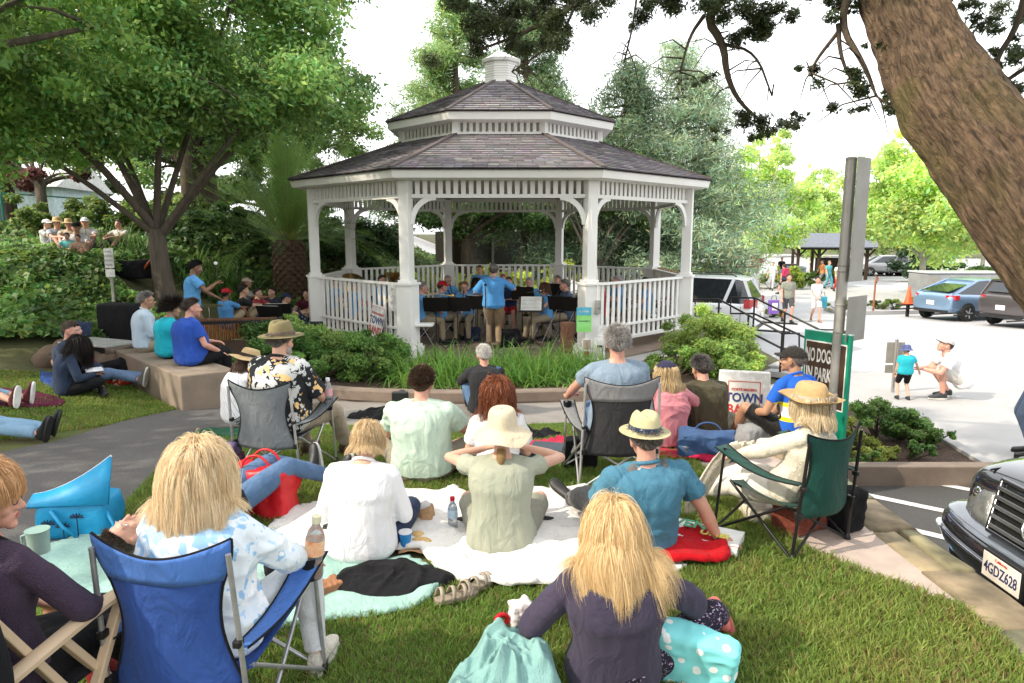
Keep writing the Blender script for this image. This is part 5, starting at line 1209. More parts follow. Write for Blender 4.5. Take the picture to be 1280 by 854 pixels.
person('person with curly auburn hair in a white tee shirt sitting on the lawn',loc(622,5.2,.4,parkz),2,P(CROSS,LAP,near=2,fem=True,h=1.70,lean=8,curve=26,head=(0,8,0),top=('tee',cloth('white_tee',(.78,.77,.78))),hem=0,ease=.022,wr=.009,bottom=('pants',NAVY),shoes=BLKSH,hair=hs(.030,8000,.22,back=-40,fluff=.016,curl=.5,wid=.0017,g=.5,lift=.35,side=-20,per=70),hc=(.36,.12,.05),hc2=(.12,.035,.018),seed=9,face=0))
r_,HM,s,A,K=person('person in a floppy cream sun hat and sage green vest on the blanket',loc(627,4.12,.4,parkz),-2,P(CROSS,near=2,fem=True,h=1.74,girth=1.13,lean=6,curve=22,head=(0,6,0),top=('cap',cloth('sage_cotton',(.37,.38,.30),(.30,.32,.25))),hem=0,ease=.026,wr=.008,hand_l=(-.13,.36,.56),hand_r=(.15,.36,.57),elbow_l=(-1,.05,-.12),elbow_r=(1,.05,-.10),bottom=('shorts',cloth('sage_trousers',(.30,.30,.24))),shoes=BLKSH,wide=1.1,am=1.1,hair=hs(.008,0,.05,back=-50,side=-12,bald=25),hc=(.50,.30,.13),hc2=(.35,.2,.08),seed=11,face=0))
hat(r_,HM,s,cloth('cream_canvas',(.62,.53,.39),(.54,.46,.33),scale=5),brim=.105,crown_h=.125,cr=.098,droop=.055,wavy=.014,tilt=-8,seed=4,zoff=.045,top_r=.86,name='sun_hat')
mb=MB();c=HM@V3((0,-.115,-.075));mb.tube([c,c+V3((0,-.03,-.05)),c+V3((.0,-.02,-.12))],[.028,.03,.006],10);mb.build('ponytail',mat('ponytail_gold',(.5,.3,.13),.5,(.3,.17,.06),scale=40,stretch=(3,3,.3),bump=.8,var=1),r_,smooth=180)
r_,HM,s,A,K=person('man in a teal polo shirt and pale straw fedora leaning back on his right hand',loc(806,4.05,.4,parkz),8,P(near=2,h=1.80,girth=1.16,wide=1.06,lean=-8,curve=22,side=-4,head=(-2,4,0),top=('tee',cloth('teal_jersey',(.075,.20,.29),(.05,.155,.235),weave=300)),hem=0,ease=.022,wr=.010,belly=.10,collar=True,hand_r=(.50,-.02,.06),elbow_r=(.4,-.8,.2),hd_r=(.8,-.1,-.15),palm_r=(0,0,-1),hand_l=(-.22,.30,.22),bottom=('pants',cloth('grey_trousers',(.14,.14,.14))),foot_l=(-.28,.80,.07),foot_r=(-.05,.72,.10),knee_l=(-.4,0,1),knee_r=(.2,0,1),toe_l=(-.6,.5,.6),shoes=BLKSH,sole=SOLE,skin='pink',hair=hs(.008,4000,.02,back=-52,bald=25),hc=(.16,.13,.11),hc2=(.32,.30,.27),seed=13,face=1,curl=.15,arm=1.1))
hat(r_,HM,s,PSTRAW,brim=.062,crown_h=.115,cr=.093,droop=.012,pinch=.03,tilt=-4,band=vor_mat('hat_band_print',(.02,.03,.06),[((.5,.48,.4),1,.25)],40),up_edge=.008,zoff=.055,name='straw_hat')
r_,HM,s,A,K=person('person with long blonde hair in a dark purple sweater at the front',loc(768,2.78,.4,parkz),2,P(near=2,fem=True,h=1.72,girth=1.18,wide=1.08,lean=-4,curve=26,side=-3,head=(-14,12,8),top=('long',cloth('aubergine_knit',(.055,.045,.075),(.04,.034,.058),weave=500,sheen=.5)),hem=0,ease=.026,wr=.011,hand_l=(-.36,.16,.10),elbow_l=(-.8,-.7,.1),hand_r=(.40,.20,.16),elbow_r=(1,-.4,.2),hd_l=(-.3,.7,-.2),hd_r=(.7,.5,-.2),leg=.86,bottom=('pants',vor_mat('print_leggings',(.02,.018,.03),[((.35,.28,.42),1.0,.24),((.5,.45,.5),1.7,.16),((.25,.06,.14),1.3,.14)],24)),foot_l=(.22,.60,.08),foot_r=(.62,.42,.08),knee_l=(.4,.4,.8),knee_r=(1,.1,.7),shoes=mat('coral_shoe',(.6,.16,.14),.6,bump=.2),hair=hs(.012,38000,.38,side=-26,back=-46,fluff=.007,wave=.12,wid=.0008,g=.55,drift=(.16,0,0),lift=.05),hc=(.95,.76,.46),hc2=(.62,.42,.20),seed=15,face=1))
CH3=loc(268,2.62,.5,parkz)
m_blue=cloth('blue_nylon',(.035,.085,.30),(.028,.068,.25),weave=900,rough=.55,sheen=.2);m_blue2=cloth('bright_blue_nylon',(.075,.18,.50),(.06,.15,.43),weave=900,rough=.5)
camp_chair('blue folding camp chair with lighter blue headrest band in the front row',CH3,-6,m_blue,m_blue2,w=.53,bh=.93,recl=.05,cup='r',split=.26)
TD=vor_mat('tie_dye',(.68,.74,.80),[((.30,.50,.74),.35,.34),((.45,.62,.80),.8,.30),((.80,.80,.80),.5,.25)],9,pet=.5)
person('person with fluffy blonde hair and pale blue tie dye top in the blue camp chair',(CH3[0]+.0,CH3[1]-.05,CH3[2]),-6,P(near=2,fem=True,h=1.66,girth=1.15,lean=-4,curve=16,pel=(0,.0,.44),head=(4,2,0),top=('long',TD),hem=0,ease=.05,wr=.012,hand_l=(-.22,.34,.56),hand_r=(.26,.34,.56),elbow_l=(-.8,-.4,-.5),elbow_r=(.9,-.3,-.5),foot_l=(-.10,.60,.08),foot_r=(.29,.36,.08),knee_l=(0,.6,1),knee_r=(.1,.6,1),bottom=('pants',cloth('pale_trousers',(.6,.62,.64))),shoes=mat('cream_knit',(.62,.58,.5),.9,bump=.7,bscale=90),sole=SOLE,hair=hs(.022,44000,.215,side=-22,back=-44,fluff=.017,wave=.10,wid=.0008,g=.50,lift=.28),hc=(.98,.84,.60),hc2=(.70,.52,.30),seed=17,face=0))
r_,HM,s,A,K=person('person with glasses and reddish blonde hair in a plum cardigan at the left edge',loc(-20,2.22,.8,parkz),-12,P(near=2,fem=True,h=1.68,girth=1.12,lean=0,curve=14,pel=(0,0,.47),head=(58,4,0),top=('long',cloth('plum_knit',(.075,.05,.085),(.05,.034,.06),weave=180,bump=.8)),hem=0,ease=.022,wr=.007,hand_l=(-.2,.36,.50),hand_r=(.20,.30,.58),elbow_l=(-.7,-.5,-.5),elbow_r=(.9,-.4,-.4),foot_l=(.10,.62,.08),foot_r=(.06,.70,.10),knee_l=(0,.5,1),knee_r=(.15,.5,1.3),bottom=('pants',BLKC),leg=1.1,shoes=mat('silver_shoe',(.6,.6,.6),.35,metal=.5),hair=hs(.013,18000,.11,side=-30,back=-50,front=40,fluff=.006,wid=.001,wave=.08,g=.35,lift=.12),hc=(.74,.46,.24),hc2=(.45,.25,.12),seed=19,skin='pink'));glasses(r_,HM,s)
person('man in black lying on his back beside the blue cooler bag, face to the sky',(-1.95,4.42,.09),-35,P(near=2,h=1.74,girth=1.05,lean=0,curve=0,basis=rotx(R(90)),pel=(0,0,.11),head=(6,-6,0),top=('tee',cloth('black_tee',(.018,.018,.02))),hem=0,ease=.018,wr=.008,hand_l=(-.10,-.12,.24),hand_r=(.10,-.10,.24),elbow_l=(-1,-.1,-.2),elbow_r=(1,-.1,-.2),bottom=('pants',JEAN),foot_l=(-.12,.82,.08),foot_r=(.16,.80,.08),knee_l=(0,0,1),knee_r=(0,0,1),toe_l=(-.4,.15,1),toe_r=(.4,.2,1),shoes=BLKSH,sole=SOLE,skin='pink',hair=hs(.007,2500,.015),hc=(.12,.09,.07),seed=21))
CH6=loc(352,5.62,.5,parkz);m_grey=cloth('grey_nylon',(.17,.19,.20),(.14,.16,.17),weave=900,rough=.6)
camp_chair('plain grey folding camp chair holding the man in the flowered shirt',CH6,-10,m_grey,None,mat('silver_tube',(.62,.62,.63),.3,bump=0,metal=.7),w=.54,bh=.86,recl=.06)
HAW=vor_mat('flowered_cotton',(.022,.024,.028),[((.55,.56,.55),.75,.42),((.012,.014,.016),1.1,.20),((.80,.52,.22),.62,.26),((.45,.20,.05),.62,.07)],8,pet=.35)
r_,HM,s,A,K=person('man in a black and orange flowered shirt and olive hat',(CH6[0],CH6[1]+.0,CH6[2]),-14,P(near=2,h=1.78,girth=1.22,wide=1.05,lean=2,curve=20,pel=(0,-.01,.46),head=(6,6,0),top=('elbow',HAW),hem=0,ease=.032,wr=.010,belly=.12,collar=True,hand_l=(-.24,.34,.55),hand_r=(.24,.36,.52),foot_l=(-.10,.52,.08),foot_r=(.26,.62,.08),knee_l=(0,.5,1),knee_r=(.35,.5,1),bottom=('pants',cloth('sand_trousers',(.38,.32,.24))),shoes=BRNSH,toe_r=(.5,1,0),skin='light',hair=hs(.008,2500,.03,back=-52,bald=25),hc=(.28,.25,.22),seed=23,beard=(.5,.46,.42),collar_=1))
hat(r_,HM,s,mat('olive_felt',(.24,.20,.10),.95,(.18,.15,.075),scale=8,bump=.3,bscale=200,var=1),brim=.085,crown_h=.125,cr=.096,droop=.012,pinch=.035,tilt=-6,band=mat('taupe_ribbon',(.15,.11,.075),.7,bump=.2),up_edge=.012,zoff=.052,name='felt_hat')
r_,HM,s,A,K=person('woman in a white pinstriped sleeveless top and wide straw hat on the step',loc(291,7.35,.4,parkz),-38,P(near=2,fem=True,h=1.66,lean=14,curve=34,head=(14,26,0),pel=(0,0,.17),top=('vest',band_mat('pinstripe',[(0,(.78,.78,.8)),(.9,(.30,.32,.42))],0,0,1,28,24)),hem=0,ease=.024,wr=.006,hand_l=(-.02,.36,.44),hand_r=(.12,.34,.40),elbow_l=(-.6,-.3,-.6),elbow_r=(.7,-.1,-.9),foot_l=(-.12,.60,.05),foot_r=(.10,.58,.05),knee_l=(-.1,.2,1),knee_r=(.1,.2,1),bottom=('crop',cloth('stone_trousers',(.25,.26,.27))),shoes=BRNSH,hair=hs(.010,5000,.20,side=-20,back=-48,bald=28),hc=(.13,.07,.045),seed=25,am=.9,arm=.95))
hat(r_,HM,s,STRAW,brim=.125,crown_h=.105,cr=.094,droop=.03,tilt=-6,zoff=.05,band=mat('black_ribbon',(.02,.02,.02),.6,bump=.1),wavy=.006,name='straw_hat')
CH11=loc(766,5.42,.5,parkz);m_char=cloth('charcoal_nylon',(.035,.035,.037),(.028,.028,.03),weave=700,rough=.7);m_g2=cloth('mid_grey_nylon',(.22,.22,.225),(.19,.19,.195),weave=900,rough=.5)
camp_chair('large black camp chair with grey headrest band standing on silver legs',CH11,3,m_char,m_g2,MATS['silver_tube'],w=.58,bh=.93,recl=.07,split=.30,cup='l')
person('grey haired man in a pale blue polo shirt in the black camp chair',(CH11[0]+.02,CH11[1]+.03,CH11[2]),3,P(near=2,h=1.80,girth=1.2,lean=-2,curve=12,pel=(0,-.02,.46),head=(0,-4,0),top=('tee',cloth('steel_blue_cotton',(.22,.29,.37))),hem=0,ease=.02,wr=.008,hand_l=(-.34,.40,.60),hand_r=(.24,.36,.55),elbow_l=(-.9,-.5,-.3),elbow_r=(.7,-.5,-.6),hd_l=(.5,.6,.1),foot_l=(-.12,.58,.08),foot_r=(.14,.58,.08),knee_l=(0,.5,1),knee_r=(0,.5,1),bottom=('pants',JEAN),shoes=BLKSH,skin='pink',hair=hs(.012,7000,.028,back=-54),hc=(.52,.50,.48),hc2=(.30,.28,.27),seed=27,face=0))
person('small child with brown hair half hidden behind the black camp chair',loc(757,6.5,.3,parkz),0,P(HUG,near=1,h=1.28,lean=4,curve=20,pel=(0,0,.10),foot_l=(-.1,.42,.06),foot_r=(.1,.42,.06),hand_l=(-.08,.34,.3),hand_r=(.08,.34,.3),top=('tee',NAVY),bottom=('pants',JEAN),shoes=BLKSH,hair=hs(.014,1500,.03),hc=(.20,.10,.06),seed=28,face=0))
r_,HM,s,A,K=person('person in a pink sweater and navy cap with blonde ponytail sitting on the red blanket',loc(838,6.42,.4,parkz),14,P(near=2,fem=True,h=1.72,girth=1.05,lean=6,curve=24,head=(-16,6,0),top=('long',cloth('rose_knit',(.60,.24,.27),(.50,.19,.22),weave=400,sheen=.5)),hem=1,ease=.018,wr=.009,foot_l=(-.10,.50,.08),foot_r=(.10,.52,.08),knee_l=(-.6,.2,1),knee_r=(.7,.2,1),hand_l=(-.16,.30,.30),hand_r=(.30,.36,.32),elbow_r=(.9,-.3,-.2),bottom=('pants',BLKC),shoes=BLKSH,hair=hs(.010,6000,.20,side=-12,back=-46,wave=.08,bald=30),hc=(.85,.68,.42),hc2=(.4,.28,.14),seed=29))
cap(r_,HM,s,cloth('navy_canvas',(.035,.035,.07)),tilt=4)
person('man in a dark olive jacket with greying hair sitting beside the folding sign',loc(884,6.72,.4,parkz),14,P(HUG,near=2,h=1.76,girth=1.22,wide=1.05,lean=10,curve=30,head=(0,10,0),top=('long',cloth('olive_jacket',(.085,.075,.045),(.06,.052,.032))),hem=0,ease=.03,wr=.014,bottom=('pants',KHG),shoes=BLKSH,hair=hs(.010,5000,.03,back=-54),hc=(.09,.085,.08),hc2=(.22,.2,.19),seed=31,skin='pink'))
JER=band_mat('cycling_jersey',[(0,(.02,.11,.50)),(.40,(.72,.62,.03)),(.46,(.70,.72,.74)),(.60,(.72,.62,.03)),(.66,(.02,.11,.50))],2,.05,.75)
r_,HM,s,A,K=person('cyclist in a blue jersey with white and yellow band and black cap',loc(995,6.3,.4,parkz),28,P(near=2,h=1.78,girth=1.1,lean=4,curve=20,pel=(0,0,.22),head=(-22,-4,0),top=('tee',JER),hem=1,ease=.008,wr=.005,foot_l=(-.15,.62,.04),foot_r=(.16,.64,.04),knee_l=(-.5,.2,1),knee_r=(.6,.2,1),hand_l=(-.20,.34,.34),hand_r=(.24,-.02,.22),bottom=('shorts',cloth('black_lycra',(.012,.012,.012),rough=.4)),shoes=BLKSH,hair=hs(.006,800,.012),hc=(.25,.22,.2),skin='tan',seed=33,collar=True));cap(r_,HM,s,cloth('black_canvas',(.03,.028,.025)))
CH16=(1.83,4.34,0);m_green=cloth('green_nylon',(.012,.065,.05),(.010,.05,.04),weave=900,rough=.55);m_bt=mat('black_tube',(.014,.014,.015),.35,bump=0,metal=.2)
camp_chair('dark green folding camp chair with black frame on the pale sidewalk',CH16,32,m_green,None,m_bt,w=.54,sh=.36,bh=.82,recl=.05)
r_,HM,s,A,K=person('barefoot woman in a cream shawl and big straw hat with a bow',(CH16[0]+.06,CH16[1]+.02,0),40,P(near=2,fem=True,h=1.60,girth=1.1,lean=-16,curve=26,pel=(0,.02,.33),head=(-4,10,0),top=('long',cloth('cream_wool',(.76,.70,.58),(.66,.6,.48),weave=150,bump=.7)),hem=0,ease=.035,wr=.012,hand_l=(-.12,.36,.50),hand_r=(.12,.38,.50),foot_l=(-.06,.80,.09),foot_r=(.10,.76,.09),knee_l=(0,.3,1),knee_r=(0,.3,1),toe_l=(-.1,1,.5),toe_r=(.1,1,.5),bare=1,bottom=('crop',cloth('cream_skirt',(.74,.70,.62))),skin='pink',hair=hs(.010,9000,.17,side=-20,back=-46,wave=.08,fluff=.004,bald=30),hc=(.85,.72,.5),hc2=(.55,.43,.26),seed=35))
ho=hat(r_,HM,s,mat('golden_straw',(.60,.42,.21),.8,(.47,.31,.14),scale=30,bump=.6,bscale=240,var=1),brim=.105,crown_h=.125,cr=.100,droop=-.01,up_edge=.02,tilt=-12,zoff=.045,band=mat('taupe_satin',(.36,.31,.24),.5,bump=.2),wavy=.010,name='straw_hat')
mb=MB();c=HM@rotx(R(12))@V3((0,-.128,.075))if False else HM@V3((0,-.130,.045))
bk=HM.to_3x3()@V3((0,-1,0));rt=HM.to_3x3()@V3((1,0,0))
for sg in(-1,1):
 mb.loft([[c+rt*sg*x*.9+bk*.012+V3((0,0,z+q*w_))+bk*(.012*abs(math.sin(x*30)))for q in(-1,1)]for x,z,w_ in((0,0,.008),(.03,.006,.022),(.06,.004,.026),(.075,-.004,.02),(.05,-.014,.012),(.0,-.004,.006))],caps=False,closed=False)
 mb.loft([[c+rt*(sg*(.008+z*.12)+q*.013)+bk*(.018+.03*z)+V3((0,0,-z))for q in(-1,1)]for z in(0,.05,.10,.16,.2)],caps=False,closed=False)
mb.build('ribbon_bow',MATS['taupe_satin'],ho,smooth=180,solid=.002)
r__=np.random.default_rng(3);V,F=[],[]
mb=MB();rings=[]
for i in range(9):
 t=i/8;rings.append([V3((-.10-.14*t,.30+.30*t-.03*q,.57-.10*t-.40*t*t*(1 if q>0 else.9)))+V3((-.05*q,.06*q,0))+V3((0,0,.03*math.sin(6*q+3*t)))for q in np.linspace(-1.2,1.3,12)])
mb.loft(rings,caps=False,closed=False);sw_=mb.build('shawl',MATS['cream_wool'],r_,smooth=180,solid=.012)
for i in range(420):
 q=r__.uniform(-1.2,1.3);p=V3((-.24-.05*q,.60-.03*q+.06*q,.10+.03));p.z=.57-.10-.40*(1 if q>0 else.9)+.04;p+=V3((r__.normal(0,.006),r__.normal(0,.006),0));b=len(V)
 e=p+V3((r__.normal(0,.012),r__.normal(0,.012),-.11*r__.uniform(.7,1.1)));e.z=max(e.z,.012);V+=[p+V3((.0025,0,0)),p-V3((.0025,0,0)),e-V3((.0015,0,0)),e+V3((.0015,0,0))];F.append((b,b+1,b+2,b+3))
link('fringe',npmesh('fringe',[tuple(v)for v in V],F),sw_,MATS['cream_wool'])
SEATW=dict(foot_l=(-.12,.48,-.30),foot_r=(.12,.48,-.30),knee_l=(-.2,1,.6),knee_r=(.2,1,.6),pel=(0,0,.10))
zs=.245
r_,HM,s,A,K=person('grey haired man in a pale blue dress shirt on the far end of the wall',(-5.62,10.28,zs),-62,P(SEATW,near=1,h=1.78,girth=1.12,lean=6,curve=14,head=(10,2,0),top=('long',cloth('pale_blue_oxford',(.50,.60,.70),(.43,.53,.63))),ease=.022,hem=1,collar=True,hand_l=(.0,.36,.34),hand_r=(.05,.34,.32),bottom=('pants',cloth('stone_chino',(.42,.36,.26))),shoes=BRNSH,skin='tan',hair=hs(.010,2500,.025,back=-52),hc=(.22,.20,.19),hc2=(.4,.38,.36),seed=41));glasses(r_,HM,s)
person('person with dark curly hair in a turquoise top in the middle of the seat wall',(-4.98,9.72,zs),-48,P(SEATW,LAP,near=1,fem=True,h=1.62,girth=1.42,belly=.1,lean=8,curve=18,head=(18,8,0),top=('tee',cloth('turquoise_jersey',(.02,.42,.52),(.015,.34,.44))),ease=.020,hem=0,bottom=('pants',BLKC),shoes=BLKSH,skin='mid',hair=hs(.032,5000,.07,back=-46,side=-20,fluff=.02,curl=.6),hc=(.03,.02,.015),seed=42))
r_,HM,s,A,K=person('person in a royal blue tee shirt at the near end of the seat wall',(-4.42,9.18,zs),-42,P(SEATW,near=1,h=1.80,girth=1.3,belly=.12,lean=6,curve=20,head=(26,2,0),top=('tee',cloth('royal_blue_cotton',(.03,.09,.42),(.024,.07,.34))),ease=.024,hem=0,hand_l=(-.1,.40,.26),hand_r=(.20,.34,.16),bottom=('pants',BLKC),shoes=BLKSH,skin='pink',hair=hs(.008,2500,.02,back=-52),hc=(.12,.09,.07),seed=43));glasses(r_,HM,s,up=True)
LOUNGE=dict(hand_l=(-.22,-.32,.05),hand_r=(.26,-.30,.05),elbow_l=(-.3,-1,0),elbow_r=(.3,-1,0))
zl=lambda x,y:(x,y,parkz(x,y))
r_,HM,s,A,K=person('man with cropped hair in a dark navy fleece and jeans lounging on the left lawn',zl(-6.02,9.25),-82,P(near=1,h=1.82,girth=1.2,lean=-6,curve=26,head=(10,6,0),hand_l=(-.16,.26,.20),hand_r=(.2,.24,.2),top=('long',cloth('navy_fleece',(.045,.06,.10))),ease=.028,hem=0,foot_l=(.12,.86,.09),foot_r=(-.06,.88,.10),knee_l=(0,0,1),knee_r=(0,0,1),toe_l=(.2,.3,1),toe_r=(0,.3,1),bottom=('pants',cloth('stone_denim',(.16,.24,.38),(.11,.17,.29),scale=8)),shoes=mat('grey_shoe',(.15,.15,.14),.7,bump=.2),sole=SOLE,skin='pink',hair=hs(.005,1500,.010,back=-52),hc=(.20,.15,.11),seed=44));glasses(r_,HM,s,up=True,dark=True)
person('person with long dark hair in a denim jacket reading an open book',zl(-5.78,8.62),-52,P(CROSS,near=1,fem=True,h=1.62,lean=14,curve=34,head=(-12,30,0),hand_l=(-.12,.34,.26),hand_r=(.12,.34,.26),top=('long',cloth('dark_denim',(.03,.045,.08))),ease=.026,hem=0,bottom=('pants',BLKC),shoes=BLKSH,skin='brown',hair=hs(.016,7000,.36,side=-26,back=-46,wave=.06),hc=(.02,.014,.012),seed=45))
person('person in light jeans and maroon sneakers, only the legs in view at the left edge',zl(-6.62,7.85),-88,P(LOUNGE,near=1,fem=True,h=1.68,lean=-18,curve=24,top=('tee',WHT),foot_l=(.10,.76,.09),foot_r=(-.08,.80,.09),knee_l=(0,-.2,1),knee_r=(0,.2,1),toe_l=(0,.2,1),toe_r=(0,.2,1),bottom=('crop',LJEAN),shoes=mat('maroon_sneaker',(.12,.02,.03),.6,bump=.1),sole=mat('white_sole',(.8,.8,.78),.6,bump=0),hair=hs(.014),seed=46))
person('person in pale jeans and black shoes by the path, only the lower legs in view',zl(-5.62,6.62),-80,P(LOUNGE,near=1,h=1.76,lean=-16,curve=22,top=('tee',NAVY),foot_l=(.12,.86,.09),foot_r=(-.06,.84,.09),knee_l=(0,0,1),knee_r=(0,0,1),toe_l=(.1,.3,1),toe_r=(-.1,.3,1),bottom=('pants',LJEAN),shoes=BLKSH,hair=hs(.012),seed=47))
person('person in black trousers lying behind the man in the navy fleece',zl(-6.25,9.95),-78,P(LOUNGE,near=0,h=1.76,lean=-24,curve=22,top=('tee',cloth('red_tartan',(.35,.04,.03))),foot_l=(.12,.86,.09),foot_r=(-.06,.84,.09),knee_l=(0,0,1),knee_r=(0,0,1),toe_l=(.1,.3,1),toe_r=(-.1,.3,1),bottom=('pants',BLKC),shoes=BLKSH,hair=hs(.012),seed=48))
def lotp(px,D,zmid=.5):ax=D*.988+(2-zmid)*.155;x=(px-640)/853*ax;return(x,D,lotz(D)+.014)
r_,HM,s,A,K=person('man in white tee shirt, pale shorts and cap crouching beside the toddler',lotp(1184,10.85,0),78,P(near=1,h=1.80,girth=1.02,lean=34,curve=20,pel=(0,-.26,.30),head=(-10,-22,0),top=('tee',WHT),ease=.026,hem=0,hand_l=(-.12,.40,.50),hand_r=(.08,.42,.46),foot_l=(-.11,.06,.10),foot_r=(.13,-.10,.10),knee_l=(-.1,1,1),knee_r=(.15,1,.8),toe_l=(-.1,1,0),toe_r=(.1,1,0),bottom=('shorts',cloth('pale_shorts',(.62,.60,.56))),shoes=mat('dark_sneaker',(.05,.055,.06),.7,bump=.1),sole=SOLE,skin='pink',hair=hs(.008),hc=(.08,.05,.03),seed=51));cap(r_,HM,s,cloth('white_grey_cap',(.55,.52,.5)))
r_,HM,s,A,K=person('toddler in a turquoise tee shirt, black shorts and patterned sun hat',lotp(1133,10.75,0),-10,P(near=1,h=.92,girth=1.25,lean=0,curve=4,pel=(0,0,.46),head=(-20,10,0),top=('tee',cloth('aqua_cotton',(.03,.45,.55))),hem=0,ease=.02,wr=.004,hand_r=(.26,.12,.42),hand_l=(-.12,.1,.36),foot_l=(-.07,.03,.05),foot_r=(.08,0,.05),knee_l=(0,1,0),knee_r=(0,1,0),toe_l=(0,1,0),toe_r=(0,1,0),bottom=('shorts',BLKC),shoes=MATS['dark_sneaker'],hair=hs(.012),seed=52))
hat(r_,HM,s*1.28,vor_mat('hat_print',(.05,.09,.22),[((.35,.12,.12),1,.25),((.3,.35,.5),1.6,.2)],30),brim=.05,crown_h=.10,cr=.098,droop=.04,zoff=.035,name='sun_hat')
STAND=dict(pel=(0,0,.93),foot_l=(-.10,.0,.09),foot_r=(.10,.0,.09),knee_l=(0,1,0),knee_r=(0,1,0),toe_l=(-.15,1,0),toe_r=(.15,1,0),lean=1,curve=6,hand_l=(-.26,.08,.80),hand_r=(.26,.08,.80),elbow_l=(-.3,-1,0),elbow_r=(.3,-1,0))
WALK=P(STAND,foot_l=(-.08,.26,.09),foot_r=(.09,-.18,.11),hand_l=(-.26,-.10,.80),hand_r=(.26,.2,.84))
person('man in grey green tee shirt and dark shorts walking with a purple bag',lotp(985,24.2,0),176,P(WALK,near=1,h=1.80,girth=1.05,pel=(0,0,.90),top=('tee',cloth('grey_green_tee',(.26,.27,.22))),hem=0,bottom=('shorts',cloth('dark_shorts',(.07,.07,.075))),shoes=BLKSH,hair=hs(.012),hc=(.06,.04,.03),skin='pink',seed=53))
person('woman in pale tee shirt and white shorts walking beside the man with the purple bag',lotp(1021,24.4,0),170,P(WALK,near=1,fem=True,h=1.64,pel=(0,0,.86),hand_l=(-.06,.22,.90),hand_r=(.06,.22,.90),top=('tee',cloth('pale_blue_tee',(.6,.66,.72))),hem=0,bottom=('shorts',cloth('white_shorts',(.75,.68,.66))),shoes=mat('tan_sandal',(.35,.2,.12),.7),hair=hs(.014,extra=[((0,-.06,.13),(.035,.035,.03))]),hc=(.03,.02,.015),skin='pink',seed=54))
r_,HM,s,A,K=person('person in jeans and blue grey top standing behind the black car at the right edge',lotp(1304,7.6,.3),60,P(STAND,near=1,h=1.78,top=('tee',cloth('blue_grey_shirt',(.18,.24,.38))),hem=0,bottom=('pants',cloth('slate_denim',(.15,.2,.30))),shoes=BLKSH,hair=hs(.012),seed=55))
far=[(966,40,1.68,150,(.70,.72,.74),(.5,.5,.52),(.5,.35,.2),'blonde person in white standing by the shelter',.95),(980,37,1.66,20,(.12,.14,.2),(.03,.03,.035),(.08,.05,.04),'person with a red backpack walking toward the shelter',1),(1036,41,1.72,200,(.12,.45,.55),(.1,.35,.45),(.6,.5,.4),'person in turquoise top beside the shelter post',1),(1028,42,1.72,100,(.75,.3,.12),(.2,.2,.2),(.1,.06,.04),'person in orange top in front of the shelter',1),(1048,39,1.66,190,(.8,.75,.74),(.5,.05,.05),(.3,.2,.1),'person in white top and red skirt behind the signpost',1),(895,45,1.74,180,(.02,.02,.02),(.16,.24,.4),(.3,.2,.1),'person in black top and jeans near the litter bin',1),(944,33,1.7,180,(.7,.7,.7),(.5,.5,.5),(.6,.5,.4),'person in a pale cap behind the minivan',1)]
for i,(px,D,h_,rz_,c1,c2,hc_,lab,_)in enumerate(far):
 if i==5:px,D=977,47
 person(lab,lotp(px,D,0),rz_,P(WALK,near=0,h=h_,pel=(0,0,.90),face=0,top=('tee',cloth('far_top_%d'%i,c1)),hem=0,wr=0,bottom=('shorts' if i%2 else 'pants',cloth('far_bottom_%d'%i,c2)),shoes=BLKSH,hair=hs(.016),hc=hc_,seed=60+i),group='people near the shelter')
SITG=P(HUG,near=0,wr=.006,wide=1.0)
hill=[(61,17.2,1.66,-95,(.6,.6,.6),'person in black top on the hill, leftmost of the group under the plum tree','cap','light'),(74,17.0,1.7,-125,(.40,.46,.55),'person in grey blue top and wide straw hat on the hill','hat','pink'),(89,16.8,1.62,-150,(.65,.55,.42),'person in cream top and straw hat on the hill','hat','pink'),(110,17.0,1.74,-160,(.7,.68,.7),'person in white shirt and white cap sitting highest on the hill','cap','pink'),(98,15.4,1.78,-150,(.72,.70,.74),'man in white tee shirt and black cap on the hill behind two small children','bcap','tan'),(152,17.5,1.66,170,(.7,.66,.62),'person in white partly hidden by plants right of the hill group','','light')]
for i,(px,D,h_,rz_,c,lab,ht,sk)in enumerate(hill):
 L_=loc(px,D,1.6);zz=parkz(L_[0],L_[1])+(.14 if i!=4 else-.02)
 r_,HM,s,A,K=person(lab,(L_[0],L_[1],zz),rz_,P(SITG,h=h_,face=1,top=('tee',cloth('hill_top_%d'%i,c)),bottom=('shorts',cloth('hill_bottom_%d'%i,(.2,.2,.22))),shoes=BLKSH,skin=sk,hair=hs(.014),hc=(.1,.07,.05),seed=70+i),group='people sitting on the ivy hill')
 if ht=='hat':hat(r_,HM,s,STRAW,brim=.09,crown_h=.10,near=False,name='straw_hat')
 if 'cap' in ht:cap(r_,HM,s,BLKC if ht=='bcap' else WHT)
for i,(px,D,lab,c)in enumerate(((92,14.9,'small child in turquoise leaning on the man on the hill',(.2,.6,.6)),(105,14.9,'small bare armed child in front of the man on the hill',(.5,.33,.25)))):
 L_=loc(px,D,1.2);person(lab,(L_[0],L_[1]-.1,parkz(L_[0],L_[1])+.10),-165,P(SITG,h=1.05,pel=(0,0,.09),foot_l=(-.08,.34,.05),foot_r=(.08,.34,.05),hand_l=(-.06,.26,.22),hand_r=(.06,.26,.22),top=('tee',cloth('kid_top_%d'%i,c)),bottom=('shorts',KHG),shoes=BLKSH,hair=hs(.018),hc=(.03,.02,.015),skin='mid',seed=80+i),group='children on the ivy hill')
brass=mat('brass',(.85,.60,.22),.22,(.75,.50,.16),scale=6,bump=.04,metal=1.0);silver=mat('silver',(.8,.8,.8),.2,bump=0,metal=1.0);ebony=mat('ebony',(.012,.012,.012),.35,bump=0)
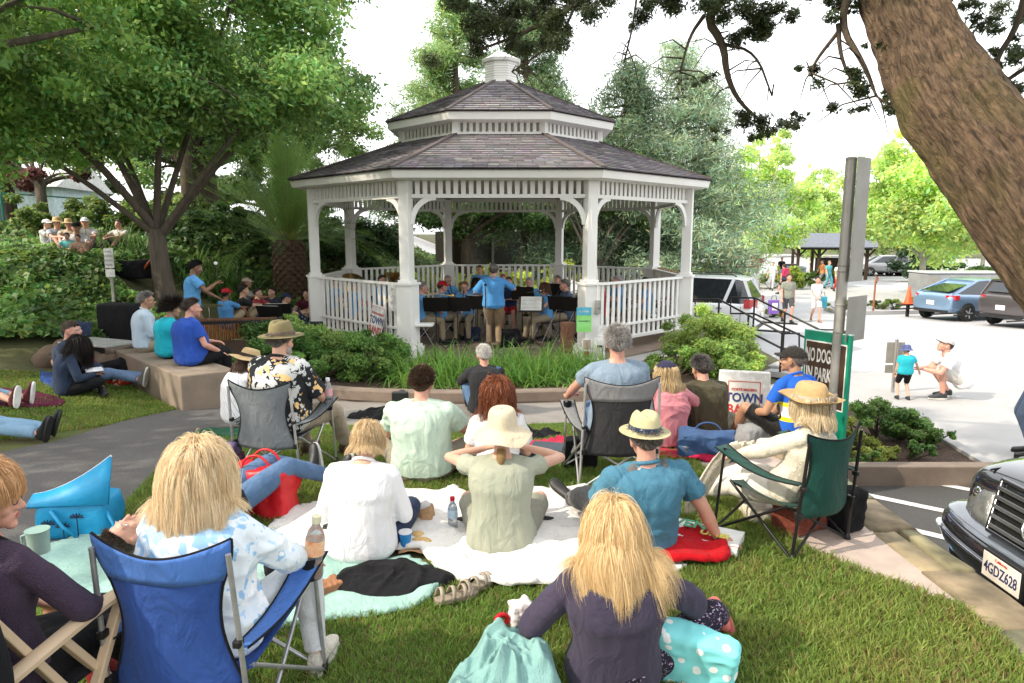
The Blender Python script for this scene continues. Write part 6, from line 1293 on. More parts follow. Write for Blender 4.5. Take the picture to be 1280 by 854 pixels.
gf=lambda px,D,zm=.4:(((px-640)/853)*(D*.988+(2-zm)*.155),D,ZF+.001)
COND=gf(617,13.95)
def fold_chair(loc_,rz):
 t=thing('folding_chair','dark folding chair a band member sits on','chair',loc_,R(rz),'folding chairs of the band');mb=MB();mb.box((0,-.02,.43),(.40,.38,.025));mb.build('seat',m_blk,t,bevel=.01)
 mb=MB();mb.box((0,-.235,.74),(.38,.02,.18));mb.build('backrest',m_blk,t,bevel=.008)
 for sx in(-.2,.2):
  mb=MB();mb.tube([(sx,.20,.0),(sx,-.25,.84)],.010,6);mb.build('leg',m_steel,t);mb=MB();mb.tube([(sx*.9,-.24,.0),(sx*.9,.16,.43)],.010,6);mb.build('leg',m_steel,t)
 return t
def face_to(l,tgt):return math.degrees(math.atan2(-(tgt[0]-l[0]),tgt[1]-l[1]))
SITC=dict(pel=(0,-.04,.56),foot_l=(-.14,.42,.09),foot_r=(.14,.42,.09),knee_l=(0,.5,1),knee_r=(0,.5,1),lean=2,curve=8)
PLAY=dict(hand_l=(-.04,.30,.80),hand_r=(.06,.34,.72),elbow_l=(-1,-.1,-.5),elbow_r=(1,-.1,-.5))
band=[(528,14.5,1.74,0,(.45,.42,.40),'pink','grey haired bandsman in blue beside the front left gazebo post','g','trumpet',-78),(553,15.0,1.70,1,(.10,.06,.04),'pink','bandswoman in a red cap behind the left music stands','redcap','clarinet',-60),(581,15.1,1.66,1,(.42,.20,.08),'pink','bandswoman with short ginger hair and glasses left of the conductor','g','clarinet',175),(595,16.3,1.68,1,(.05,.03,.02),'light','bandswoman with dark hair and glasses, second row behind the conductor','g','clarinet',170),(560,17.0,1.72,0,(.5,.48,.45),'pink','grey haired bandsman in the back row left','g','clarinet',-150),(478,16.9,1.76,0,(.12,.08,.05),'pink','bandsman holding the upright tuba behind the left railing','','tuba',-120),(420,16.2,1.74,0,(.12,.08,.05),'pink','bandsman with the second tuba next to the left side post','','tuba2',-95),(445,15.4,1.70,0,(.3,.28,.26),'pink','bandsman in blue seen through the left railing bars','','',-80),(500,15.8,1.70,0,(.2,.16,.12),'light','bandsman seated behind the white paper on the railing','','trumpet',-90),(600,19.6,1.80,0,(.16,.12,.08),'pink','player with dark hair at the back rail of the gazebo','','clarinet',180),(636,16.6,1.70,0,(.10,.06,.04),'pink','bandsman in red shorts just right of the conductor','shorts','',178),(629,18.2,1.64,1,(.75,.10,.30),'pink','bandswoman with bright pink hair in the back row','','flute',176),(661,16.2,1.72,0,(.62,.6,.58),'pink','white haired bandsman with glasses behind the flute player','g','clarinet',168),(681,14.9,1.64,1,(.16,.08,.04),'pink','bandswoman with shoulder length brown hair playing the flute','long','flute',120),(706,15.1,1.78,0,(.28,.25,.22),'pink','bandsman in dark vest playing clarinet by the right post','vest','clarinet',105),(697,17.2,1.70,0,(.3,.26,.22),'pink','bandsman in the back row right','','',140),(752,15.4,1.74,0,(.5,.46,.42),'pink','balding bandsman in red behind the right railing','red','',95),(771,16.3,1.80,0,(.5,.48,.46),'pink','tall grey haired bandsman behind the right railing','','',110),(806,15.9,1.76,0,(.05,.04,.03),'tan','bandsman in a black cap behind the right railing','blackcap','',95),(846,16.6,1.70,0,(.4,.38,.36),'pink','bandsman beside the right side post','','',100)]
RED=cloth('red_cloth',(.50,.02,.03));khs=cloth('band_khaki',(.30,.245,.17))
def instr(kind,l,rz,lab):
 rr_=R(rz)
 if kind=='clarinet':
  t=thing('clarinet','black clarinet held by the '+lab,'clarinet',(l[0],l[1],l[2]),rr_);mb=MB();mb.tube([(0,.13,1.13),(.01,.36,.72)],.013,8);mb.build('tube',ebony,t,smooth=60);mb=MB();mb.tube([(.01,.36,.72),(.01,.39,.66)],[.014,.03],10);mb.build('bell',ebony,t,smooth=60)
 elif kind=='flute':
  t=thing('flute','silver flute held by the '+lab,'flute',l,rr_);mb=MB();mb.tube([(-.05,.14,1.13),(.52,.20,1.04)],.011,8);mb.build('tube',silver,t,smooth=60)
 elif kind=='trumpet':
  t=thing('trumpet','brass trumpet held by the '+lab,'trumpet',l,rr_);mb=MB();mb.tube([(0,.14,1.10),(0,.45,1.06),(0,.58,1.04)],[.008,.010,.012],8);mb.tube([(0,.22,1.04),(0,.45,1.0),(0,.47,1.03),(0,.45,1.06)],.008,6);mb.build('tubing',brass,t,smooth=60);mb=MB();mb.tube([(0,.56,1.045),(0,.62,1.035),(0,.66,1.03)],[.013,.028,.06],14,caps=False);mb.build('bell',brass,t,smooth=60)
 elif kind.startswith('tuba'):
  t=thing('tuba','large brass tuba with upturned bell, held by the '+lab,'tuba',l,rr_);tl=.0 if kind=='tuba' else-.5;M=Matrix.Rotation(tl,3,'Y');c=V3((-.12,.26,.62));mb=MB()
  mb.lathe([(.045,0),(.07,.25),(.10,.50),(.14,.66),(.22,.76),(.245,.775),(.235,.782),(.21,.77),(.13,.66),(.09,.5)],c,24,M);mb.build('bell',brass,t,smooth=60);mb=MB()
  ring=[c+M@V3((-.0+.17*(1+math.cos(a))-.0,.03*math.sin(2*a),.18+.32*math.sin(a)-.28))for a in np.linspace(math.pi,3*math.pi,22)];mb.tube(ring,.036,8);mb.tube([c+M@V3((x,.06,z))for x,z in((.08,-.1),(.08,.4),(.16,.46),(.22,.4),(.22,0))],.018,8);mb.build('tubing',brass,t,smooth=60)
for i,(px,D,h_,fem,hc_,sk,lab,ex,ins,rz_)in enumerate(band):
 l=gf(px,D);q=P(SITC,PLAY,near=1 if D<15.6 else 0,fem=bool(fem),h=h_,wr=.006,seed=100+i,hc=hc_,skin=sk,girth=1.08,head=(random.uniform(-8,8),4,0),top=('tee',BANDB),hem=0,bottom=('pants',khs),shoes=BLKSH,hair=hs(.012,600 if D<15.6 else 0,.03))
 if ex=='vest':q['top']=('tee',cloth('slate_vest',(.08,.11,.17)))
 if ex=='red':q['top']=('tee',cloth('red_polo',(.45,.05,.06)));q['hair']=hs(.006,front=60)
 if ex=='shorts':q['bottom']=('shorts',RED);q['top']=('tee',cloth('dark_navy_polo',(.03,.05,.12)));q['hand_r']=(.16,.34,1.06)
 if ex=='long' or lab.startswith('bandswoman with dark'):q['hair']=hs(.016,1500,.22,side=-20)
 if D>19:q['pel']=(0,-.04,.66);q['foot_l']=(-.14,.42,.1)
 r_,HM,s,A,K=person(lab,l,rz_,q,group='members of the band in the gazebo')
 if ex=='g':glasses(r_,HM,s)
 if ex=='redcap':cap(r_,HM,s,RED)
 if ex=='blackcap':cap(r_,HM,s,BLKC)
 fold_chair(l,rz_)
 if ins:instr(ins,l,rz_,lab.replace('holding the upright tuba ','').replace(' playing the flute','').replace(' playing clarinet','').replace(' with the second tuba','').replace(' and glasses','').replace(' with glasses',''))
r_,HM,s,A,K=person('conductor in blue polo, khaki trousers and flat cap standing with back turned',COND,4,P(STAND,near=2,h=1.78,girth=1.22,wide=1.02,belly=.08,head=(8,2,0),hand_r=(.36,.30,1.34),elbow_r=(1,.1,-.7),hand_l=(-.28,.30,1.10),elbow_l=(-.8,-.2,-.7),top=('elbow',cloth('conductor_blue',(.09,.30,.62),(.07,.25,.54))),ease=.026,hem=0,wr=.010,bottom=('pants',cloth('conductor_khaki',(.28,.20,.12))),shoes=BRNSH,skin='pink',collar=True,hair=hs(.010,1500,.025),hc=(.2,.17,.15),seed=90),group='members of the band in the gazebo')
cap(r_,HM,s*1.04,cloth('grey_tweed',(.16,.15,.13)))
def music_stand(l,rz,paper,label,z=1.05,wd=.52):
 t=thing('music_stand',label,'music stand',l,R(rz),'music stands of the band');mb=MB();mb.tube([(0,0,.16),(0,0,z)],.011,8);mb.build('pole',m_blk,t)
 for k in range(3):
  a=k*2.094+.5;mb=MB();mb.tube([(0,0,.22),(math.cos(a)*.26,math.sin(a)*.26,.01)],.008,6);mb.build('leg',m_blk,t)
 mb=MB();M=rotx(R(-28));mb.box((0,0,z+.12),(wd,.008,.34),M);mb.box(V3((0,0,z+.12))+M@V3((0,-.025,-.17)),(wd,.05,.008),M);mb.build('desk',m_blk,t,bevel=.003)
 if paper:
  mb=MB();mb.box(V3((.0,0,z+.13))+M@V3((.0,-.008,.01)),(.42,.004,.30),M);o=mb.build('sheet_music',mat('paper',(.72,.72,.68),.8,bump=.05),t);mb=MB()
  for j in range(9):mb.box(V3((.0,0,z+.13))+M@V3((0,-.0115,.13-j*.03)),(.36,.001,.004),M)
  mb.build('staves',ebony,o)
 return t
for px,D,rz_,pp,lab in((545,13.9,178,0,'black music stand nearest the front left post'),(572,13.95,170,0,'wide black music stand left of the conductor'),(597,14.3,150,1,'music stand with white sheets at the elbow of the conductor'),(664,13.9,-6,1,'wire music stand with open sheets right of the conductor'),(653,15.2,168,0,'black music stand behind the open sheets'),(700,14.2,160,0,'black music stand beside the flute player'),(718,13.9,150,0,'low black music stand against the right post'),(690,16.2,160,0,'black music stand in the second row right')):
 music_stand(gf(px,D),rz_,pp,lab,z=.80 if D<14.5 else.92)
t=thing('microphone_stand','slim microphone stand with a looped cable in front of the conductor','microphone',gf(607,13.3));mb=MB();mb.tube([(0,0,0),(0,0,1.32)],.009,8);mb.build('pole',m_blk,t);mb=MB();mb.lathe([(.13,0),(.13,.02),(.02,.04)],n=16);mb.build('base',m_blk,t);mb=MB();mb.ell((0,.05,1.36),(.03,.05,.03));mb.build('microphone',m_blk,t);mb=MB();mb.tube(chaikin([(0.01,-.01,1.3),(.03,-.02,1.0),(-.02,-.03,.75),(.05,-.03,.62),(.0,-.03,.55),(.04,-.02,.7),(0,0,.2)],2),.006,5);mb.build('cable',MATS['grey_metal_box'],t)
def softbox(name,label,cat,l,size,m,rz=0,noise=.02,seed=1,handles=0,group=None,tilt=(0,0),fac=6,vox=None):
 t=thing(name,label,cat,l,R(rz),group);mb=MB();M=rotx(R(tilt[0]))@roty(R(tilt[1]));mb.box(M@V3((0,0,size[2]/2)),size,M);me=remesh_obj(mb,vox or min(size)/10,fac,.7);V=mverts(me);N_=mnormals(me)
 setverts(me,V+N_*(vnoise(V,1.3/max(size),seed)*noise*.8+vnoise(V,4/max(size),seed+1)*noise*.6+(1-abs(vnoise(V,7/max(size),seed+2))*2)*noise*.3)[:,None]);V=mverts(me);V[:,2]=np.maximum(V[:,2],.004);setverts(me,V);link('body',me,t,m)
 for k in range(handles):
  y=(-1 if k else 1)*size[1]*.3;mb=MB();mb.tube([M@V3((math.cos(a)*size[0]*.25,y,size[2]*.95+math.sin(a)*size[2]*.38))for a in np.linspace(0,math.pi,12)],.009,6);mb.build('handle',m,t,smooth=180)
 return t
softbox('gig_bag','black bag slumped on the gazebo floor right of the conductor','bag',gf(636,14.2),(.42,.25,.36),BLKC,10,.04,5)
softbox('instrument_case','tan leather case leaning by the front right gazebo post','case',gf(709,13.5),(.26,.2,.62),cloth('tan_leather',(.32,.17,.11)),20,.03,6)
softbox('instrument_case','small dark case under the left band chairs','case',gf(590,15.0),(.34,.2,.3),NAVY,10,.03,7)
BN=thing('striped_banner','orange and white striped canvas hung on the rear right railing','banner',(GX,GY,ZF));mb=MB();a,b=octp(RP+.1,3),octp(RP+.1,2);mb.add([a.lerp(b,.03)+V3((0,0,.95)),a.lerp(b,.97)+V3((0,0,.95)),a.lerp(b,.97)+V3((0,0,1.46)),a.lerp(b,.03)+V3((0,0,1.46))],[(0,1,2,3)]);mb.build('canvas',band_mat('striped_canvas',[(0,(.80,.42,.03)),(.5,(.75,.72,.66))],1,0,1,3.2),BN)
def zb(x,y):return(x,y,gz(x,y))
def pl(px,D,zm=.5):l=loc(px,D,zm);return l
mr=thing('marimba','marimba with dark bars and copper resonator tubes beside the standing player','marimba',pl(272,11.5),R(12));copper=mat('copper',(.75,.30,.13),.25,(.5,.2,.09),scale=8,bump=.05,metal=.9)
wood=mat('rosewood',(.16,.07,.04),.35,(.10,.04,.02),scale=6,stretch=(1,8,1),bump=.1)
for k in range(34):
 x=-.95+1.9*k/33;L_=.42-.22*k/33;mb=MB();mb.box((x,-.16,.86),(.048,L_,.02));mb.build('bar',wood,mr)
 mb=MB();h_=.62-.5*k/33;mb.tube([(x,-.16,.82),(x,-.16,.82-h_)],.022,8);mb.build('resonator',copper,mr,smooth=60)
mb=MB();mb.bar((-1.02,-.40,.83),(1.02,-.30,.83),.03,.05);mb.bar((-1.02,.06,.83),(1.02,-.02,.83),.03,.05);mb.bar((-1.02,-.42,.83),(-1.02,.12,.83),.04,.06);mb.bar((1.02,-.42,.83),(1.02,.12,.83),.04,.06);mb.bar((-1,-.15,.2),(1,-.15,.2),.03,.04);mb.build('frame',m_blk,mr)
for x in(-1.02,1.02):
 for y in(-.36,.08):mb=MB();mb.tube([(x,y,0),(x,y,.83)],.018,6);mb.build('leg',m_blk,mr)
r_,HM,s,A,K=person('percussionist in a blue shirt standing with a mallet raised beside the marimba',pl(240,12.25,.8),-62,P(STAND,near=2,h=1.76,girth=1.08,head=(6,14,0),lean=6,hand_l=(-.16,.44,1.02),hand_r=(.16,.40,1.30),elbow_l=(-.5,-.8,-.5),elbow_r=(.8,-.6,-.7),top=('tee',BANDB),ease=.03,hem=0,wr=.012,bottom=('pants',KHA),shoes=BLKSH,skin='brown',hair=hs(.012,2500,.022),hc=(.012,.01,.01),seed=91))
t=thing('mallet','raised mallet with a white head in the hand of the percussionist','mallet',r_.location[:],r_.rotation_euler.z);w_=A['r'][2];mb=MB();mb.tube([w_+V3((0,.05,.05)),w_+V3((.02,.02,.34))],.008,6);mb.build('stick',MATS['brown_shoe'],t);mb=MB();mb.ell(w_+V3((.02,.02,.36)),(.032,.032,.032));mb.build('head',WHT,t,smooth=180)
for px,D,z_,lab in((205,11.2,.80,'ride cymbal left of the marimba'),(262,12.0,.98,'cymbal beside the hand of the percussionist')):
 t=thing('cymbal','flat brass '+lab,'cymbal',pl(px,D));mb=MB();mb.tube([(0,0,0),(0,0,z_)],.01,6);mb.build('stand',silver,t);mb=MB();mb.lathe([(.25,z_),(.12,z_+.015),(.03,z_+.03),(.001,z_+.034)],n=24);mb.build('plate',mat('bronze',(.55,.45,.25),.3,metal=1,bump=.05),t,smooth=60)
t=thing('snare_drum','snare drum with a white rim right of the marimba','drum',pl(353,12.2));mb=MB();mb.lathe([(.18,.62),(.18,.78),(.17,.785)],n=24);mb.build('shell',silver,t,smooth=40);mb=MB();mb.lathe([(.17,.783),(.001,.79)],n=24);mb.build('head',WHT,t)
for k in range(3):mb=MB();a=k*2.1;mb.tube([(0,0,.5),(math.cos(a)*.25,math.sin(a)*.25,0)],.01,6);mb.build('leg',silver,t)
softbox('equipment_case','tall black padded instrument case standing by the ivy','case',pl(151,11.6),(.66,.34,.80),BLKC,-10,.02,8)
t=thing('road_case','silver topped black flight case lying on the ground by the seat wall','case',pl(122,10.7),R(-24));mb=MB();mb.box((0,0,.17),(1.1,.55,.34));mb.build('body',BLKC,t,bevel=.01);mb=MB();mb.box((0,0,.355),(1.13,.58,.03));mb.build('lid',mat('brushed_aluminium',(.55,.55,.53),.45,metal=.3),t,bevel=.006);mb=MB()
for x in(-.55,.55):mb.box((x,0,.17),(.025,.57,.35))
mb.build('edging',silver,t)
softbox('backpack','dark navy backpack lying on the silver topped case','backpack',(lambda l:(l[0],l[1],l[2]+.37))(pl(97,10.75)),(.36,.22,.24),NAVY,15,.03,9)
t=thing('speaker_box','grey monitor speaker box on the ground right of the marimba','speaker',pl(360,11.5));mb=MB();mb.box((0,0,.28),(.62,.4,.56));mb.build('cabinet',mat('speaker_grey',(.16,.16,.165),.7,bump=.3),t,bevel=.02);mb=MB();mb.box((0,-.204,.28),(.54,.01,.46));mb.build('grille',mat('grille_grey',(.09,.09,.09),.8,bump=.8,bscale=300),t)
t=thing('flight_case','long black case with silver clasps behind the snare drum','case',pl(368,12.6));mb=MB();mb.box((0,0,.62),(.95,.4,.22));mb.build('body',BLKC,t,bevel=.01);mb=MB()
for x in(-.3,.1,.4):mb.box((x,-.205,.64),(.05,.02,.07))
mb.build('clasps',silver,t);mb=MB();mb.box((0,0,.25),(.8,.34,.5));mb.build('trestle',mat('speaker_grey',(.1,.1,.1)),t)
for px,D in((338,12.6),(347,13.0)):music_stand(pl(px,D),165 if px<340 else 190,1,['left','right'][px>340]+' of the two music stands with white sheets by the percussion',z=.75)
seated=[(283,13.6,1.62,1,(.02,.015,.01),'brown',-20,(.085,.27,.56),'seated percussion player in blue shirt and red cap','redcap'),(304,14.2,1.70,0,(.02,.015,.01),'mid',-60,(.02,.02,.02),'person in black bent over the sheets behind the marimba',''),(308,16.5,1.74,0,(.2,.15,.1),'tan',-70,(.28,.33,.36),'person in grey tee shirt and tan cap by the bank','tancap'),(322,16.0,1.64,1,(.05,.03,.02),'light',-100,(.35,.05,.06),'person in a red top with dark hair by the bank',''),(341,16.4,1.72,0,(.05,.03,.02),'light',160,(.04,.045,.07),'person in a dark printed tee shirt facing the camera by the bank',''),(356,15.6,1.72,0,(.03,.03,.04),'light',-70,(.06,.10,.16),'person in navy cap with hugged knees on the grass','navycap'),(384,16.8,1.74,0,(.06,.04,.03),'light',170,(.10,.02,.035),'person in a maroon tee shirt half hidden by the left gazebo post','')]
for i,(px,D,h_,fem,hc_,sk,rz_,c,lab,ex)in enumerate(seated):
 l=pl(px,D,.5);l=(l[0],l[1],gz(l[0],l[1])+(.30 if i<2 else.05))
 r_,HM,s,A,K=person(lab,l,rz_,P(HUG,near=1,fem=bool(fem),h=h_,seed=110+i,hc=hc_,skin=sk,top=('tee',cloth('seat_top_%d'%i,c)),bottom=('pants' if i%2 else 'shorts',KHA if i<2 else NAVY),hem=0,shoes=BLKSH,wr=.007,hair=hs(.013,500,.03)),group='people seated behind the percussion')
 if ex:cap(r_,HM,s,{'redcap':RED,'tancap':cloth('tan_cap',(.55,.45,.35)),'navycap':NAVY}[ex])
def planar(name,W_,H_,m,parent,M,th=.01,bev=.004):
 mb=MB();mb.box((0,0,0),(W_,H_,th));me=mb.mesh(name);me.transform(M);o=link(name,me,parent,m)
 if bev:q=o.modifiers.new('b','BEVEL');q.width=bev;q.segments=2
 return o
def MX(x,y,z,yaw=0,tilt=90,roll=0):return Matrix.Translation((x,y,z))@Matrix.Rotation(R(yaw),4,'Z')@Matrix.Rotation(R(tilt),4,'X')@Matrix.Rotation(R(roll),4,'Z')
sgw=mat('sign_white',(.78,.77,.74),.5,bump=.03,var=.2);sgr=mat('sign_red',(.55,.05,.05),.6,bump=0);sgb=mat('sign_blue',(.03,.06,.20),.6,bump=0)
def band_logo(parent,M,W_,H_,fr=True):
 T=lambda x,y,z=.008:M@Matrix.Translation((x*W_,y*H_,z))
 if fr:
  mb=MB();
  for a,b in(((-.43,-.45),(.43,-.45)),((.43,-.45),(.43,.45)),((.43,.45),(-.43,.45)),((-.43,.45),(-.43,-.45))):mb.bar((a[0]*W_,a[1]*H_,.009),(b[0]*W_,b[1]*H_,.009),.008,.003,up=(0,0,1))
  me=mb.mesh('border');me.transform(M);link('border',me,parent,sgr)
 lettering('CORTE MADERA',H_*.085,sgr,parent,T(0,.25),.0015,.95);lettering('TOWN',H_*.30,sgb,parent,T(0,.04),.005,.78*W_/H_*1.35);lettering('BAND',H_*.34,sgr,parent,T(0,-.26),.005,.72*W_/H_*1.35)
yaw7=math.degrees(frame_rot(7));c=V3((GX,GY,ZF))+octp(RP+.14,7).lerp(octp(RP+.14,0),.735)
t=thing('band_sign','red framed town band poster board leaning on the left gazebo railing','sign',(c.x,c.y,ZF));M=MX(0,0,.60,yaw7,80,-7);planar('board',.48,.68,sgw,t,M);band_logo(t,M,.48,.68)
c=V3((GX,GY,ZF))+octp(RP+.07,7).lerp(octp(RP+.07,0),.875);t=thing('paper_notice','white handwritten paper notice taped to the railing by the front left post','notice',tuple(c));M=MX(0,0,1.12,yaw7,90);planar('sheet',.24,.52,sgw,t,M,.004,0);pn=mat('pencil_grey',(.55,.55,.55),.8,bump=0)
for i_,tx in enumerate(('IN','GAZ','EBO')):lettering(tx,.075,pn,t,M@Matrix.Translation((0,.17-i_*.14,.004)),0)
p=V3((GX,GY,ZF))+octp(RP,1)
t=thing('poster','blue and green event poster on the front right gazebo post','poster',(p.x-.02,p.y-.3,ZF));M=MX(-.10,0,.76,0,86)
planar('sheet',.28,.46,mat('poster_green',(.22,.60,.12),.5,(.30,.7,.25),scale=4,bump=0),t,M,.006,0);planar('sky_band',.28,.15,mat('poster_blue',(.10,.45,.62),.5,bump=0),t,M@Matrix.Translation((0,.155,.005)),.003,0);lettering('SUMMER',.05,sgw,t,M@Matrix.Translation((0,.15,.008)));lettering('CONCERTS',.04,sgb,t,M@Matrix.Translation((0,-.03,.006)))
planar('side_flyer',.16,.22,sgw,t,MX(.24,.02,.55,0,86),.004,0)
t=thing('poster','white photo poster of a face and horn below the green poster','poster',(p.x+.0,p.y-.42,ZF));M=MX(.05,0,.22,0,84);planar('board',.44,.42,sgw,t,M,.01)
for(x,y,w_,h_,c)in((-.12,.08,.14,.18,(.45,.33,.28)),(-.13,-.10,.12,.12,(.35,.05,.06)),(.06,-.06,.2,.18,(.55,.5,.48)),(.12,.0,.1,.14,(.05,.03,.02)),(.13,.02,.05,.08,(.55,.35,.12))):planar('photo',w_,h_,mat('photo_%d'%int(c[0]*900+c[2]*90),c,.5,bump=0),t,M@Matrix.Translation((x,y,.008+.001*h_*10)),.002,0)
l=loc(930,7.7,.3,parkz);l=(l[0],l[1],l[2]-.10);t=thing('folding_sign','white plastic A frame sign lettered for the town band standing on the lawn','sign',l,R(-16))
for sg,rot in((-1,78),(1,102)):
 M=MX(0,sg*.11,.36,0,rot);o=planar('panel',.56,.72,sgw,t,M,.03,.012);
 if sg<0:planar('insert',.40,.46,mat('sign_cream',(.74,.70,.64),.5,bump=0),t,M@Matrix.Translation((.0,.04,.017)),.004);band_logo(t,M@Matrix.Translation((.0,.04,.013)),.40,.46)
a,b=V3((3.17,7.28,0)),V3((3.43,6.80,0));d=(b-a);yw=math.degrees(math.atan2(d.y,d.x));c=(a+b)/2;t=thing('park_sign','green park notice board reading no dogs in park beside the steel pole','sign',(c.x,c.y,-.3));W_=d.length
sg_green=mat('sign_green',(.0,.24,.14),.5,(.0,.20,.12),scale=3,bump=.04);M=MX(0,0,.74,yw,90);planar('board',W_,1.10,sg_green,t,M,.05);planar('top_edge',W_+.01,.05,mat('sign_edge',(.45,.62,.6),.5),t,MX(0,0,1.293,yw,0),.012)
sbr=mat('sign_brown',(.055,.03,.015),.5,bump=0);o=planar('outline',W_*.90,.70,sgw,t,M@Matrix.Translation((0,.10,.027)),.004,.02);o=planar('panel',W_*.86,.67,sbr,t,M@Matrix.Translation((0,.10,.030)),.004,.018)
for tx,y,sz,sq in(('NO DOGS',.29,.20,.80),('IN PARK',.09,.20,.76),('CMMC 9.04.025',-.10,.10,.78)):
 wd_=text_mesh(tx,sz,.004).vertices;wd_=max(v.co.x for v in wd_)*2;lettering(tx,sz,sgw,t,M@Matrix.Translation((-.065,y,.034)),.004,W_*sq*.76/wd_)
planar('lower_panel',.40,.26,mat('sign_orange',(.75,.18,.02),.5,bump=0),t,M@Matrix.Translation((-.05,-.42,.028)),.004)
for x in(-.2,.2):mb=MB();mb.box((math.cos(R(yw))*x,math.sin(R(yw))*x,.0),(.06,.06,.5));mb.build('post',sg_green,t)
al=mat('galvanised',(.42,.41,.38),.45,(.33,.32,.30),scale=5,bump=.15,metal=.45,var=1);al2=mat('sign_back',(.30,.29,.26),.55,(.25,.24,.21),scale=4,bump=.1,metal=.3)
pp=V3((3.345,6.92,lotz(7)));t=thing('steel_pole','tall galvanised pole carrying two street signs seen from behind','pole',tuple(pp));Z0=-pp.z
mb=MB();mb.tube([(0,0,0),(0,0,Z0+2.74)],.052,24);mb.build('post',al,t,smooth=60)
mb=MB();mb.lathe([(.054,Z0+2.72),(.054,Z0+2.745),(.03,Z0+2.755)],n=24);mb.build('cap',al2,t)
planar('upper_sign',.30,1.22,al2,t,MX(.13,.0,Z0+2.14,40,90),.004,.02);planar('lower_sign',.40,.46,al2,t,MX(.17,.0,Z0+1.15,38,90),.004,.03)
for z in(1.68,1.62,1.28,1.0):
 mb=MB();mb.lathe([(.055,0),(.057,.003),(.057,.015),(.055,.018)],(0,0,Z0+z),20);mb.box((.07,0,Z0+z+.01),(.04,.03,.03));mb.build('clamp',al2,t)
p=at(1116,486,lotz(9.3));t=thing('small_sign','two grey plates seen from behind on a perforated steel post in the planter','sign',(p.x,p.y,p.z));mb=MB();mb.box((0,0,.40),(.045,.035,.90));mb.build('post',al,t)
mb=MB()
for k in range(26):mb.box((0,-.0185,.04+k*.033),(.012,.003,.014))
mb.build('holes',ebony,t);planar('upper_plate',.31,.36,al2,t,MX(0,.02,.62,0,90),.004,.02);planar('lower_plate',.31,.14,al2,t,MX(0,.02,.34,0,90),.004,.015)
l=pl(139,12.6,1.3);t=thing('hill_sign','narrow white rule sign on a post in the ivy','sign',(l[0],l[1],l[2]));zz=atd(139,327,12.6).z-l[2];mb=MB();mb.box((0,0,(zz-.1)/2+.1),(.04,.04,zz+.3));mb.build('post',al2,t);planar('panel',.17,.36,sgw,t,MX(0,-.03,zz+.06,0,90),.008);planar('lower_panel',.17,.14,sgw,t,MX(0,-.03,zz-.21,0,90),.008)
gl=mat('sign_grey_text',(.35,.35,.35),.7,bump=0)
for k in range(4):lettering(('PARK','HOURS','DAWN','DUSK')[k],.05,gl,t,MX(0,-.036,zz+.18-k*.08,0,90),0)
def rail(off,label):
 t=thing('handrail',label,'handrail',tuple(V3((3.9,14.9,-.4))+V3(off)));O=V3((3.9,14.9,-.4));Q=lambda px,py,D:atd(px,py,D)-O
 T_=[Q(869,374,14.9),Q(899,374.5,14.4),Q(978,417,12.4),Q(999,417,12.4),Q(999,436,12.4),Q(978,436,12.4),Q(898,395,14.4),Q(869,395,14.9)]
 mb=MB();mb.tube(T_,.022,8,closed=True);mb.build('rail_loop',m_bt,t,smooth=60)
 for p,h_ in((T_[1],1.15),(T_[1].lerp(T_[2],.5),1.12),(T_[2],1.05)):mb=MB();mb.tube([p,p-V3((0,0,h_))],.022,8);mb.build('post',m_bt,t,smooth=60)
rail((0,0,0),'black tube handrail descending from the gazebo, nearer of two');rail((1.0,.7,-.03),'black tube handrail descending from the gazebo, farther of two')
mb=MB((4.2,13.6,0));
for k in range(4):mb.box((4.05+.32*k,14.3-.55*k,-.42-.05*k),(1.5,.55,.10),rotz(R(-30)))
t=thing('ramp','broad concrete steps between the handrails','steps',(4.2,13.6,0));mb.build('treads',m_plaza,t)
for i,(px,py)in enumerate(((62,390),(84,384),(108,380))):
 p=atg(px,py);t=thing('plank','grey green step board on the bank, %s of three'%('left','middle','right')[i],'board',(p.x,p.y,p.z+.06),0);mb=MB();M=rotz(R(-42))@rotx(R(-10));mb.box((0,0,.03),(.72,.24,.04),M);mb.build('board',mat('plank_grey',(.20,.24,.22),.9,(.14,.17,.15),scale=3,stretch=(1,8,1),bump=.3),t,bevel=.004)
def rock(label,l,r_,c,seed):
 t=thing('boulder',label,'rock',l);mb=MB();mb.ell((0,0,r_[2]*.5),r_,n=16,m=12);me=remesh_obj(mb,max(r_)/12,2);V=mverts(me);N_=mnormals(me);setverts(me,V+N_*(vnoise(V,2.2/max(r_),seed)*max(r_)*.22+np.abs(vnoise(V,6/max(r_),seed))*max(r_)*.07)[:,None]);link('stone',me,t,mat('rock_%d'%seed,c,.95,tuple(q*.5 for q in c),scale=6,bump=.8,var=1))
for i,(px,D,r_)in enumerate(((85,10.6,(.55,.3,.22)),(112,10.35,(.45,.3,.2)),(140,10.2,(.4,.25,.16)))):rock('brown rock at the foot of the ivy bank, %s of three'%('left','middle','right')[i],pl(px,D,.2),r_,(.20,.14,.10),3+i)
for i,(px,D,r_)in enumerate(((932,10.4,(.14,.12,.30)),(905,7.1,(.20,.16,.16)),(926,6.95,(.22,.15,.12)))):rock(('upright grey stone in the shrubs behind the folding sign','mossy stone left under the folding sign','mossy stone right under the folding sign')[i],loc(px,D,.2),r_,(.22,.21,.17)if i==0 else(.26,.24,.17),13+i)
GR=(.085,.17,.035)
lilies=[(532,11.3),(548,10.6),(570,11.0),(592,10.7),(615,11.2),(636,10.7),(655,11.1),(676,10.6),(697,11.0),(718,11.3),(740,11.6),(505,11.0),(520,10.4),(560,11.7),(640,11.8),(690,11.7)]
words=['first','second','third','fourth','fifth','sixth','seventh','eighth','ninth','tenth','eleventh','twelfth','thirteenth','fourteenth','fifteenth','sixteenth']
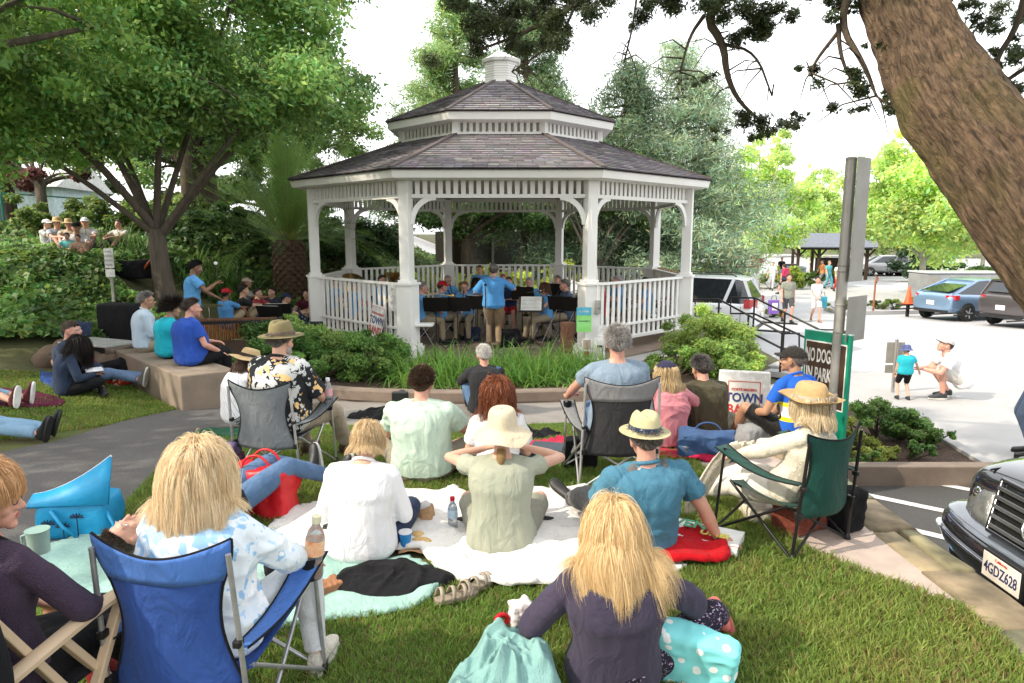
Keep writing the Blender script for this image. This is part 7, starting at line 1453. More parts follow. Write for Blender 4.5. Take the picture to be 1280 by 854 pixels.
for i,(px,D)in enumerate(lilies):
 l=loc(px,D,.3,parkz);clumpgrass('day_lily','clump of arching strap leaves in the bed before the bandstand opening',l[0],l[1],170,.66,(.17,.34,.06),300+i,'lily clumps before the gazebo opening',wid=.011,spread=.42)
bs=[(300,10.9,.50,.55,'shrub at the left end of the bed by the striped top'),(340,11.3,.6,.75,'tall shrub behind the olive felt hat'),(375,12.0,.55,.85,'pale flecked shrub at the foot of the left side post'),(385,10.7,.55,.5,'low shrub right of the olive felt hat'),(420,11.4,.6,.65,'shrub below the left railing'),(450,10.8,.6,.62,'shrub in the middle of the bed below the band poster'),(485,11.2,.55,.70,'dark leaved shrub at the front left gazebo post'),(470,12.2,.5,.55,'shrub touching the band poster'),(335,12.6,.5,.7,'shrub left of the speaker box'),(410,12.6,.5,.6,'shrub at the base of the left railing')]
for i,(px,D,r_,h_,lab)in enumerate(bs):
 l=loc(px,D,.3);c=[(.14,.27,.06),(.11,.23,.055),(.22,.34,.09)][i%3];shrub('bed_shrub',lab,(l[0],l[1]),(r_,.5,h_*1.15),12000,.055,c,seed=400+i,zc=l[2])
bs=[(845,11.3,.5,.75,'shrub right of the grey haired man in the bed'),(870,12.4,.6,1.0,'taller shrub at the base of the right side post'),(890,11.0,.6,.75,'broad shrub behind the olive jacket'),(908,12.2,.5,.9,'shrub under the black handrail'),(812,10.8,.4,.45,'low fern like shrub behind the pink sweater'),(925,11.2,.4,.5,'small shrub left of the upright stone'),(875,13.6,.5,.9,'pale green shrub beside the right railing')]
for i,(px,D,r_,h_,lab)in enumerate(bs):
 l=loc(px,D,.3);shrub('bed_shrub',lab,(l[0],l[1]),(r_,.5,h_*1.1),12000,.055,[(.20,.32,.07),(.28,.40,.09)][i%2],seed=420+i,zc=parkz(l[0],l[1])-.05)
ps=[(1100,8.4,.42,.62,'tallest shrub of the triangular planter'),(1085,7.8,.34,.38,'yellowish shrub at the left of the planter'),(1130,8.3,.40,.42,'middle shrub of the triangular planter'),(1160,8.0,.42,.34,'low shrub towards the right of the planter'),(1105,7.45,.36,.26,'low front shrub of the planter'),(1140,7.5,.30,.2,'small sprawling plant at the front of the planter'),(1082,7.2,.2,.2,'sparse plant at the planter corner')]
for i,(px,D,r_,h_,lab)in enumerate(ps):
 l=loc(px,D,.1,lambda x,y:lotz(y));shrub('planter_shrub',lab,(l[0],l[1]),(r_,.3,h_),7000 if h_>.3 else 3500,.045,[(.12,.22,.05),(.26,.30,.06),(.10,.20,.05)][i%3],seed=440+i,zc=lotz(l[1])+.02,up=.6)
for i,(px,D)in enumerate(((250,16.8),(268,17.2),(285,16.9),(300,17.6),(245,17.9),(275,18.3),(120,18.5),(150,18.2),(170,17.0),(186,17.6),(135,17.4))):
 l=loc(px,D,1.2);clumpgrass('strap_leaf_plant','clump of dark strap leaves on the shaded slope',l[0],l[1],170,1.0,(.08,.17,.04),500+i,'strap leaf clumps on the slope',wid=.018,spread=.5)
def lamp(x,y,g):
 t=thing('lamp_post','black street lamp post with pink and red hanging flower baskets','lamp post',(x,y,g));mb=MB();mb.tube([(0,0,0),(0,0,.6),(0,0,.65),(0,0,3.0)],[.12,.10,.06,.05],10);mb.build('post',m_blk,t,smooth=50);mb=MB();mb.lathe([(.08,3.0),(.17,3.1),(.20,3.4),(.13,3.62),(.02,3.72)],n=14);mb.build('lantern',mat('milk_glass',(.8,.8,.78),.3,bump=0),t,smooth=60);mb=MB();mb.tube([(-.9,0,2.35),(.9,0,2.35)],.025,6);mb.build('crossbar',m_blk,t)
 for sg,c in((-1,(.75,.12,.35)),(1,(.65,.12,.05))):
  cl=[(sg*(.75 if sg<0 else.8)+random.uniform(-.35,.35),random.uniform(-.3,.3),1.55+random.uniform(-.4,.4),.28)for _ in range(12)];o=foliage(t,'flower_basket',cl,1500,.13,c,(0,0,0),seed=7+sg)
lamp((926-640)/853*44,43.5,lotz(43))
X0=(1033-640)/853*51;t=thing('shelter','dark timber shelter with a grey pitched roof at the far side of the car park','shelter',(X0,51,lotz(51)),R(-14));tim=mat('dark_timber',(.05,.032,.022),.9,bump=.3)
for x in(-2.3,-.9,2.3):
 for y in(-1.3,1.3):mb=MB();mb.box((x,y,1.15),(.2,.2,2.3));mb.build('post',tim,t)
mb=MB()
for y in(-1.3,1.3):mb.bar((-2.6,y,2.25),(2.6,y,2.25),.15,.22)
for x in(-2.3,0,2.3):mb.bar((x,-1.7,2.3),(x,1.7,2.3),.12,.2);mb.bar((x,-1.7,2.3),(x,0,3.15),.12,.15);mb.bar((x,1.7,2.3),(x,0,3.15),.12,.15)
for x in(-2.3,-.9,2.3):mb.bar((x,-1.3,1.6),(x+.5,-1.3,2.2),.1,.12);mb.bar((x,-1.3,1.6),(x-.5,-1.3,2.2),.1,.12)
mb.build('beams',tim,t);
for sg in(-1,1):mb=MB();mb.add([(-2.9,sg*1.95,2.32),(2.9,sg*1.95,2.32),(2.9,0,3.3),(-2.9,0,3.3)],[(0,1,2,3)if sg<0 else(3,2,1,0)]);mb.build('roof_slope',mat('slate_roof',(.16,.18,.22),.8,(.12,.13,.16),scale=8,bump=.3),t,solid=.08)
mb=MB();mb.box((.7,1.2,.75),(2.8,.06,1.5));mb.build('back_panel',tim,t)
t=thing('litter_bin','grey cylindrical litter bin left of the shelter','bin',lotp(1001,46,0));mb=MB();mb.lathe([(.34,0),(.36,.9),(.38,.92),(.38,1.05),(.2,1.15),(.02,1.16)],n=18);mb.build('drum',mat('bin_grey',(.30,.33,.33),.6,bump=.1),t,smooth=40)
t=thing('news_box','dark newspaper boxes beside the litter bin','newspaper box',lotp(988,48,0));mb=MB();mb.box((0,0,.75),(.9,.45,.9));mb.box((-.3,0,.15),(.1,.1,.3));mb.box((.3,0,.15),(.1,.1,.3));mb.build('cabinet',mat('news_dark',(.10,.08,.09),.6),t,bevel=.02);mb=MB();mb.box((0,-.235,.85),(.7,.02,.4));mb.build('window',mat('glass_pale',(.4,.4,.42),.2),t)
l=lotp(1196,32,0);t=thing('metal_locker','long low grey metal locker with ribbed top behind the blue hatchback','locker',l);mb=MB();mb.box((0,0,.72),(3.7,1.5,1.44));mb.build('body',mat('locker_steel',(.34,.35,.35),.45,(.26,.27,.27),scale=2,metal=.4,bump=.05),t,bevel=.05);mb=MB();mb.box((0,0,1.50),(3.8,1.6,.08));mb.build('top',mat('locker_top',(.6,.62,.64),.4,metal=.3),t,bevel=.03);mb=MB();mb.box((-1.55,-.755,.72),(.55,.02,1.3));mb.build('door',al2,t)
l=lotp(1137,26.1,0);t=thing('bollard','low black bollard under the orange cone','bollard',l);mb=MB();mb.box((0,0,.22),(.10,.10,.44));mb.box((0,0,.46),(.8,.35,.05));mb.build('post',m_blk,t,bevel=.01)
t=thing('traffic_cone','orange traffic cone standing on the black bollard plate','traffic cone',(l[0],l[1],l[2]+.49));mb=MB();mb.lathe([(.17,.02),(.15,.04),(.03,.66),(.02,.68)],n=18);mb.build('cone',mat('cone_orange',(.85,.10,.02),.5,bump=.03),t,smooth=50);mb=MB();mb.box((0,0,.012),(.36,.36,.024));mb.build('base',MATS['cone_orange'],t,bevel=.01)
l=lotp(1094,27.0,0);t=thing('hydrant_pipe','thin rusty standpipe on the kerbed island','standpipe',l);mb=MB();mb.tube([(0,0,0),(0,0,1.3),(.04,0,1.5)],.035,8);mb.tube([(0,0,1.2),(.1,0,1.35),(.06,0,1.5)],.02,6);mb.build('pipe',mat('rusty',(.30,.10,.05),.8,bump=.3),t)
for px,D,h_,lab in((772,60,4.2,'tall thin post with a green street name plate beyond the gazebo'),(915,50,3.6,'thin post with a small blue sign left of the lamp post')):
 l=lotp(px,D,0);t=thing('street_sign',lab,'sign',l);mb=MB();mb.tube([(0,0,0),(0,0,h_)],.05,6);mb.build('post',al,t);mb=MB();mb.box((.3,0,h_),(1.0,.05,.32))if px<800 else mb.box((0,0,h_-.3),(.5,.05,.6));mb.build('plate',mat('plate_%d'%px,(.05,.35,.28)if px<800 else(.15,.45,.6),.5),t)
for i,px in enumerate((800,808)):l=lotp(px,80,0);t=thing('utility_pole','wooden utility pole %s by the far street'%('left','right')[i],'pole',l);mb=MB();mb.tube([(0,0,0),(0,0,8-i)],.13,8);mb.build('shaft',m_barkb,t)
def house(label,c,d,col,rc,rz=0):
 t=thing('building',label,'building',c,R(rz));mb=MB();mb.box((0,0,d[2]/2),d);mb.build('wall',mat('wall_%s'%label[:6],col,.9,bump=.1),t);mb=MB();w_,dd=d[0]/2+.4,d[1]/2+.4
 mb.add([(-w_,-dd,d[2]),(w_,-dd,d[2]),(w_,dd,d[2]),(-w_,dd,d[2]),(-w_,0,d[2]+1.6),(w_,0,d[2]+1.6)],[(0,1,5,4),(2,3,4,5),(0,4,3),(1,2,5),(0,3,2,1)]);mb.build('roof',rc,t)
 for k in range(int(d[0]//2.6)):x=-d[0]/2+1.5+k*2.6;mb=MB();mb.box((x,-d[1]/2-.02,d[2]*.55),(1.2,.06,1.1));f=mb.build('window_frame',m_wh,t);mb=MB();mb.box((x,-d[1]/2-.06,d[2]*.55),(1.0,.03,.9));mb.build('pane',mat('pane_dark',(.04,.05,.06),.15,bump=0),f)
house('tan building seen far behind the gazebo between the trees',(4.5,56,-.5),(16,7,4.6),(.42,.33,.25),m_barkb,4);house('pale blue building at the far left beyond the hill',(-30,38,1.6),(12,6,2.8),(.55,.66,.70),mat('pale_roof',(.6,.6,.58),.8),8)
fn=thing('board_fence','dark board fence behind the hedge','fence',(1.5,36,.2));mb=MB();mb.box((0,0,1.0),(11,.06,1.9));mb.build('boards',mat('fence_dark',(.07,.065,.06),.9,(.04,.04,.035),scale=2,stretch=(12,1,1),bump=.4),fn)
for k in range(5):mb=MB();mb.box((-5+k*2.5,-.08,1.2),(.12,.12,2.4));mb.build('post',al2,fn)
t=thing('field_post','green metal fence post and rail at the far left','fence',(-17.6,24,1.9));mb=MB();mb.tube([(0,0,0),(0,0,2.2)],.05,8);mb.build('post',mat('green_metal',(.02,.20,.14),.5),t);mb=MB();mb.tube([(0,0,1.5),(4.5,.2,1.2)],.03,6);mb.build('rail',MATS['green_metal'],t)
drape('upper_street',[(-45,40),(-45,56),(-5,56),(-5,40)],lambda x,y:gz(x,y),.02,m_lot,step=4)
def paint(name,c,metal=.0,rough=.28):return mat('paint_'+name,c,rough,tuple(q*.93 for q in c),scale=1.5,bump=.015,bscale=200,coat=1.0,metal=metal,var=1)
glassm=mat('car_glass',(.02,.025,.03),.06,bump=0,spec=.8);tyre=mat('tyre',(.02,.02,.02),.85,bump=.3);rimm=mat('alloy',(.6,.6,.61),.3,bump=0,metal=.8);tailm=mat('tail_red',(.50,.02,.03),.25,bump=0,coat=1);headm=mat('headlamp',(.55,.56,.56),.12,bump=0,coat=1);chrome=mat('chrome',(.8,.8,.82),.12,bump=0,metal=1);blkp=mat('trim_black',(.02,.02,.022),.5,bump=.05)
def wheel(car,x,y,r,w_=.21):
 sg=1 if x>0 else-1;M=roty(R(90)*sg);o=thing.__globals__;mb=MB();mb.lathe([(r*.62,-.0),(r*.95,.0),(r,.03),(r,w_-.03),(r*.95,w_),(r*.62,w_+.004)],(x-sg*w_*.82,y,r),28,M);t=mb.build('wheel',tyre,car,smooth=50)
 mb=MB();c=V3((x+sg*w_*.18-sg*.01,y,r));mb.lathe([(r*.64,-.05),(r*.64,.0),(r*.58,.012),(r*.56,-.02),(.02,-.02)],c,28,M)
 for k in range(5):
  a=k*2*math.pi/5;d=V3((0,math.cos(a),math.sin(a)));mb.bar(c+d*.03+V3((sg*.008,0,0)),c+d*r*.6+V3((sg*.0,0,0)),.055,.03,up=(1,0,0))
 mb.lathe([(.06,-.01),(.05,.02),(.01,.025)],c,12,M);mb.build('rim',rimm,t,smooth=40)
def ring(w_,zl,zb,zt=None,k=.04,cr=.03):
 """half section, mirrored: closed ring for the body"""
 zt=zt or zb;h=[(w_*.86,zl),(w_*.97,zl+.06),(w_*1.0,zl+(zb-zl)*.45),(w_*.985,zl+(zb-zl)*.8),(w_*.93,zb-.02),(w_*.80,zb+cr*.4),(w_*.4,zb+cr)]
 return h
def car(label,l,rz,L,W,H,col,st,gh,wr=.32,wb=2.7,kind='car',group=None,tail=None,head=None,detail=1,rack=False,plate=None,wy=0):
 """st: body stations (y, half width factor, z low, z belt); gh: greenhouse (y base front, y roof front, y roof rear, y base rear, belt z)"""
 t=thing(kind,label,'car',l,R(rz),group);rings=[]
 for(y,wf,zl,zb)in st:
  h=ring(W/2*wf,zl,zb);rr_=[V3((x,y,z))for x,z in h]+[V3((-x,y,z))for x,z in reversed(h)];rings.append(rr_)
 mb=MB();mb.loft(rings);body=mb.build('body',paint(col[0],col[1],col[2]if len(col)>2 else 0),t,smooth=180,subsurf=1)
 yb0,yr0,yr1,yb1,zb=gh;wb_,wt_=W/2*.90,W/2*.70;zr=H
 def gr(y,z,w_):return[V3((w_,y,z)),V3((-w_,y,z))]
 mb=MB();B=[(wb_*.94,yb0,zb-.03),(wb_,(yb0+yr0)/2-.3,zb),(wb_,yb1+.35,zb),(wb_*.93,yb1,zb)];T_=[(wt_*.96,yr0,zr-.06),(wt_,yr0-.25,zr-.03),(wt_,yr1+.25,zr-.05),(wt_*.96,yr1,zr-.09)]
 V=[(x,y,z)for x,y,z in B]+[(x,y,z)for x,y,z in T_]+[(-x,y,z)for x,y,z in B]+[(-x,y,z)for x,y,z in T_]
 F=[(i,i+4,i+5,i+1)for i in range(3)]+[(8+i,9+i,13+i,12+i)for i in range(3)]+[(0,8,12,4)]
 mr_=MB();mr_.add([V[3],V[7],V[15],V[11]],[(0,1,2,3)]);mr_.build('tailgate',MATS['paint_'+col[0]],t)
 mb.add(V,F);mb.build('windows',glassm,t)
 mb=MB();rf=[]
 for y,w_,z in((yr0+.10,wt_*.90,zr-.07),(yr0-.1,wt_*.99,zr-.02),((yr0+yr1)/2,wt_*1.02,zr+.0),(yr1+.15,wt_*1.0,zr-.02),(yr1-.06,wt_*.95,zr-.07)):
  rf.append([V3((w_*1.03,y,z-.05)),V3((w_,y,z+.0)),V3((w_*.5,y,z+.03)),V3((-w_*.5,y,z+.03)),V3((-w_,y,z)),V3((-w_*1.03,y,z-.05))])
 mb.loft(rf);mb.build('roof',MATS['paint_'+col[0]],t,smooth=60)
 n_p=st and detail
 for sg in(-1,1):
  pl_=[((wb_*.95,yb0,zb),(wt_*.97,yr0+.02,zr-.05)),((wb_*.95,yb1,zb),(wt_*.97,yr1-.02,zr-.08))]
  ys=[(yr0+yr1)/2+.05,yr1+.25]if(yr0-yr1)>1.2 else[(yr0+yr1)/2]
  for y in ys:f_=(y-yr1)/(yr0-yr1);pl_.append(((wb_*1.0,yb1+(yb0-yb1)*(.5+(f_-.5)*.75),zb),(wt_*1.01,y,zr-.04)))
  for a,b in pl_:mb=MB();mb.bar((a[0]*sg,a[1],a[2]),(b[0]*sg,b[1],b[2]),.035,.085,up=(0,1,0));mb.build('pillar',MATS['paint_'+col[0]]if kind!='x' else blkp,t)
  ys_,ye=st[0][0],st[-1][0]
  mb=MB();mb.bar((W/2*1.003*sg,ye+1.0,.34),(W/2*1.003*sg,ys_-.9,.34),.02,.05);mb.build('side_trim',blkp,t)
  if detail:
   for y in(yr0-.35,(yr0+yr1)/2-.0,yr1+.0):
    mb=MB();mb.bar((W/2*1.0*sg,y,.42),(W/2*.965*sg,y,zb-.05),.006,.010,up=(0,1,0));mb.build('door_seam',blkp,t)
   mb=MB();mb.ell((W/2*1.10*sg,yb0-.35,zb+.06),(.10,.06,.07));mb.build('mirror',MATS['paint_'+col[0]],t,smooth=180)
   for y in(yr0-.95,yr1+.5):mb=MB();mb.bar((W/2*1.0*sg,y,zb-.12),(W/2*1.0*sg,y+.16,zb-.12),.02,.03);mb.build('door_handle',chrome,t)
  if rack:mb=MB();mb.tube([(wt_*.85*sg,yr0-.3,zr+.01),(wt_*.85*sg,yr0-.4,zr+.06),(wt_*.85*sg,yr1+.3,zr+.05),(wt_*.85*sg,yr1+.2,zr)],.018,6);mb.build('roof_rail',blkp,t)
 for sx in(-1,1):
  for y in(wb/2+wy,-wb/2+wy):
   mb=MB();mb.lathe([(wr*1.17,0),(wr*1.15,.012),(.02,.012)],(sx*(W/2*.985),y,wr*1.04),28,roty(R(90)*sx));mb.build('wheel_arch',blkp,t)
   wheel(t,sx*(W/2*.985),y,wr)
 ye,ys_=st[0][0],st[-1][0]
 rear,front=min(ye,ys_),max(ye,ys_)
 for sx in(-1,1):
  z0,z1,dy=tail or(.75,.95,.12);mb=MB();mb.loft([[V3((sx*W/2*q,rear+yy,z))for q,yy in((.66,.035),(.82,.07),(.955,.19),(.995,.34))]for z in(z0,z1)],caps=False,closed=False);mb.build('tail_light',tailm,t,solid=.03)
  z0,z1=head or(.58,.74);mb=MB();mb.loft([[V3((sx*W/2*q,front-yy,z))for q,yy in((.5,.04),(.75,.09),(.93,.2),(1.0,.5))]for z in(z0,z1)],caps=False,closed=False);mb.build('headlight',headm,t,solid=.03)
 mb=MB();mb.box((0,rear-.012,.66),(.31,.012,.155));mb.build('number_plate',sgw,t);mb=MB();mb.box((0,rear+.02,.36),(W*.8,.05,.10));mb.box((0,front-.02,.38),(W*.6,.05,.14));mb.build('bumper_trim',blkp,t)
 mb=MB();a=.74;mb.add([(-wb_*a,yb1-.015,zb+.12),(wb_*a,yb1-.015,zb+.12),(wt_*a,yr1-.02,zr-.13),(-wt_*a,yr1-.02,zr-.13)],[(0,1,2,3)]);mb.build('rear_window',glassm,t)
 return t
VAN=[(-2.42,.84,.42,.70),(-2.38,.94,.32,1.0),(-2.25,.98,.28,1.08),(-1.2,1.0,.25,1.06),(.6,1.0,.25,1.0),(1.35,.98,.25,.98),(2.0,.93,.27,.84),(2.3,.84,.32,.70),(2.42,.70,.40,.58)]
HATCH=[(-2.16,.82,.42,.72),(-2.12,.93,.34,.98),(-1.95,.97,.28,1.04),(-.9,1.0,.22,.98),(.7,1.0,.22,.92),(1.3,.97,.23,.88),(1.85,.92,.26,.72),(2.1,.80,.32,.58),(2.2,.66,.38,.50)]
SUV=[(-2.30,.84,.48,.80),(-2.26,.94,.38,1.05),(-2.1,.98,.32,1.12),(-1.0,1.0,.30,1.10),(.8,1.0,.30,1.06),(1.3,.98,.30,1.04),(1.95,.94,.32,.96),(2.22,.86,.36,.80),(2.32,.70,.42,.60)]
SED=[(-2.25,.82,.40,.66),(-2.2,.93,.32,.88),(-1.8,.97,.27,.94),(-1.2,1.0,.24,.92),(.8,1.0,.24,.88),(1.4,.97,.24,.84),(2.0,.92,.28,.72),(2.2,.8,.32,.60),(2.28,.66,.38,.52)]
dirv=lambda rz:V3((-math.sin(R(rz)),math.cos(R(rz)),0))
def carpos(px,D,rz,half):rr_=lotp(px,D,0);p=V3(rr_)+dirv(rz)*half;p.z=lotz(D)+.005;return tuple(p)
car('white minivan with dark windows parked behind the black handrail',carpos(952,19.4,62,2.42),62,4.84,1.92,1.76,('white',(.74,.76,.78)),VAN,(1.75,.75,-2.0,-2.3,1.02),wr=.33,wb=2.95,tail=(.92,1.16,.1),rack=True)
car('light blue hatchback parked facing right beside the orange cone',carpos(1166,24.9,-72,2.1),-72,4.45,1.72,1.50,('ice_blue',(.22,.34,.50),.5),HATCH,(1.55,.45,-.75,-2.02,.96),wr=.31,wb=2.7,tail=(.80,.96,.1))
car('dark grey estate car cut by the right edge of the picture',carpos(1252,22.3,-72,2.3),-72,4.6,1.80,1.62,('graphite',(.10,.09,.095),.5),SUV,(1.3,.4,-1.95,-2.2,1.04),wr=.33,wb=2.75,tail=(.93,1.04,.1))
for i,(px,D,rz,col,st,H_,lab)in enumerate(((832,88,60,('white',(.74,.76,.78)),SUV,1.75,'white sport utility car far up the street, right of the group'),(805,92,110,('silver',(.55,.56,.57),.4),SED,1.45,'silver car far up the street between the poles'),(786,96,100,('white',(.7,.7,.7)),SED,1.45,'pale car farthest up the street'),(1107,54,80,('grey',(.25,.26,.28),.3),SUV,1.6,'grey car behind the trimmed hedge right of the shelter'),(1130,55,82,('red',(.35,.05,.05),.3),SED,1.5,'dark red car behind the hedge beside the grey one'),(790,27,88,('pewter',(.5,.55,.6),.4),SUV,1.7,'car with dark windows glimpsed through the right railing'))):
 car(lab,lotp(px,D,0),rz,4.6,1.8,H_,col,st,(1.3,.4,-1.7,-2.1,1.0 if st is SUV else.88),wr=.33,wb=2.7,detail=0)
px_,D_=312,46;ax_=D_*.988;x_=(px_-640)/853*ax_;car('dark blue saloon car parked on the upper street behind the palm',(x_,D_,gz(x_,D_)+.06),-84,4.6,1.78,1.46,('deep_blue',(.03,.06,.17),.3),SED,(1.1,.3,-.9,-1.75,.90),wr=.32,wb=2.7)
MC=(2.95+2.32,3.78,lotz(4.1)+.005);t=thing('off_road_car','glossy black off road car with chrome star grille nosing in from the right edge','car',MC,R(90));pb=paint('gloss_black',(.012,.013,.016),0,.12);W=1.86
def fr_ring(w_,zl,zb,cr=.035):
 h=[(w_*.80,zl),(w_*.96,zl+.03),(w_*1.0,zl+.14),(w_*1.0,zl+(zb-zl)*.55),(w_*.985,zl+(zb-zl)*.82),(w_*.93,zb-.015),(w_*.84,zb+.006),(w_*.5,zb+cr),(w_*.15,zb+cr*1.2)]
 return h
rings=[]
for(y,wf,zl,zb)in((2.10,.80,.50,.90),(2.075,.85,.40,.955),(1.98,.90,.36,1.0),(1.80,.935,.34,1.035),(1.4,.965,.32,1.075),(.9,.985,.32,1.11),(.4,1.0,.32,1.13),(-1.5,1.0,.32,1.14),(-2.2,.97,.36,1.12),(-2.35,.88,.45,.9)):
 h=fr_ring(W/2*wf,zl,zb);rings.append([V3((x,y,z))for x,z in h]+[V3((-x,y,z))for x,z in reversed(h)])
mb=MB();mb.loft(rings);mb.build('body',pb,t,smooth=180,subsurf=1)
def nose(x,k=1.0):return 2.30*k-.30*abs(x/.93)**3.2 if abs(x)<.94 else 1.9
def wrap(name,z0,z1,off0,off1,m_,th=.05,xs=.93,seg=28,parent=t):
 mb=MB();rg=[]
 P0=[]
 for i in range(seg+1):
  a=-math.pi/2+math.pi*i/seg;x=math.sin(a)*xs;y=2.02+.27*max(0,math.cos(a))**.55;P0.append((x,y))
 P0=[(-xs-.0,1.55)]+P0+[(xs,1.55)]
 for x,y in P0:
  n=V3((x*.25,y-1.0,0)).normalized();rg.append([V3((x,y,z0))+n*off0,V3((x,y,(z0*.75+z1*.25)))+n*(off0*.4+off1*.6+.015),V3((x,y,(z0+z1)/2))+n*(off1+.02),V3((x,y,z1-.02))+n*off1,V3((x,y,z1))+n*(off1-.03),V3((x,y,z1))-n*.25,V3((x,y,z0))-n*.25])
 mb.loft(rg);return mb.build(name,m_,parent,smooth=50)
bp_=wrap('bumper',.36,.62,-.05,.0,pb);wrap('bumper_top',.625,.668,-.01,-.05,mat('black_gloss_sky_tint',(.10,.115,.14),.15,bump=0,metal=.3,coat=1));wrap('lower_intake',.24,.38,-.10,-.08,blkp);wrap('chrome_strip',.515,.530,.022,.024,chrome,parent=bp_)  # bumper top tinted blue-grey, a hint of sky reflection in its colour
g0,g1=V3((0,2.205,.68)),V3((0,2.085,.975));up_=(g1-g0).normalized();nrm=V3((0,up_.z,-up_.y));gl_=(g1-g0).length
mb=MB()
hw0,hw1=.36,.46
mb.add([g0+V3((-hw0,0,0)),g0+V3((hw0,0,0)),g1+V3((hw1,-.02,0)),g1+V3((-hw1,-.02,0))]+[g0+V3((-hw0,-.2,0)),g0+V3((hw0,-.2,0)),g1+V3((hw1,-.2,0)),g1+V3((-hw1,-.2,0))],[(0,1,2,3),(0,4,5,1),(1,5,6,2),(2,6,7,3),(3,7,4,0)]);gr_=mb.build('grille',ebony,t)
for k in range(5):
 f_=(k+.6)/5.4;c=g0.lerp(g1,f_)+nrm*.018;hw=hw0+(hw1-hw0)*f_-.015;mb=MB();mb.bar(c-V3((hw,0,0)),c+V3((hw,0,0)),.030,.026,up=tuple(up_));mb.build('slat',mat('slat_grey',(.12,.125,.13),.25,bump=0,metal=.5,coat=1),gr_,bevel=.004)
mb=MB();e=.014
for a,b in((g0+V3((-hw0,0,0)),g0+V3((hw0,0,0))),(g0+V3((hw0,0,0)),g1+V3((hw1,-.02,0))),(g1+V3((hw1,-.02,0)),g1+V3((-hw1,-.02,0))),(g1+V3((-hw1,-.02,0)),g0+V3((-hw0,0,0)))):mb.tube([a+nrm*.015,b+nrm*.015],.016,8)
mb.build('grille_frame',pb,gr_,smooth=60)
c=g0.lerp(g1,.5)+nrm*.05;X_=V3((1,0,0));mb=MB();mb.tube([c+X_*math.cos(a)*.098+up_*math.sin(a)*.098 for a in np.linspace(0,2*math.pi,33)[:-1]],[.010]*32,8,closed=True)
for k in range(3):
 a=math.pi/2+k*2*math.pi/3;mb.tube([c,c+(X_*math.cos(a)+up_*math.sin(a))*.094],[.018,.003],6)
mb.build('star_badge',chrome,gr_,smooth=60);mb=MB();mb.tube([c-nrm*.03,c-nrm*.012],[.09,.09],28);mb.build('badge_back',ebony,gr_,smooth=40)
for sg in(-1,1):
 rg=[]
 for z,q in((.665,.0),(.72,.012),(.80,.010),(.88,-.012),(.955,-.055)):
  rg.append([V3((sg*x,y+q,z))for x,y in((hw0+.04+(z-.66)*.34,2.165-(z-.68)*.35),(.60,2.15-(z-.68)*.35),(.74,2.09-(z-.68)*.35),(.84,1.98-(z-.68)*.3),(.895,1.82-(z-.68)*.2))])
 mb=MB();mb.loft(rg,caps=False,closed=False);hl_=mb.build('headlight',mat('lamp_lens',(.10,.105,.10),.1,(.15,.155,.15),scale=14,bump=.25,bscale=60,coat=1,metal=.1),t,smooth=180,solid=.02)
 mb=MB();mb.tube([r_[0]for r_ in rg]+[p for p in rg[-1][1:]]+[r_[-1]for r_ in reversed(rg[:-1])]+[p for p in reversed(rg[0][:-1])],.008,6);mb.build('lens_seal',blkp,hl_,smooth=60)
 mb=MB();mb.ell((sg*.66,2.06,.80),(.07,.05,.07));mb.build('reflector',chrome,hl_,smooth=180)
 mb=MB();mb.bar((sg*.62,2.05,.992),(sg*.70,.95,1.118),.006,.012);mb.build('bonnet_seam',ebony,t)
 for y in(1.42,-1.42):wheel(t,sg*.92,y,.37,.25)
M=Matrix.Translation((0,2.375,.57))@Matrix.Rotation(R(180),4,'Z')@Matrix.Rotation(R(90),4,'X');npl=planar('number_plate',.31,.155,mat('plate_cream',(.74,.66,.58),.5,bump=.03),t,M,.006,.004);lettering('4GDZ628',.095,mat('plate_blue',(.03,.04,.12),.5,bump=0),npl,M@Matrix.Translation((0,-.010,.004)),.001,.70);lettering('California',.026,sgr,npl,M@Matrix.Translation((0,.058,.004)))
mb=MB();mb.box((0,2.345,.57),(.335,.05,.18));mb.build('plate_holder',ebony,t,bevel=.006)
mb=MB();V=[(.80,.75,1.12),(-.80,.75,1.12),(-.66,.05,1.72),(.66,.05,1.72),(.84,-2.1,1.12),(-.84,-2.1,1.12),(-.68,-1.9,1.70),(.68,-1.9,1.70)];mb.add(V,[(0,3,2,1),(0,4,7,3),(1,2,6,5),(4,5,6,7)]);mb.build('windows',glassm,t);mb=MB();mb.loft([[V3((x,y,z))for x,z in((.69,1.69),(.66,1.76),(.3,1.79),(-.3,1.79),(-.66,1.76),(-.69,1.69))]for y in(.10,-.4,-1.4,-2.0)]);mb.build('roof',pb,t,smooth=60)
for sg in(-1,1):
 for a,b in(((.81,.77,1.12),(.68,.06,1.74)),((.84,-.6,1.12),(.70,-.7,1.72)),((.85,-2.1,1.12),(.70,-1.92,1.7))):mb=MB();mb.bar((a[0]*sg,a[1],a[2]),(b[0]*sg,b[1],b[2]),.04,.09,up=(0,1,0));mb.build('pillar',pb,t)
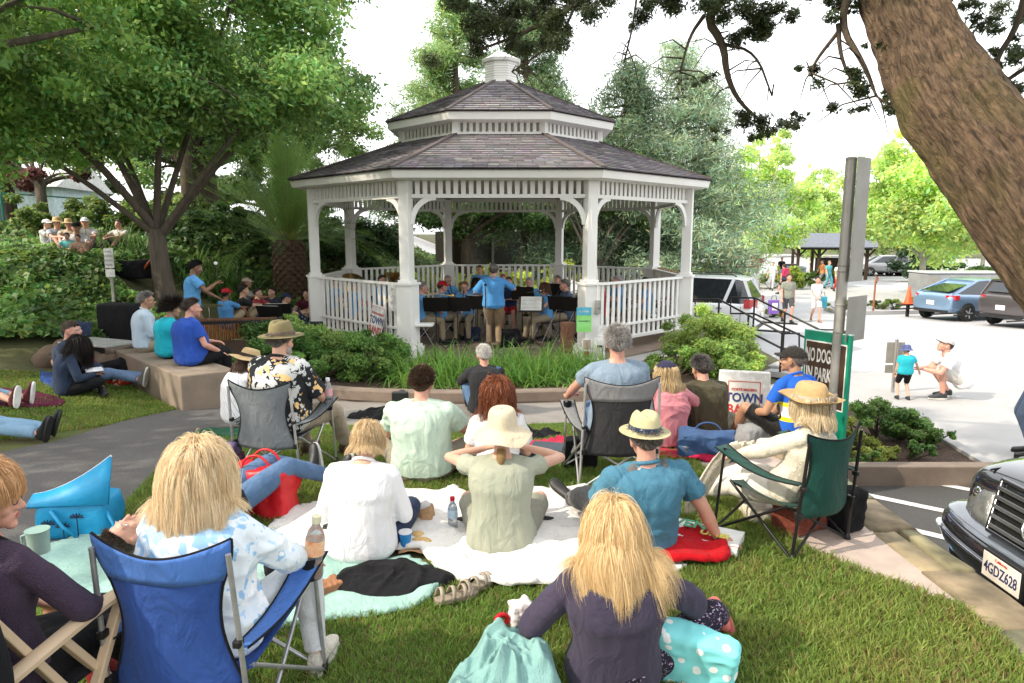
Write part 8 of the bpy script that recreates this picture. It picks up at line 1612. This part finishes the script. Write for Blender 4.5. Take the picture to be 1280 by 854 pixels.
def blanket(name,label,px_poly,m_,seed,h=.02,fold=.03,group=None,cat='blanket',step=.035,world=None):
 poly=world or[(lambda p:(p.x,p.y))(at(px,py,.01))for px,py in px_poly];poly=[(p.x,p.y)for p in chaikin([V3((a,b,0))for a,b in poly+[poly[0]]],1)[:-1]]
 bm=bmesh.new();bm.faces.new([bm.verts.new((a,b,0))for a,b in poly]);xs=[p[0]for p in poly];ys=[p[1]for p in poly]
 for ax,lo,hi in((0,min(xs),max(xs)),(1,min(ys),max(ys))):
  k=math.floor(lo/step)+1
  while k*step<hi:
   co=[0,0,0];no=[0,0,0];co[ax]=k*step;no[ax]=1;bmesh.ops.bisect_plane(bm,geom=bm.verts[:]+bm.edges[:]+bm.faces[:],plane_co=co,plane_no=no,dist=1e-5);k+=1
 bmesh.ops.triangulate(bm,faces=[f for f in bm.faces if len(f.verts)>4])
 V=np.array([v.co[:]for v in bm.verts]);W2=V+vnoise(V,1.7,seed)[:,None]*.25
 z=h+fold*(np.clip(1-np.abs(vnoise(W2,2.3,seed+1))*2.6,0,1)**1.5+.5*np.clip(1-np.abs(vnoise(W2*np.array([1,1.8,1]),5.2,seed+2))*2.4,0,1)+.35*vnoise(V,9,seed+3))
 be=np.array([v.is_boundary for v in bm.verts])
 for v,zz,e in zip(bm.verts,z,be):v.co.z=parkz(v.co.x,v.co.y)+(h*.7+max(0,zz-h)*.8 if e else zz+.012)
 me=bpy.data.meshes.new(name);bm.to_mesh(me);bm.free();me.polygons.foreach_set('use_smooth',np.ones(len(me.polygons),bool))
 if sum(p.normal.z for p in me.polygons)<0:me.flip_normals()
 o=link(name,me,None,m_);q=o.modifiers.new('s','SOLIDIFY');q.thickness=.006;tag(o,label,cat,group);return o
WB=cloth('ivory_blanket',(.76,.74,.71),(.68,.66,.63));MINT=cloth('mint_fleece',(.36,.56,.50),(.30,.48,.43),weave=250,bump=.5)
blanket('blanket','large ivory picnic blanket under the sun hat person and the teal shirt man',[(330,668),(360,640),(408,628),(500,615),(575,618),(640,620),(700,614),(752,622),(850,700),(862,715),(800,724),(730,735),(640,738),(575,733),(540,708),(520,690),(400,705)],WB,3,.03,.045)
blanket('blanket','mint green fleece blanket under the lying man and the white blouse person',[(28,700),(70,676),(205,655),(300,668),(410,690),(560,705),(548,745),(500,768),(438,772),(360,785),(210,792),(90,768)],MINT,4,.008,.02)
blanket('blanket','red picnic blanket spread behind the black camp chair',[(655,548),(700,540),(800,536),(900,548),(928,560),(925,578),(860,572),(800,566),(700,566),(660,562)],cloth('crimson_blanket',(.50,.02,.07),(.38,.015,.05)),5,.02,.035)
blanket('towel','bright red plush towel under the teal shirt man',[(806,676),(850,662),(880,672),(912,694),(915,706),(890,712),(850,712),(812,716)],cloth('red_plush',(.62,.008,.015),(.48,.006,.012),weave=200,bump=.6),6,.07,.05,cat='towel')
blanket('shawl','dark green cloth lying on the pavement by the straw hat woman',[(240,527),(270,524),(310,524),(330,530),(300,536),(250,534)],cloth('bottle_green',(.02,.09,.05)),7,.02,.03,cat='cloth')
blanket('blanket','maroon plaid blanket under the person in light jeans',[(-60,486),(40,488),(86,494),(70,503),(-60,508)],vor_mat('plaid_maroon',(.09,.012,.03),[((.4,.3,.32),.8,.14),((.05,.01,.03),1.2,.25)],34),8,.02,.02)
blanket('blanket','blue ground sheet under the man in the navy fleece',[(50,462),(110,468),(128,476),(100,484),(50,480)],cloth('cobalt_sheet',(.03,.08,.30)),9,.02,.02)
def heap(name,label,cat,l,R0,H_,m_,seed,rz=0,asp=.6):
 n,k_=90,26;V,F=[],[];ths=np.linspace(0,2*np.pi,n,endpoint=False);e=np.stack([np.cos(ths),np.sin(ths),0*ths],1);rad=R0*(1+.22*vnoise(e,1.3,seed)+.12*vnoise(e,3.5,seed+1))
 P=np.array([[math.cos(t_)*r_*j/k_,math.sin(t_)*r_*j/k_*asp,0]for j in range(1,k_+1)for t_,r_ in zip(ths,rad)]);q=np.repeat(np.arange(1,k_+1)/k_,n)
 wv=P+vnoise(P/R0,1.8,seed+2)[:,None]*R0*.3;rd=1-np.abs(vnoise(wv/R0,2.6,seed+3))*2.2;rd2=1-np.abs(vnoise(wv/R0,6,seed+4))*2.2
 rg_=min(1,.2/H_);rd=rd*rg_;rd2=rd2*rg_;P[:,2]=H_*np.sqrt(np.clip(1-q**4,0,1))*(.50+.32*vnoise(P/R0,1.4,seed+5)+.30*np.clip(rd,0,1)+.13*np.clip(rd2,-.5,1));P[:,2]=np.maximum(P[:,2],.006)
 V=np.vstack([P,[[0,0,P[:n,2].mean()]]]);F=[(j*n+i,j*n+(i+1)%n,(j+1)*n+(i+1)%n,(j+1)*n+i)for j in range(k_-1)for i in range(n)];c=len(P)
 mb=MB();mb.v=[tuple(v)for v in V];mb.f=F+[(c,i,(i+1)%n)for i in range(n)];mb.m=[0]*len(mb.f);o=mb.build(name,m_,None,smooth=180,subsurf=1);o.location=l;o.rotation_euler.z=R(rz);return tag(o,label,cat)
heap('jacket','black jacket dropped on the mint blanket right of the blue chair','jacket',tuple(at(490,728,.012)),.40,.10,BLKC,31,4,.52)
heap('jacket','black jacket heaped on the pavement by the curb','jacket',loc(482,8.0,.1,parkz),.42,.14,BLKC,32,0,.4)
heap('jacket','dark jacket heaped on the red blanket beside the black case','jacket',loc(672,6.9,.1,parkz),.30,.14,BLKC,33,0,.5)
t=softbox('sling_bag','black sling bag with white letters hanging by the camp chair leg','bag',loc(727,5.75,.1,parkz),(.30,.14,.26),BLKC,-14,.03,34,vox=.014);lettering('FA',.10,sgw,t,MX(-.02,-.105,.17,0,80,-20),.003)
t=thing('hard_case','slate grey hard instrument case on the red blanket','case',loc(697,6.0,.1,parkz),R(-14));mb=MB();mb.box((0,0,.07),(.50,.26,.12));mb.build('shell',mat('case_slate',(.05,.07,.09),.6,bump=.15),t,bevel=.02);mb=MB();mb.box((-.15,-.134,.08),(.04,.01,.03));mb.box((.15,-.134,.08),(.04,.01,.03));mb.build('latches',silver,t);mb=MB();mb.tube([(-.06,-.135,.06),(-.05,-.16,.06),(.05,-.16,.06),(.06,-.135,.06)],.007,6);mb.build('handle',m_blk,t)
softbox('tote_bag','large red tote bag standing behind the blonde head','bag',loc(328,4.72,.2,parkz),(.46,.24,.34),mat('red_vinyl',(.62,.012,.02),.4,(.5,.01,.015),scale=5,bump=.15),-10,.035,35,handles=2)
t=softbox('basket','patterned purple basket on the grass left of the grey chair','basket',loc(276,5.35,.2,parkz),(.32,.26,.22),vor_mat('paisley_purple',(.10,.03,.07),[((.6,.5,.5),1,.2),((.3,.06,.15),1.4,.25)],26),5,.015,36)
softbox('jumper','grey purple jumper stuffed in the patterned basket','jumper',(lambda l:(l[0],l[1],l[2]+.19))(loc(276,5.35,.2,parkz)),(.24,.18,.12),cloth('heather_purple',(.14,.10,.2)),5,.05,37)
softbox('tote_bag','navy cloth tote slumped on the red blanket','bag',loc(886,6.05,.2,parkz),(.48,.26,.24),cloth('indigo_canvas',(.05,.10,.22)),-12,.05,38,handles=1)
t=thing('drink_cup','clear plastic cup beside the pink sweater person','cup',loc(858,5.98,.1,parkz));mb=MB();mb.lathe([(.03,0),(.042,.13),(.045,.135),(.02,.15)],n=18);mb.build('cup',mat('clear_plastic',(.75,.8,.85),.1,bump=0,trans=.8,spec=.5),t,smooth=60);mb=MB();mb.lathe([(.028,.004),(.036,.08),(.001,.081)],n=18);mb.build('drink',mat('blue_drink',(.3,.45,.6),.2,bump=0),t,smooth=60)
t=softbox('shopping_bag','white plastic shopping bag with green letters beside the teal shirt man','bag',tuple(at(872,680,.0)),(.56,.26,.10),mat('white_plastic',(.78,.78,.76),.35,(.7,.7,.68),scale=6,bump=.2),-28,.03,39);lettering('WEN',.12,mat('letter_green',(.03,.30,.14),.5),t,Matrix.Translation((-.08,-.0,.128))@Matrix.Rotation(R(6),4,'X'),.004);lettering('UMEI',.08,mat('letter_yellow',(.7,.6,.1),.5),t,Matrix.Translation((.12,-.09,.128)),.003)
t=softbox('cooler_bag','bright blue cooler bag with raised flap and palm tree print','cooler',tuple(at(104,664,.0)),(.46,.30,.26),mat('azure_nylon',(.01,.30,.56),.5,(.01,.24,.47),scale=5,bump=.15),6,.016,40)
mb=MB();mb.loft([[V3((x,.02+y,.25+q+.11*max(0,x+.05)/.3*k))for x in np.linspace(-.26,.26,9)]for k,(y,q)in enumerate(((-.16,0),(-.12,.07),(-.05,.12)))],caps=False,closed=False)
mb=MB();mb.loft([[V3((x,-.15+.10*k,.24+(.05+.26*((x+.26)/.52)**1.6)*k))for x in np.linspace(-.26,.25,9)]for k in(0,.5,1)],caps=False,closed=False);fl=mb.build('flap',MATS['azure_nylon'],t,smooth=180,solid=.02)
mb=MB();mb.tube([V3((x,-.05,.29+.26*((x+.26)/.52)**1.6))for x in np.linspace(-.26,.25,9)],.009,6);mb.build('piping',WHT,fl,smooth=180);navp=mat('print_navy',(.01,.03,.08),.6,bump=0)
for k,(x,hh)in enumerate(((-.12,.10),(-.03,.08),(.06,.14))):
 mb=MB();mb.box((x,-.175,.03+hh/2),(.006,.004,hh))
 for a in range(7):an=R(a*30);mb.bar((x,-.176,.03+hh),(x+math.cos(an)*.045,-.176,.03+hh+math.sin(an)*.03),.003,.010)
 mb.build('palm_print',navp,t)
for q_ in([(-.1,-.17,.22),(-.02,-.2,.12),(.06,-.19,.04)],[(.2,-.1,.2),(.28,-.16,.1),(.22,-.2,.02)]):mb=MB();mb.tube(q_,.012,6);mb.build('strap',MATS['azure_nylon'],t,smooth=180)
heap('throw','pale teal fleece throw bundled at the front left of the purple sweater person','throw',tuple(at(632,880,.0)),.25,.42,cloth('teal_fleece',(.24,.42,.40),(.19,.35,.33),weave=200,bump=.5),41,12,.8)
softbox('pillow','turquoise pillow with white dots leaning on the purple sweater person','pillow',tuple(at(852,850,.0)),(.40,.12,.30),vor_mat('dotted_turquoise',(.20,.60,.62),[((.75,.78,.78),1.0,.27)],15,pet=0),-22,.02,42,tilt=(14,10),fac=22,vox=.012)
t=softbox('snack_bag','pink and white snack packet by the left hand of the purple sweater person','packet',tuple(at(650,782,.0)),(.10,.07,.13),mat('packet_white',(.8,.72,.72),.4,bump=.2),20,.02,43);mb=MB();mb.tube([V3((-.10+.03*math.cos(a),0,.05+.03*math.sin(a)))for a in np.linspace(0,6.28,16)[:-1]],[.014]*15,8,closed=True);mb.build('red_ring',RED,t,smooth=180)
t=thing('tumbler','clear tumbler with teal lid beside the snack packet','cup',tuple(at(680,780,.0)));mb=MB();mb.lathe([(.032,0),(.038,.12),(.03,.121)],n=16);mb.build('cup',MATS['clear_plastic'],t,smooth=60);mb=MB();mb.lathe([(.041,.118),(.041,.135),(.01,.14)],n=16);mb.build('lid',mat('teal_plastic',(.05,.4,.4),.4),t,smooth=60)
t=softbox('paper_bag','crumpled brown and white paper bag of bread on the ivory blanket','bag',tuple(at(520,652,.03)),(.20,.12,.10),mat('kraft_paper',(.42,.26,.14),.8,(.34,.2,.1),scale=8,bump=.5),4,.025,44);mb=MB();mb.loft([[V3((.10*math.cos(a)*q,.06*math.sin(a)*q,.10+z+.02*math.sin(a*5)))for a in np.linspace(0,6.28,25)[:-1]]for q,z in((.9,-.02),(1.0,.03),(1.15,.06))],caps=False);mb.build('napkin',WHT,t,smooth=180,solid=.003)
t=thing('bread','two halves of a sandwich roll on brown paper on the ivory blanket','food',tuple(at(526,683,.04)));mb=MB();mb.ell((0,0,.03),(.075,.045,.03));mb.ell((-.03,.08,.035),(.05,.045,.03));link('rolls',remesh_obj(mb,.008),t,mat('crust',(.62,.42,.18),.8,(.5,.3,.12),scale=10,bump=.4));mb=MB();mb.loft([[V3((x,y,.004+.01*math.sin(x*40+y*30)))for x in np.linspace(-.13,.12,8)]for y in(-.09,-.02,.05,.12)],caps=False,closed=False);mb.build('paper',MATS['kraft_paper'],t,smooth=180,solid=.002)
t=thing('paper_cup','blue paper cup on the ivory blanket beside the white blouse person','cup',tuple(at(507,684,.045)));mb=MB();mb.lathe([(.028,0),(.040,.10)],n=20);mb.build('cup',mat('cup_blue',(.02,.22,.55),.5,bump=0),t,smooth=60,solid=.002);mb=MB();mb.lathe([(.041,.098),(.043,.103),(.041,.108)],n=20);mb.build('rim',WHT,t,smooth=60)
def bottle(label,l,s_,liquid,capc,labelc,rz=0,tilt=None,parts=True):
 t=thing('bottle',label,'bottle',l,rz);
 if tilt:t.rotation_euler=(tilt[0],tilt[1],rz)
 prof=[(.0,0),(.030,.0),(.033,.01),(.033,.06),(.030,.075),(.033,.09),(.033,.15),(.026,.175),(.014,.195),(.013,.21)];mb=MB();mb.lathe([(r_*s_,z*s_)for r_,z in prof],n=20);mb.build('bottle_body',MATS['clear_plastic'],t,smooth=60)
 if liquid:mb=MB();mb.lathe([(.0,.004*s_),(.028*s_,.004*s_),(.030*s_,.02*s_),(.030*s_,.075*s_),(.001,.076*s_)],n=20);mb.build('drink',liquid,t,smooth=60)
 mb=MB();mb.lathe([(.016*s_,.205*s_),(.0165*s_,.23*s_),(.001,.231*s_)],n=16);mb.build('cap',capc,t,smooth=40);mb=MB();mb.lathe([(.0342*s_,.09*s_),(.0342*s_,.145*s_)],n=20);mb.build('label',labelc,t,smooth=60);return t
bottle('water bottle with a red cap left of the sun hat person',tuple(at(566,662,.04)),1.0,None,RED,mat('label_blue',(.5,.65,.8),.4));bottle('second water bottle with red cap beside the paper bag',tuple(at(500,640,.04)),.9,None,RED,WHT)
orange_d=mat('peach_tea',(.50,.13,.03),.15,bump=0)
ct=V3(CH3)+rotz(R(-6))@V3((.325,.24,.50));bottle('half empty bottle of orange tea in the armrest of the blue chair',tuple(ct),1.25,orange_d,mat('cap_cream',(.75,.7,.5),.5),mat('label_cream',(.75,.6,.42),.5,(.7,.2,.04),scale=14),tilt=(0,R(6)))
bottle('green glass bottle standing at the end of the seat wall',pl(148,10.0),1.5,mat('green_glass',(.01,.15,.04),.1,bump=0),ebony,mat('green_glass',(.01,.1,.03)))
bottle('water bottle in the armrest cup holder of the grey chair',tuple(V3(CH6)+rotz(R(-10))@V3((.325,.22,.53))),1.1,None,WHT,mat('label_pink',(.7,.4,.45),.5))
t=thing('mug','pale green enamel mug held at the left edge','mug',tuple(atd(48,676,2.75)));mb=MB();mb.lathe([(.038,-.05),(.042,.04),(.046,.05)],n=20);mb.build('cup',mat('mug_green',(.32,.45,.40),.35,(.2,.32,.3),scale=8),t,smooth=60,solid=.004);mb=MB();mb.tube([(-.042,0,.03),(-.07,0,.02),(-.07,0,-.02),(-.04,0,-.035)],.006,6);mb.build('handle',MATS['mug_green'],t,smooth=180)
t=softbox('foam_clog','black cap lying on the mint blanket beside the blue chair','cap',tuple(at(356,716,.01)),(.18,.12,.09),BLKC,20,.03,45,fac=12)
t['category']='cap';t.name='folded_cap'
t=thing('phone','white phone lying by the white blouse person','phone',tuple(at(392,716,.045)),R(10));mb=MB();mb.box((0,0,.006),(.075,.14,.01));mb.build('case',sgw,t,bevel=.004);mb=MB();mb.box((0,0,.0125),(.066,.12,.002));mb.build('screen',mat('screen_pale',(.4,.5,.6),.1,bump=0),t)
t=softbox('sandal','brown leather slipper on the mint blanket','shoe',tuple(at(400,742,.02)),(.10,.22,.05),mat('tan_slipper',(.34,.15,.07),.7,bump=.3),-50,.015,46);t.name='slipper'
def sandal(l,rz,lab):
 t=thing('sandal',lab,'shoe',l,R(rz),'pair of walking sandals');sol=[(-.032,-.12),(.028,-.12),(.036,-.03),(.046,.06),(.036,.12),(.0,.138),(-.034,.11),(-.040,.03),(-.030,-.04)];mb=MB();mb.prism([(p.x,p.y)for p in chaikin([V3((a,b,0))for a,b in sol+[sol[0]]],2)[:-1]],0,.028);tp_=mat('taupe_leather',(.30,.24,.18),.8,(.22,.18,.13),scale=12,bump=.3);mb.build('sole',tp_,t,bevel=.006)
 for y,h_ in((.075,.045),(.035,.055),(-.03,.06),(-.10,.07)):mb=MB();mb.loft([[V3((math.cos(a)*.045,y+q+.012*math.sin(a),.02+math.sin(a)*h_))for a in np.linspace(0,math.pi,10)]for q in(-.011,.011)],caps=False,closed=False);mb.build('strap',mat('taupe_strap',(.38,.32,.25),.8,bump=.3),t,smooth=180,solid=.004)
p=at(570,752,0);sandal((p.x,p.y,.015),-62,'taupe walking sandal at the edge of the ivory blanket, nearer of the pair');p=at(596,740,0);sandal((p.x,p.y,.02),-40,'taupe walking sandal at the edge of the ivory blanket, farther of the pair')
softbox('woven_bag','rust red woven bag under the green camp chair','bag',(1.97,4.42,.01),(.34,.22,.22),mat('rust_wicker',(.30,.07,.04),.8,(.14,.03,.02),scale=50,bump=1,bscale=120,var=1),30,.015,47)
softbox('backpack','black backpack on the sidewalk behind the green camp chair','backpack',(2.27,4.42,.01),(.20,.16,.28),BLKC,30,.03,48);softbox('open_book_bag','cream cloth bundle under the front of the green camp chair','cloth',(1.80,4.62,.01),(.3,.2,.10),MATS['cream_wool'],10,.03,49).name='cloth_bundle'
softbox('grey_bundle','grey sweatshirt bundled beside the cyclist','sweatshirt',loc(952,6.5,.2,parkz),(.42,.28,.22),GREYT,10,.05,50).name='sweatshirt'
softbox('food_bag','red and white snack bags heaped behind the man in the navy fleece','packet',(-5.75,9.65,parkz(-5.7,9.6)),(.45,.25,.18),vor_mat('snack_print',(.45,.04,.03),[((.75,.7,.6),1,.3),((.7,.3,.05),1.3,.2)],9),-20,.05,51).name='snack_bags'
t=thing('book','open book in the hands of the long haired reader','book',(-5.50,8.80,parkz(-5.5,8.8)+.34),R(-52));mb=MB()
for sg in(-1,1):mb.loft([[V3((sg*x,y,.012+.014*math.sin(x*22)-x*.10))for x in np.linspace(0,.13,7)]for y in(-.1,.1)],caps=False,closed=False)
mb.build('pages',WHT,t,smooth=180,solid=.014)
t=softbox('gym_bag','black sports bag and orange stroller by the trunk on the hill','bag',(lambda l:(l[0],l[1],gz(l[0],l[1])+.02))(loc(166,15.2,1.3)),(.7,.4,.38),BLKC,-8,.06,52);t.name='sports_bag';mb=MB();mb.tube([(.2,-.1,.1),(.6,-.1,.5),(.9,-.1,.1)],.03,6);mb.build('orange_frame',mat('stroller_orange',(.6,.12,.03),.5),t)
l=loc(502,5.75,.6,parkz);t=thing('camera','white and black camera held up by the mint shirt man','camera',(l[0]-.02,l[1]+.05,l[2]+.62));mb=MB();mb.box((0,0,0),(.14,.06,.09));mb.build('body',ebony,t,bevel=.01);mb=MB();mb.lathe([(.04,0),(.04,.08)],(0,.03,0),18,rotx(R(-90)));mb.build('lens',ebony,t,smooth=40)
l=lotp(968,24.2,0);t=thing('carrier_bag','purple carrier bag in the hand of the walking man','bag',(l[0],l[1],l[2]+.28));mb=MB();mb.box((0,0,.25),(.36,.14,.50));mb.build('body',mat('purple_bag',(.20,.10,.42),.6),t,bevel=.02);mb=MB();mb.tube([(-.1,0,.5),(-.06,0,.66),(.06,0,.66),(.1,0,.5)],.01,6);mb.build('handle',m_blk,t);mb=MB();mb.box((.02,-.073,.27),(.2,.003,.26));mb.build('print',sgw,t)
l=lotp(1029,24.3,0);t=thing('carrier_bag','teal blue carrier bag beside the woman in white shorts','bag',(l[0],l[1],l[2]+.5));mb=MB();mb.box((0,0,.2),(.30,.12,.40));mb.build('body',mat('teal_bag',(.03,.28,.38),.6),t,bevel=.02);mb=MB();mb.tube([(-.08,0,.4),(-.05,0,.55),(.05,0,.55),(.08,0,.4)],.01,6);mb.build('handle',m_blk,t)
l=lotp(980,37,0);t=softbox('backpack','red backpack worn by the person walking toward the shelter','backpack',(l[0],l[1]-.22,l[2]+1.0),(.32,.2,.42),mat('rucksack_red',(.50,.03,.10),.7),0,.02,53)
wl=loc(-20,2.22,.8,parkz);WC=thing('armchair','folding lawn chair with beige wooden arms at the lower left corner','chair',wl,R(-12));bw=mat('beige_wood',(.62,.47,.32),.5,(.54,.4,.26),scale=4,stretch=(8,1,1),bump=.1)
for sg in(-1,1):
 mb=MB();pts_=chaikin([V3((sg*.29,-.22,.60)),V3((sg*.29,.05,.635)),V3((sg*.30,.22,.66)),V3((sg*.29,.33,.64))],2);mb.loft([[p+V3((x,0,z))for x,z in((-.028,-.012),(.028,-.012),(.03,.006),(.018,.016),(-.018,.016),(-.03,.006))]for p in pts_]);mb.build('armrest',bw,WC,smooth=50)
 for a,b in(((sg*.29,.28,.63),(sg*.28,-.05,.02)),((sg*.26,.02,.62),(sg*.26,.42,.02)),((sg*.25,-.28,.95),(sg*.25,.05,.38))):mb=MB();mb.bar(a,b,.028,.04,up=(1,0,0));mb.build('leg',bw,WC,bevel=.005)
mb=MB();mb.box((0,.06,.40),(.50,.44,.03));mb.build('seat',BLKC,WC,bevel=.01)
M_=rotx(R(-8));jk=thing('jacket','black jacket with a small white emblem hung over the back of the lawn chair','jacket',wl,R(-12));mb=MB();mb.loft([[V3((math.cos(a)*w_,-.25-.05*(z>.5)+math.sin(a)*d_,z))for a in np.linspace(0,6.283,25)[:-1]]for z,w_,d_ in((.22,.38,.12),(.45,.40,.12),(.75,.39,.11),(.95,.36,.085),(1.05,.27,.05))]);me=remesh_obj(mb,.012,6);wrinkle(me,.016,77,6);link('shell',me,jk,BLKC)
for tx,z,sz in(('X',.74,.05),):lettering(tx,sz,sgw,jk,MX(.17,-.405,z,0,84),.004)
mb=MB();mb.box((.17,-.40,.70),(.05,.006,.008));mb.build('emblem_bar',sgw,jk)
softbox('bag','dark red leather handbag on the grass by the blue chair','bag',tuple(at(148,848,.0)),(.22,.14,.16),mat('oxblood',(.22,.01,.02),.4,bump=.2),20,.03,54).name='handbag'
for o in scene.objects:
 if len(str(o.get('label','')).split())>16:print('LONG',o.name,o['label'])
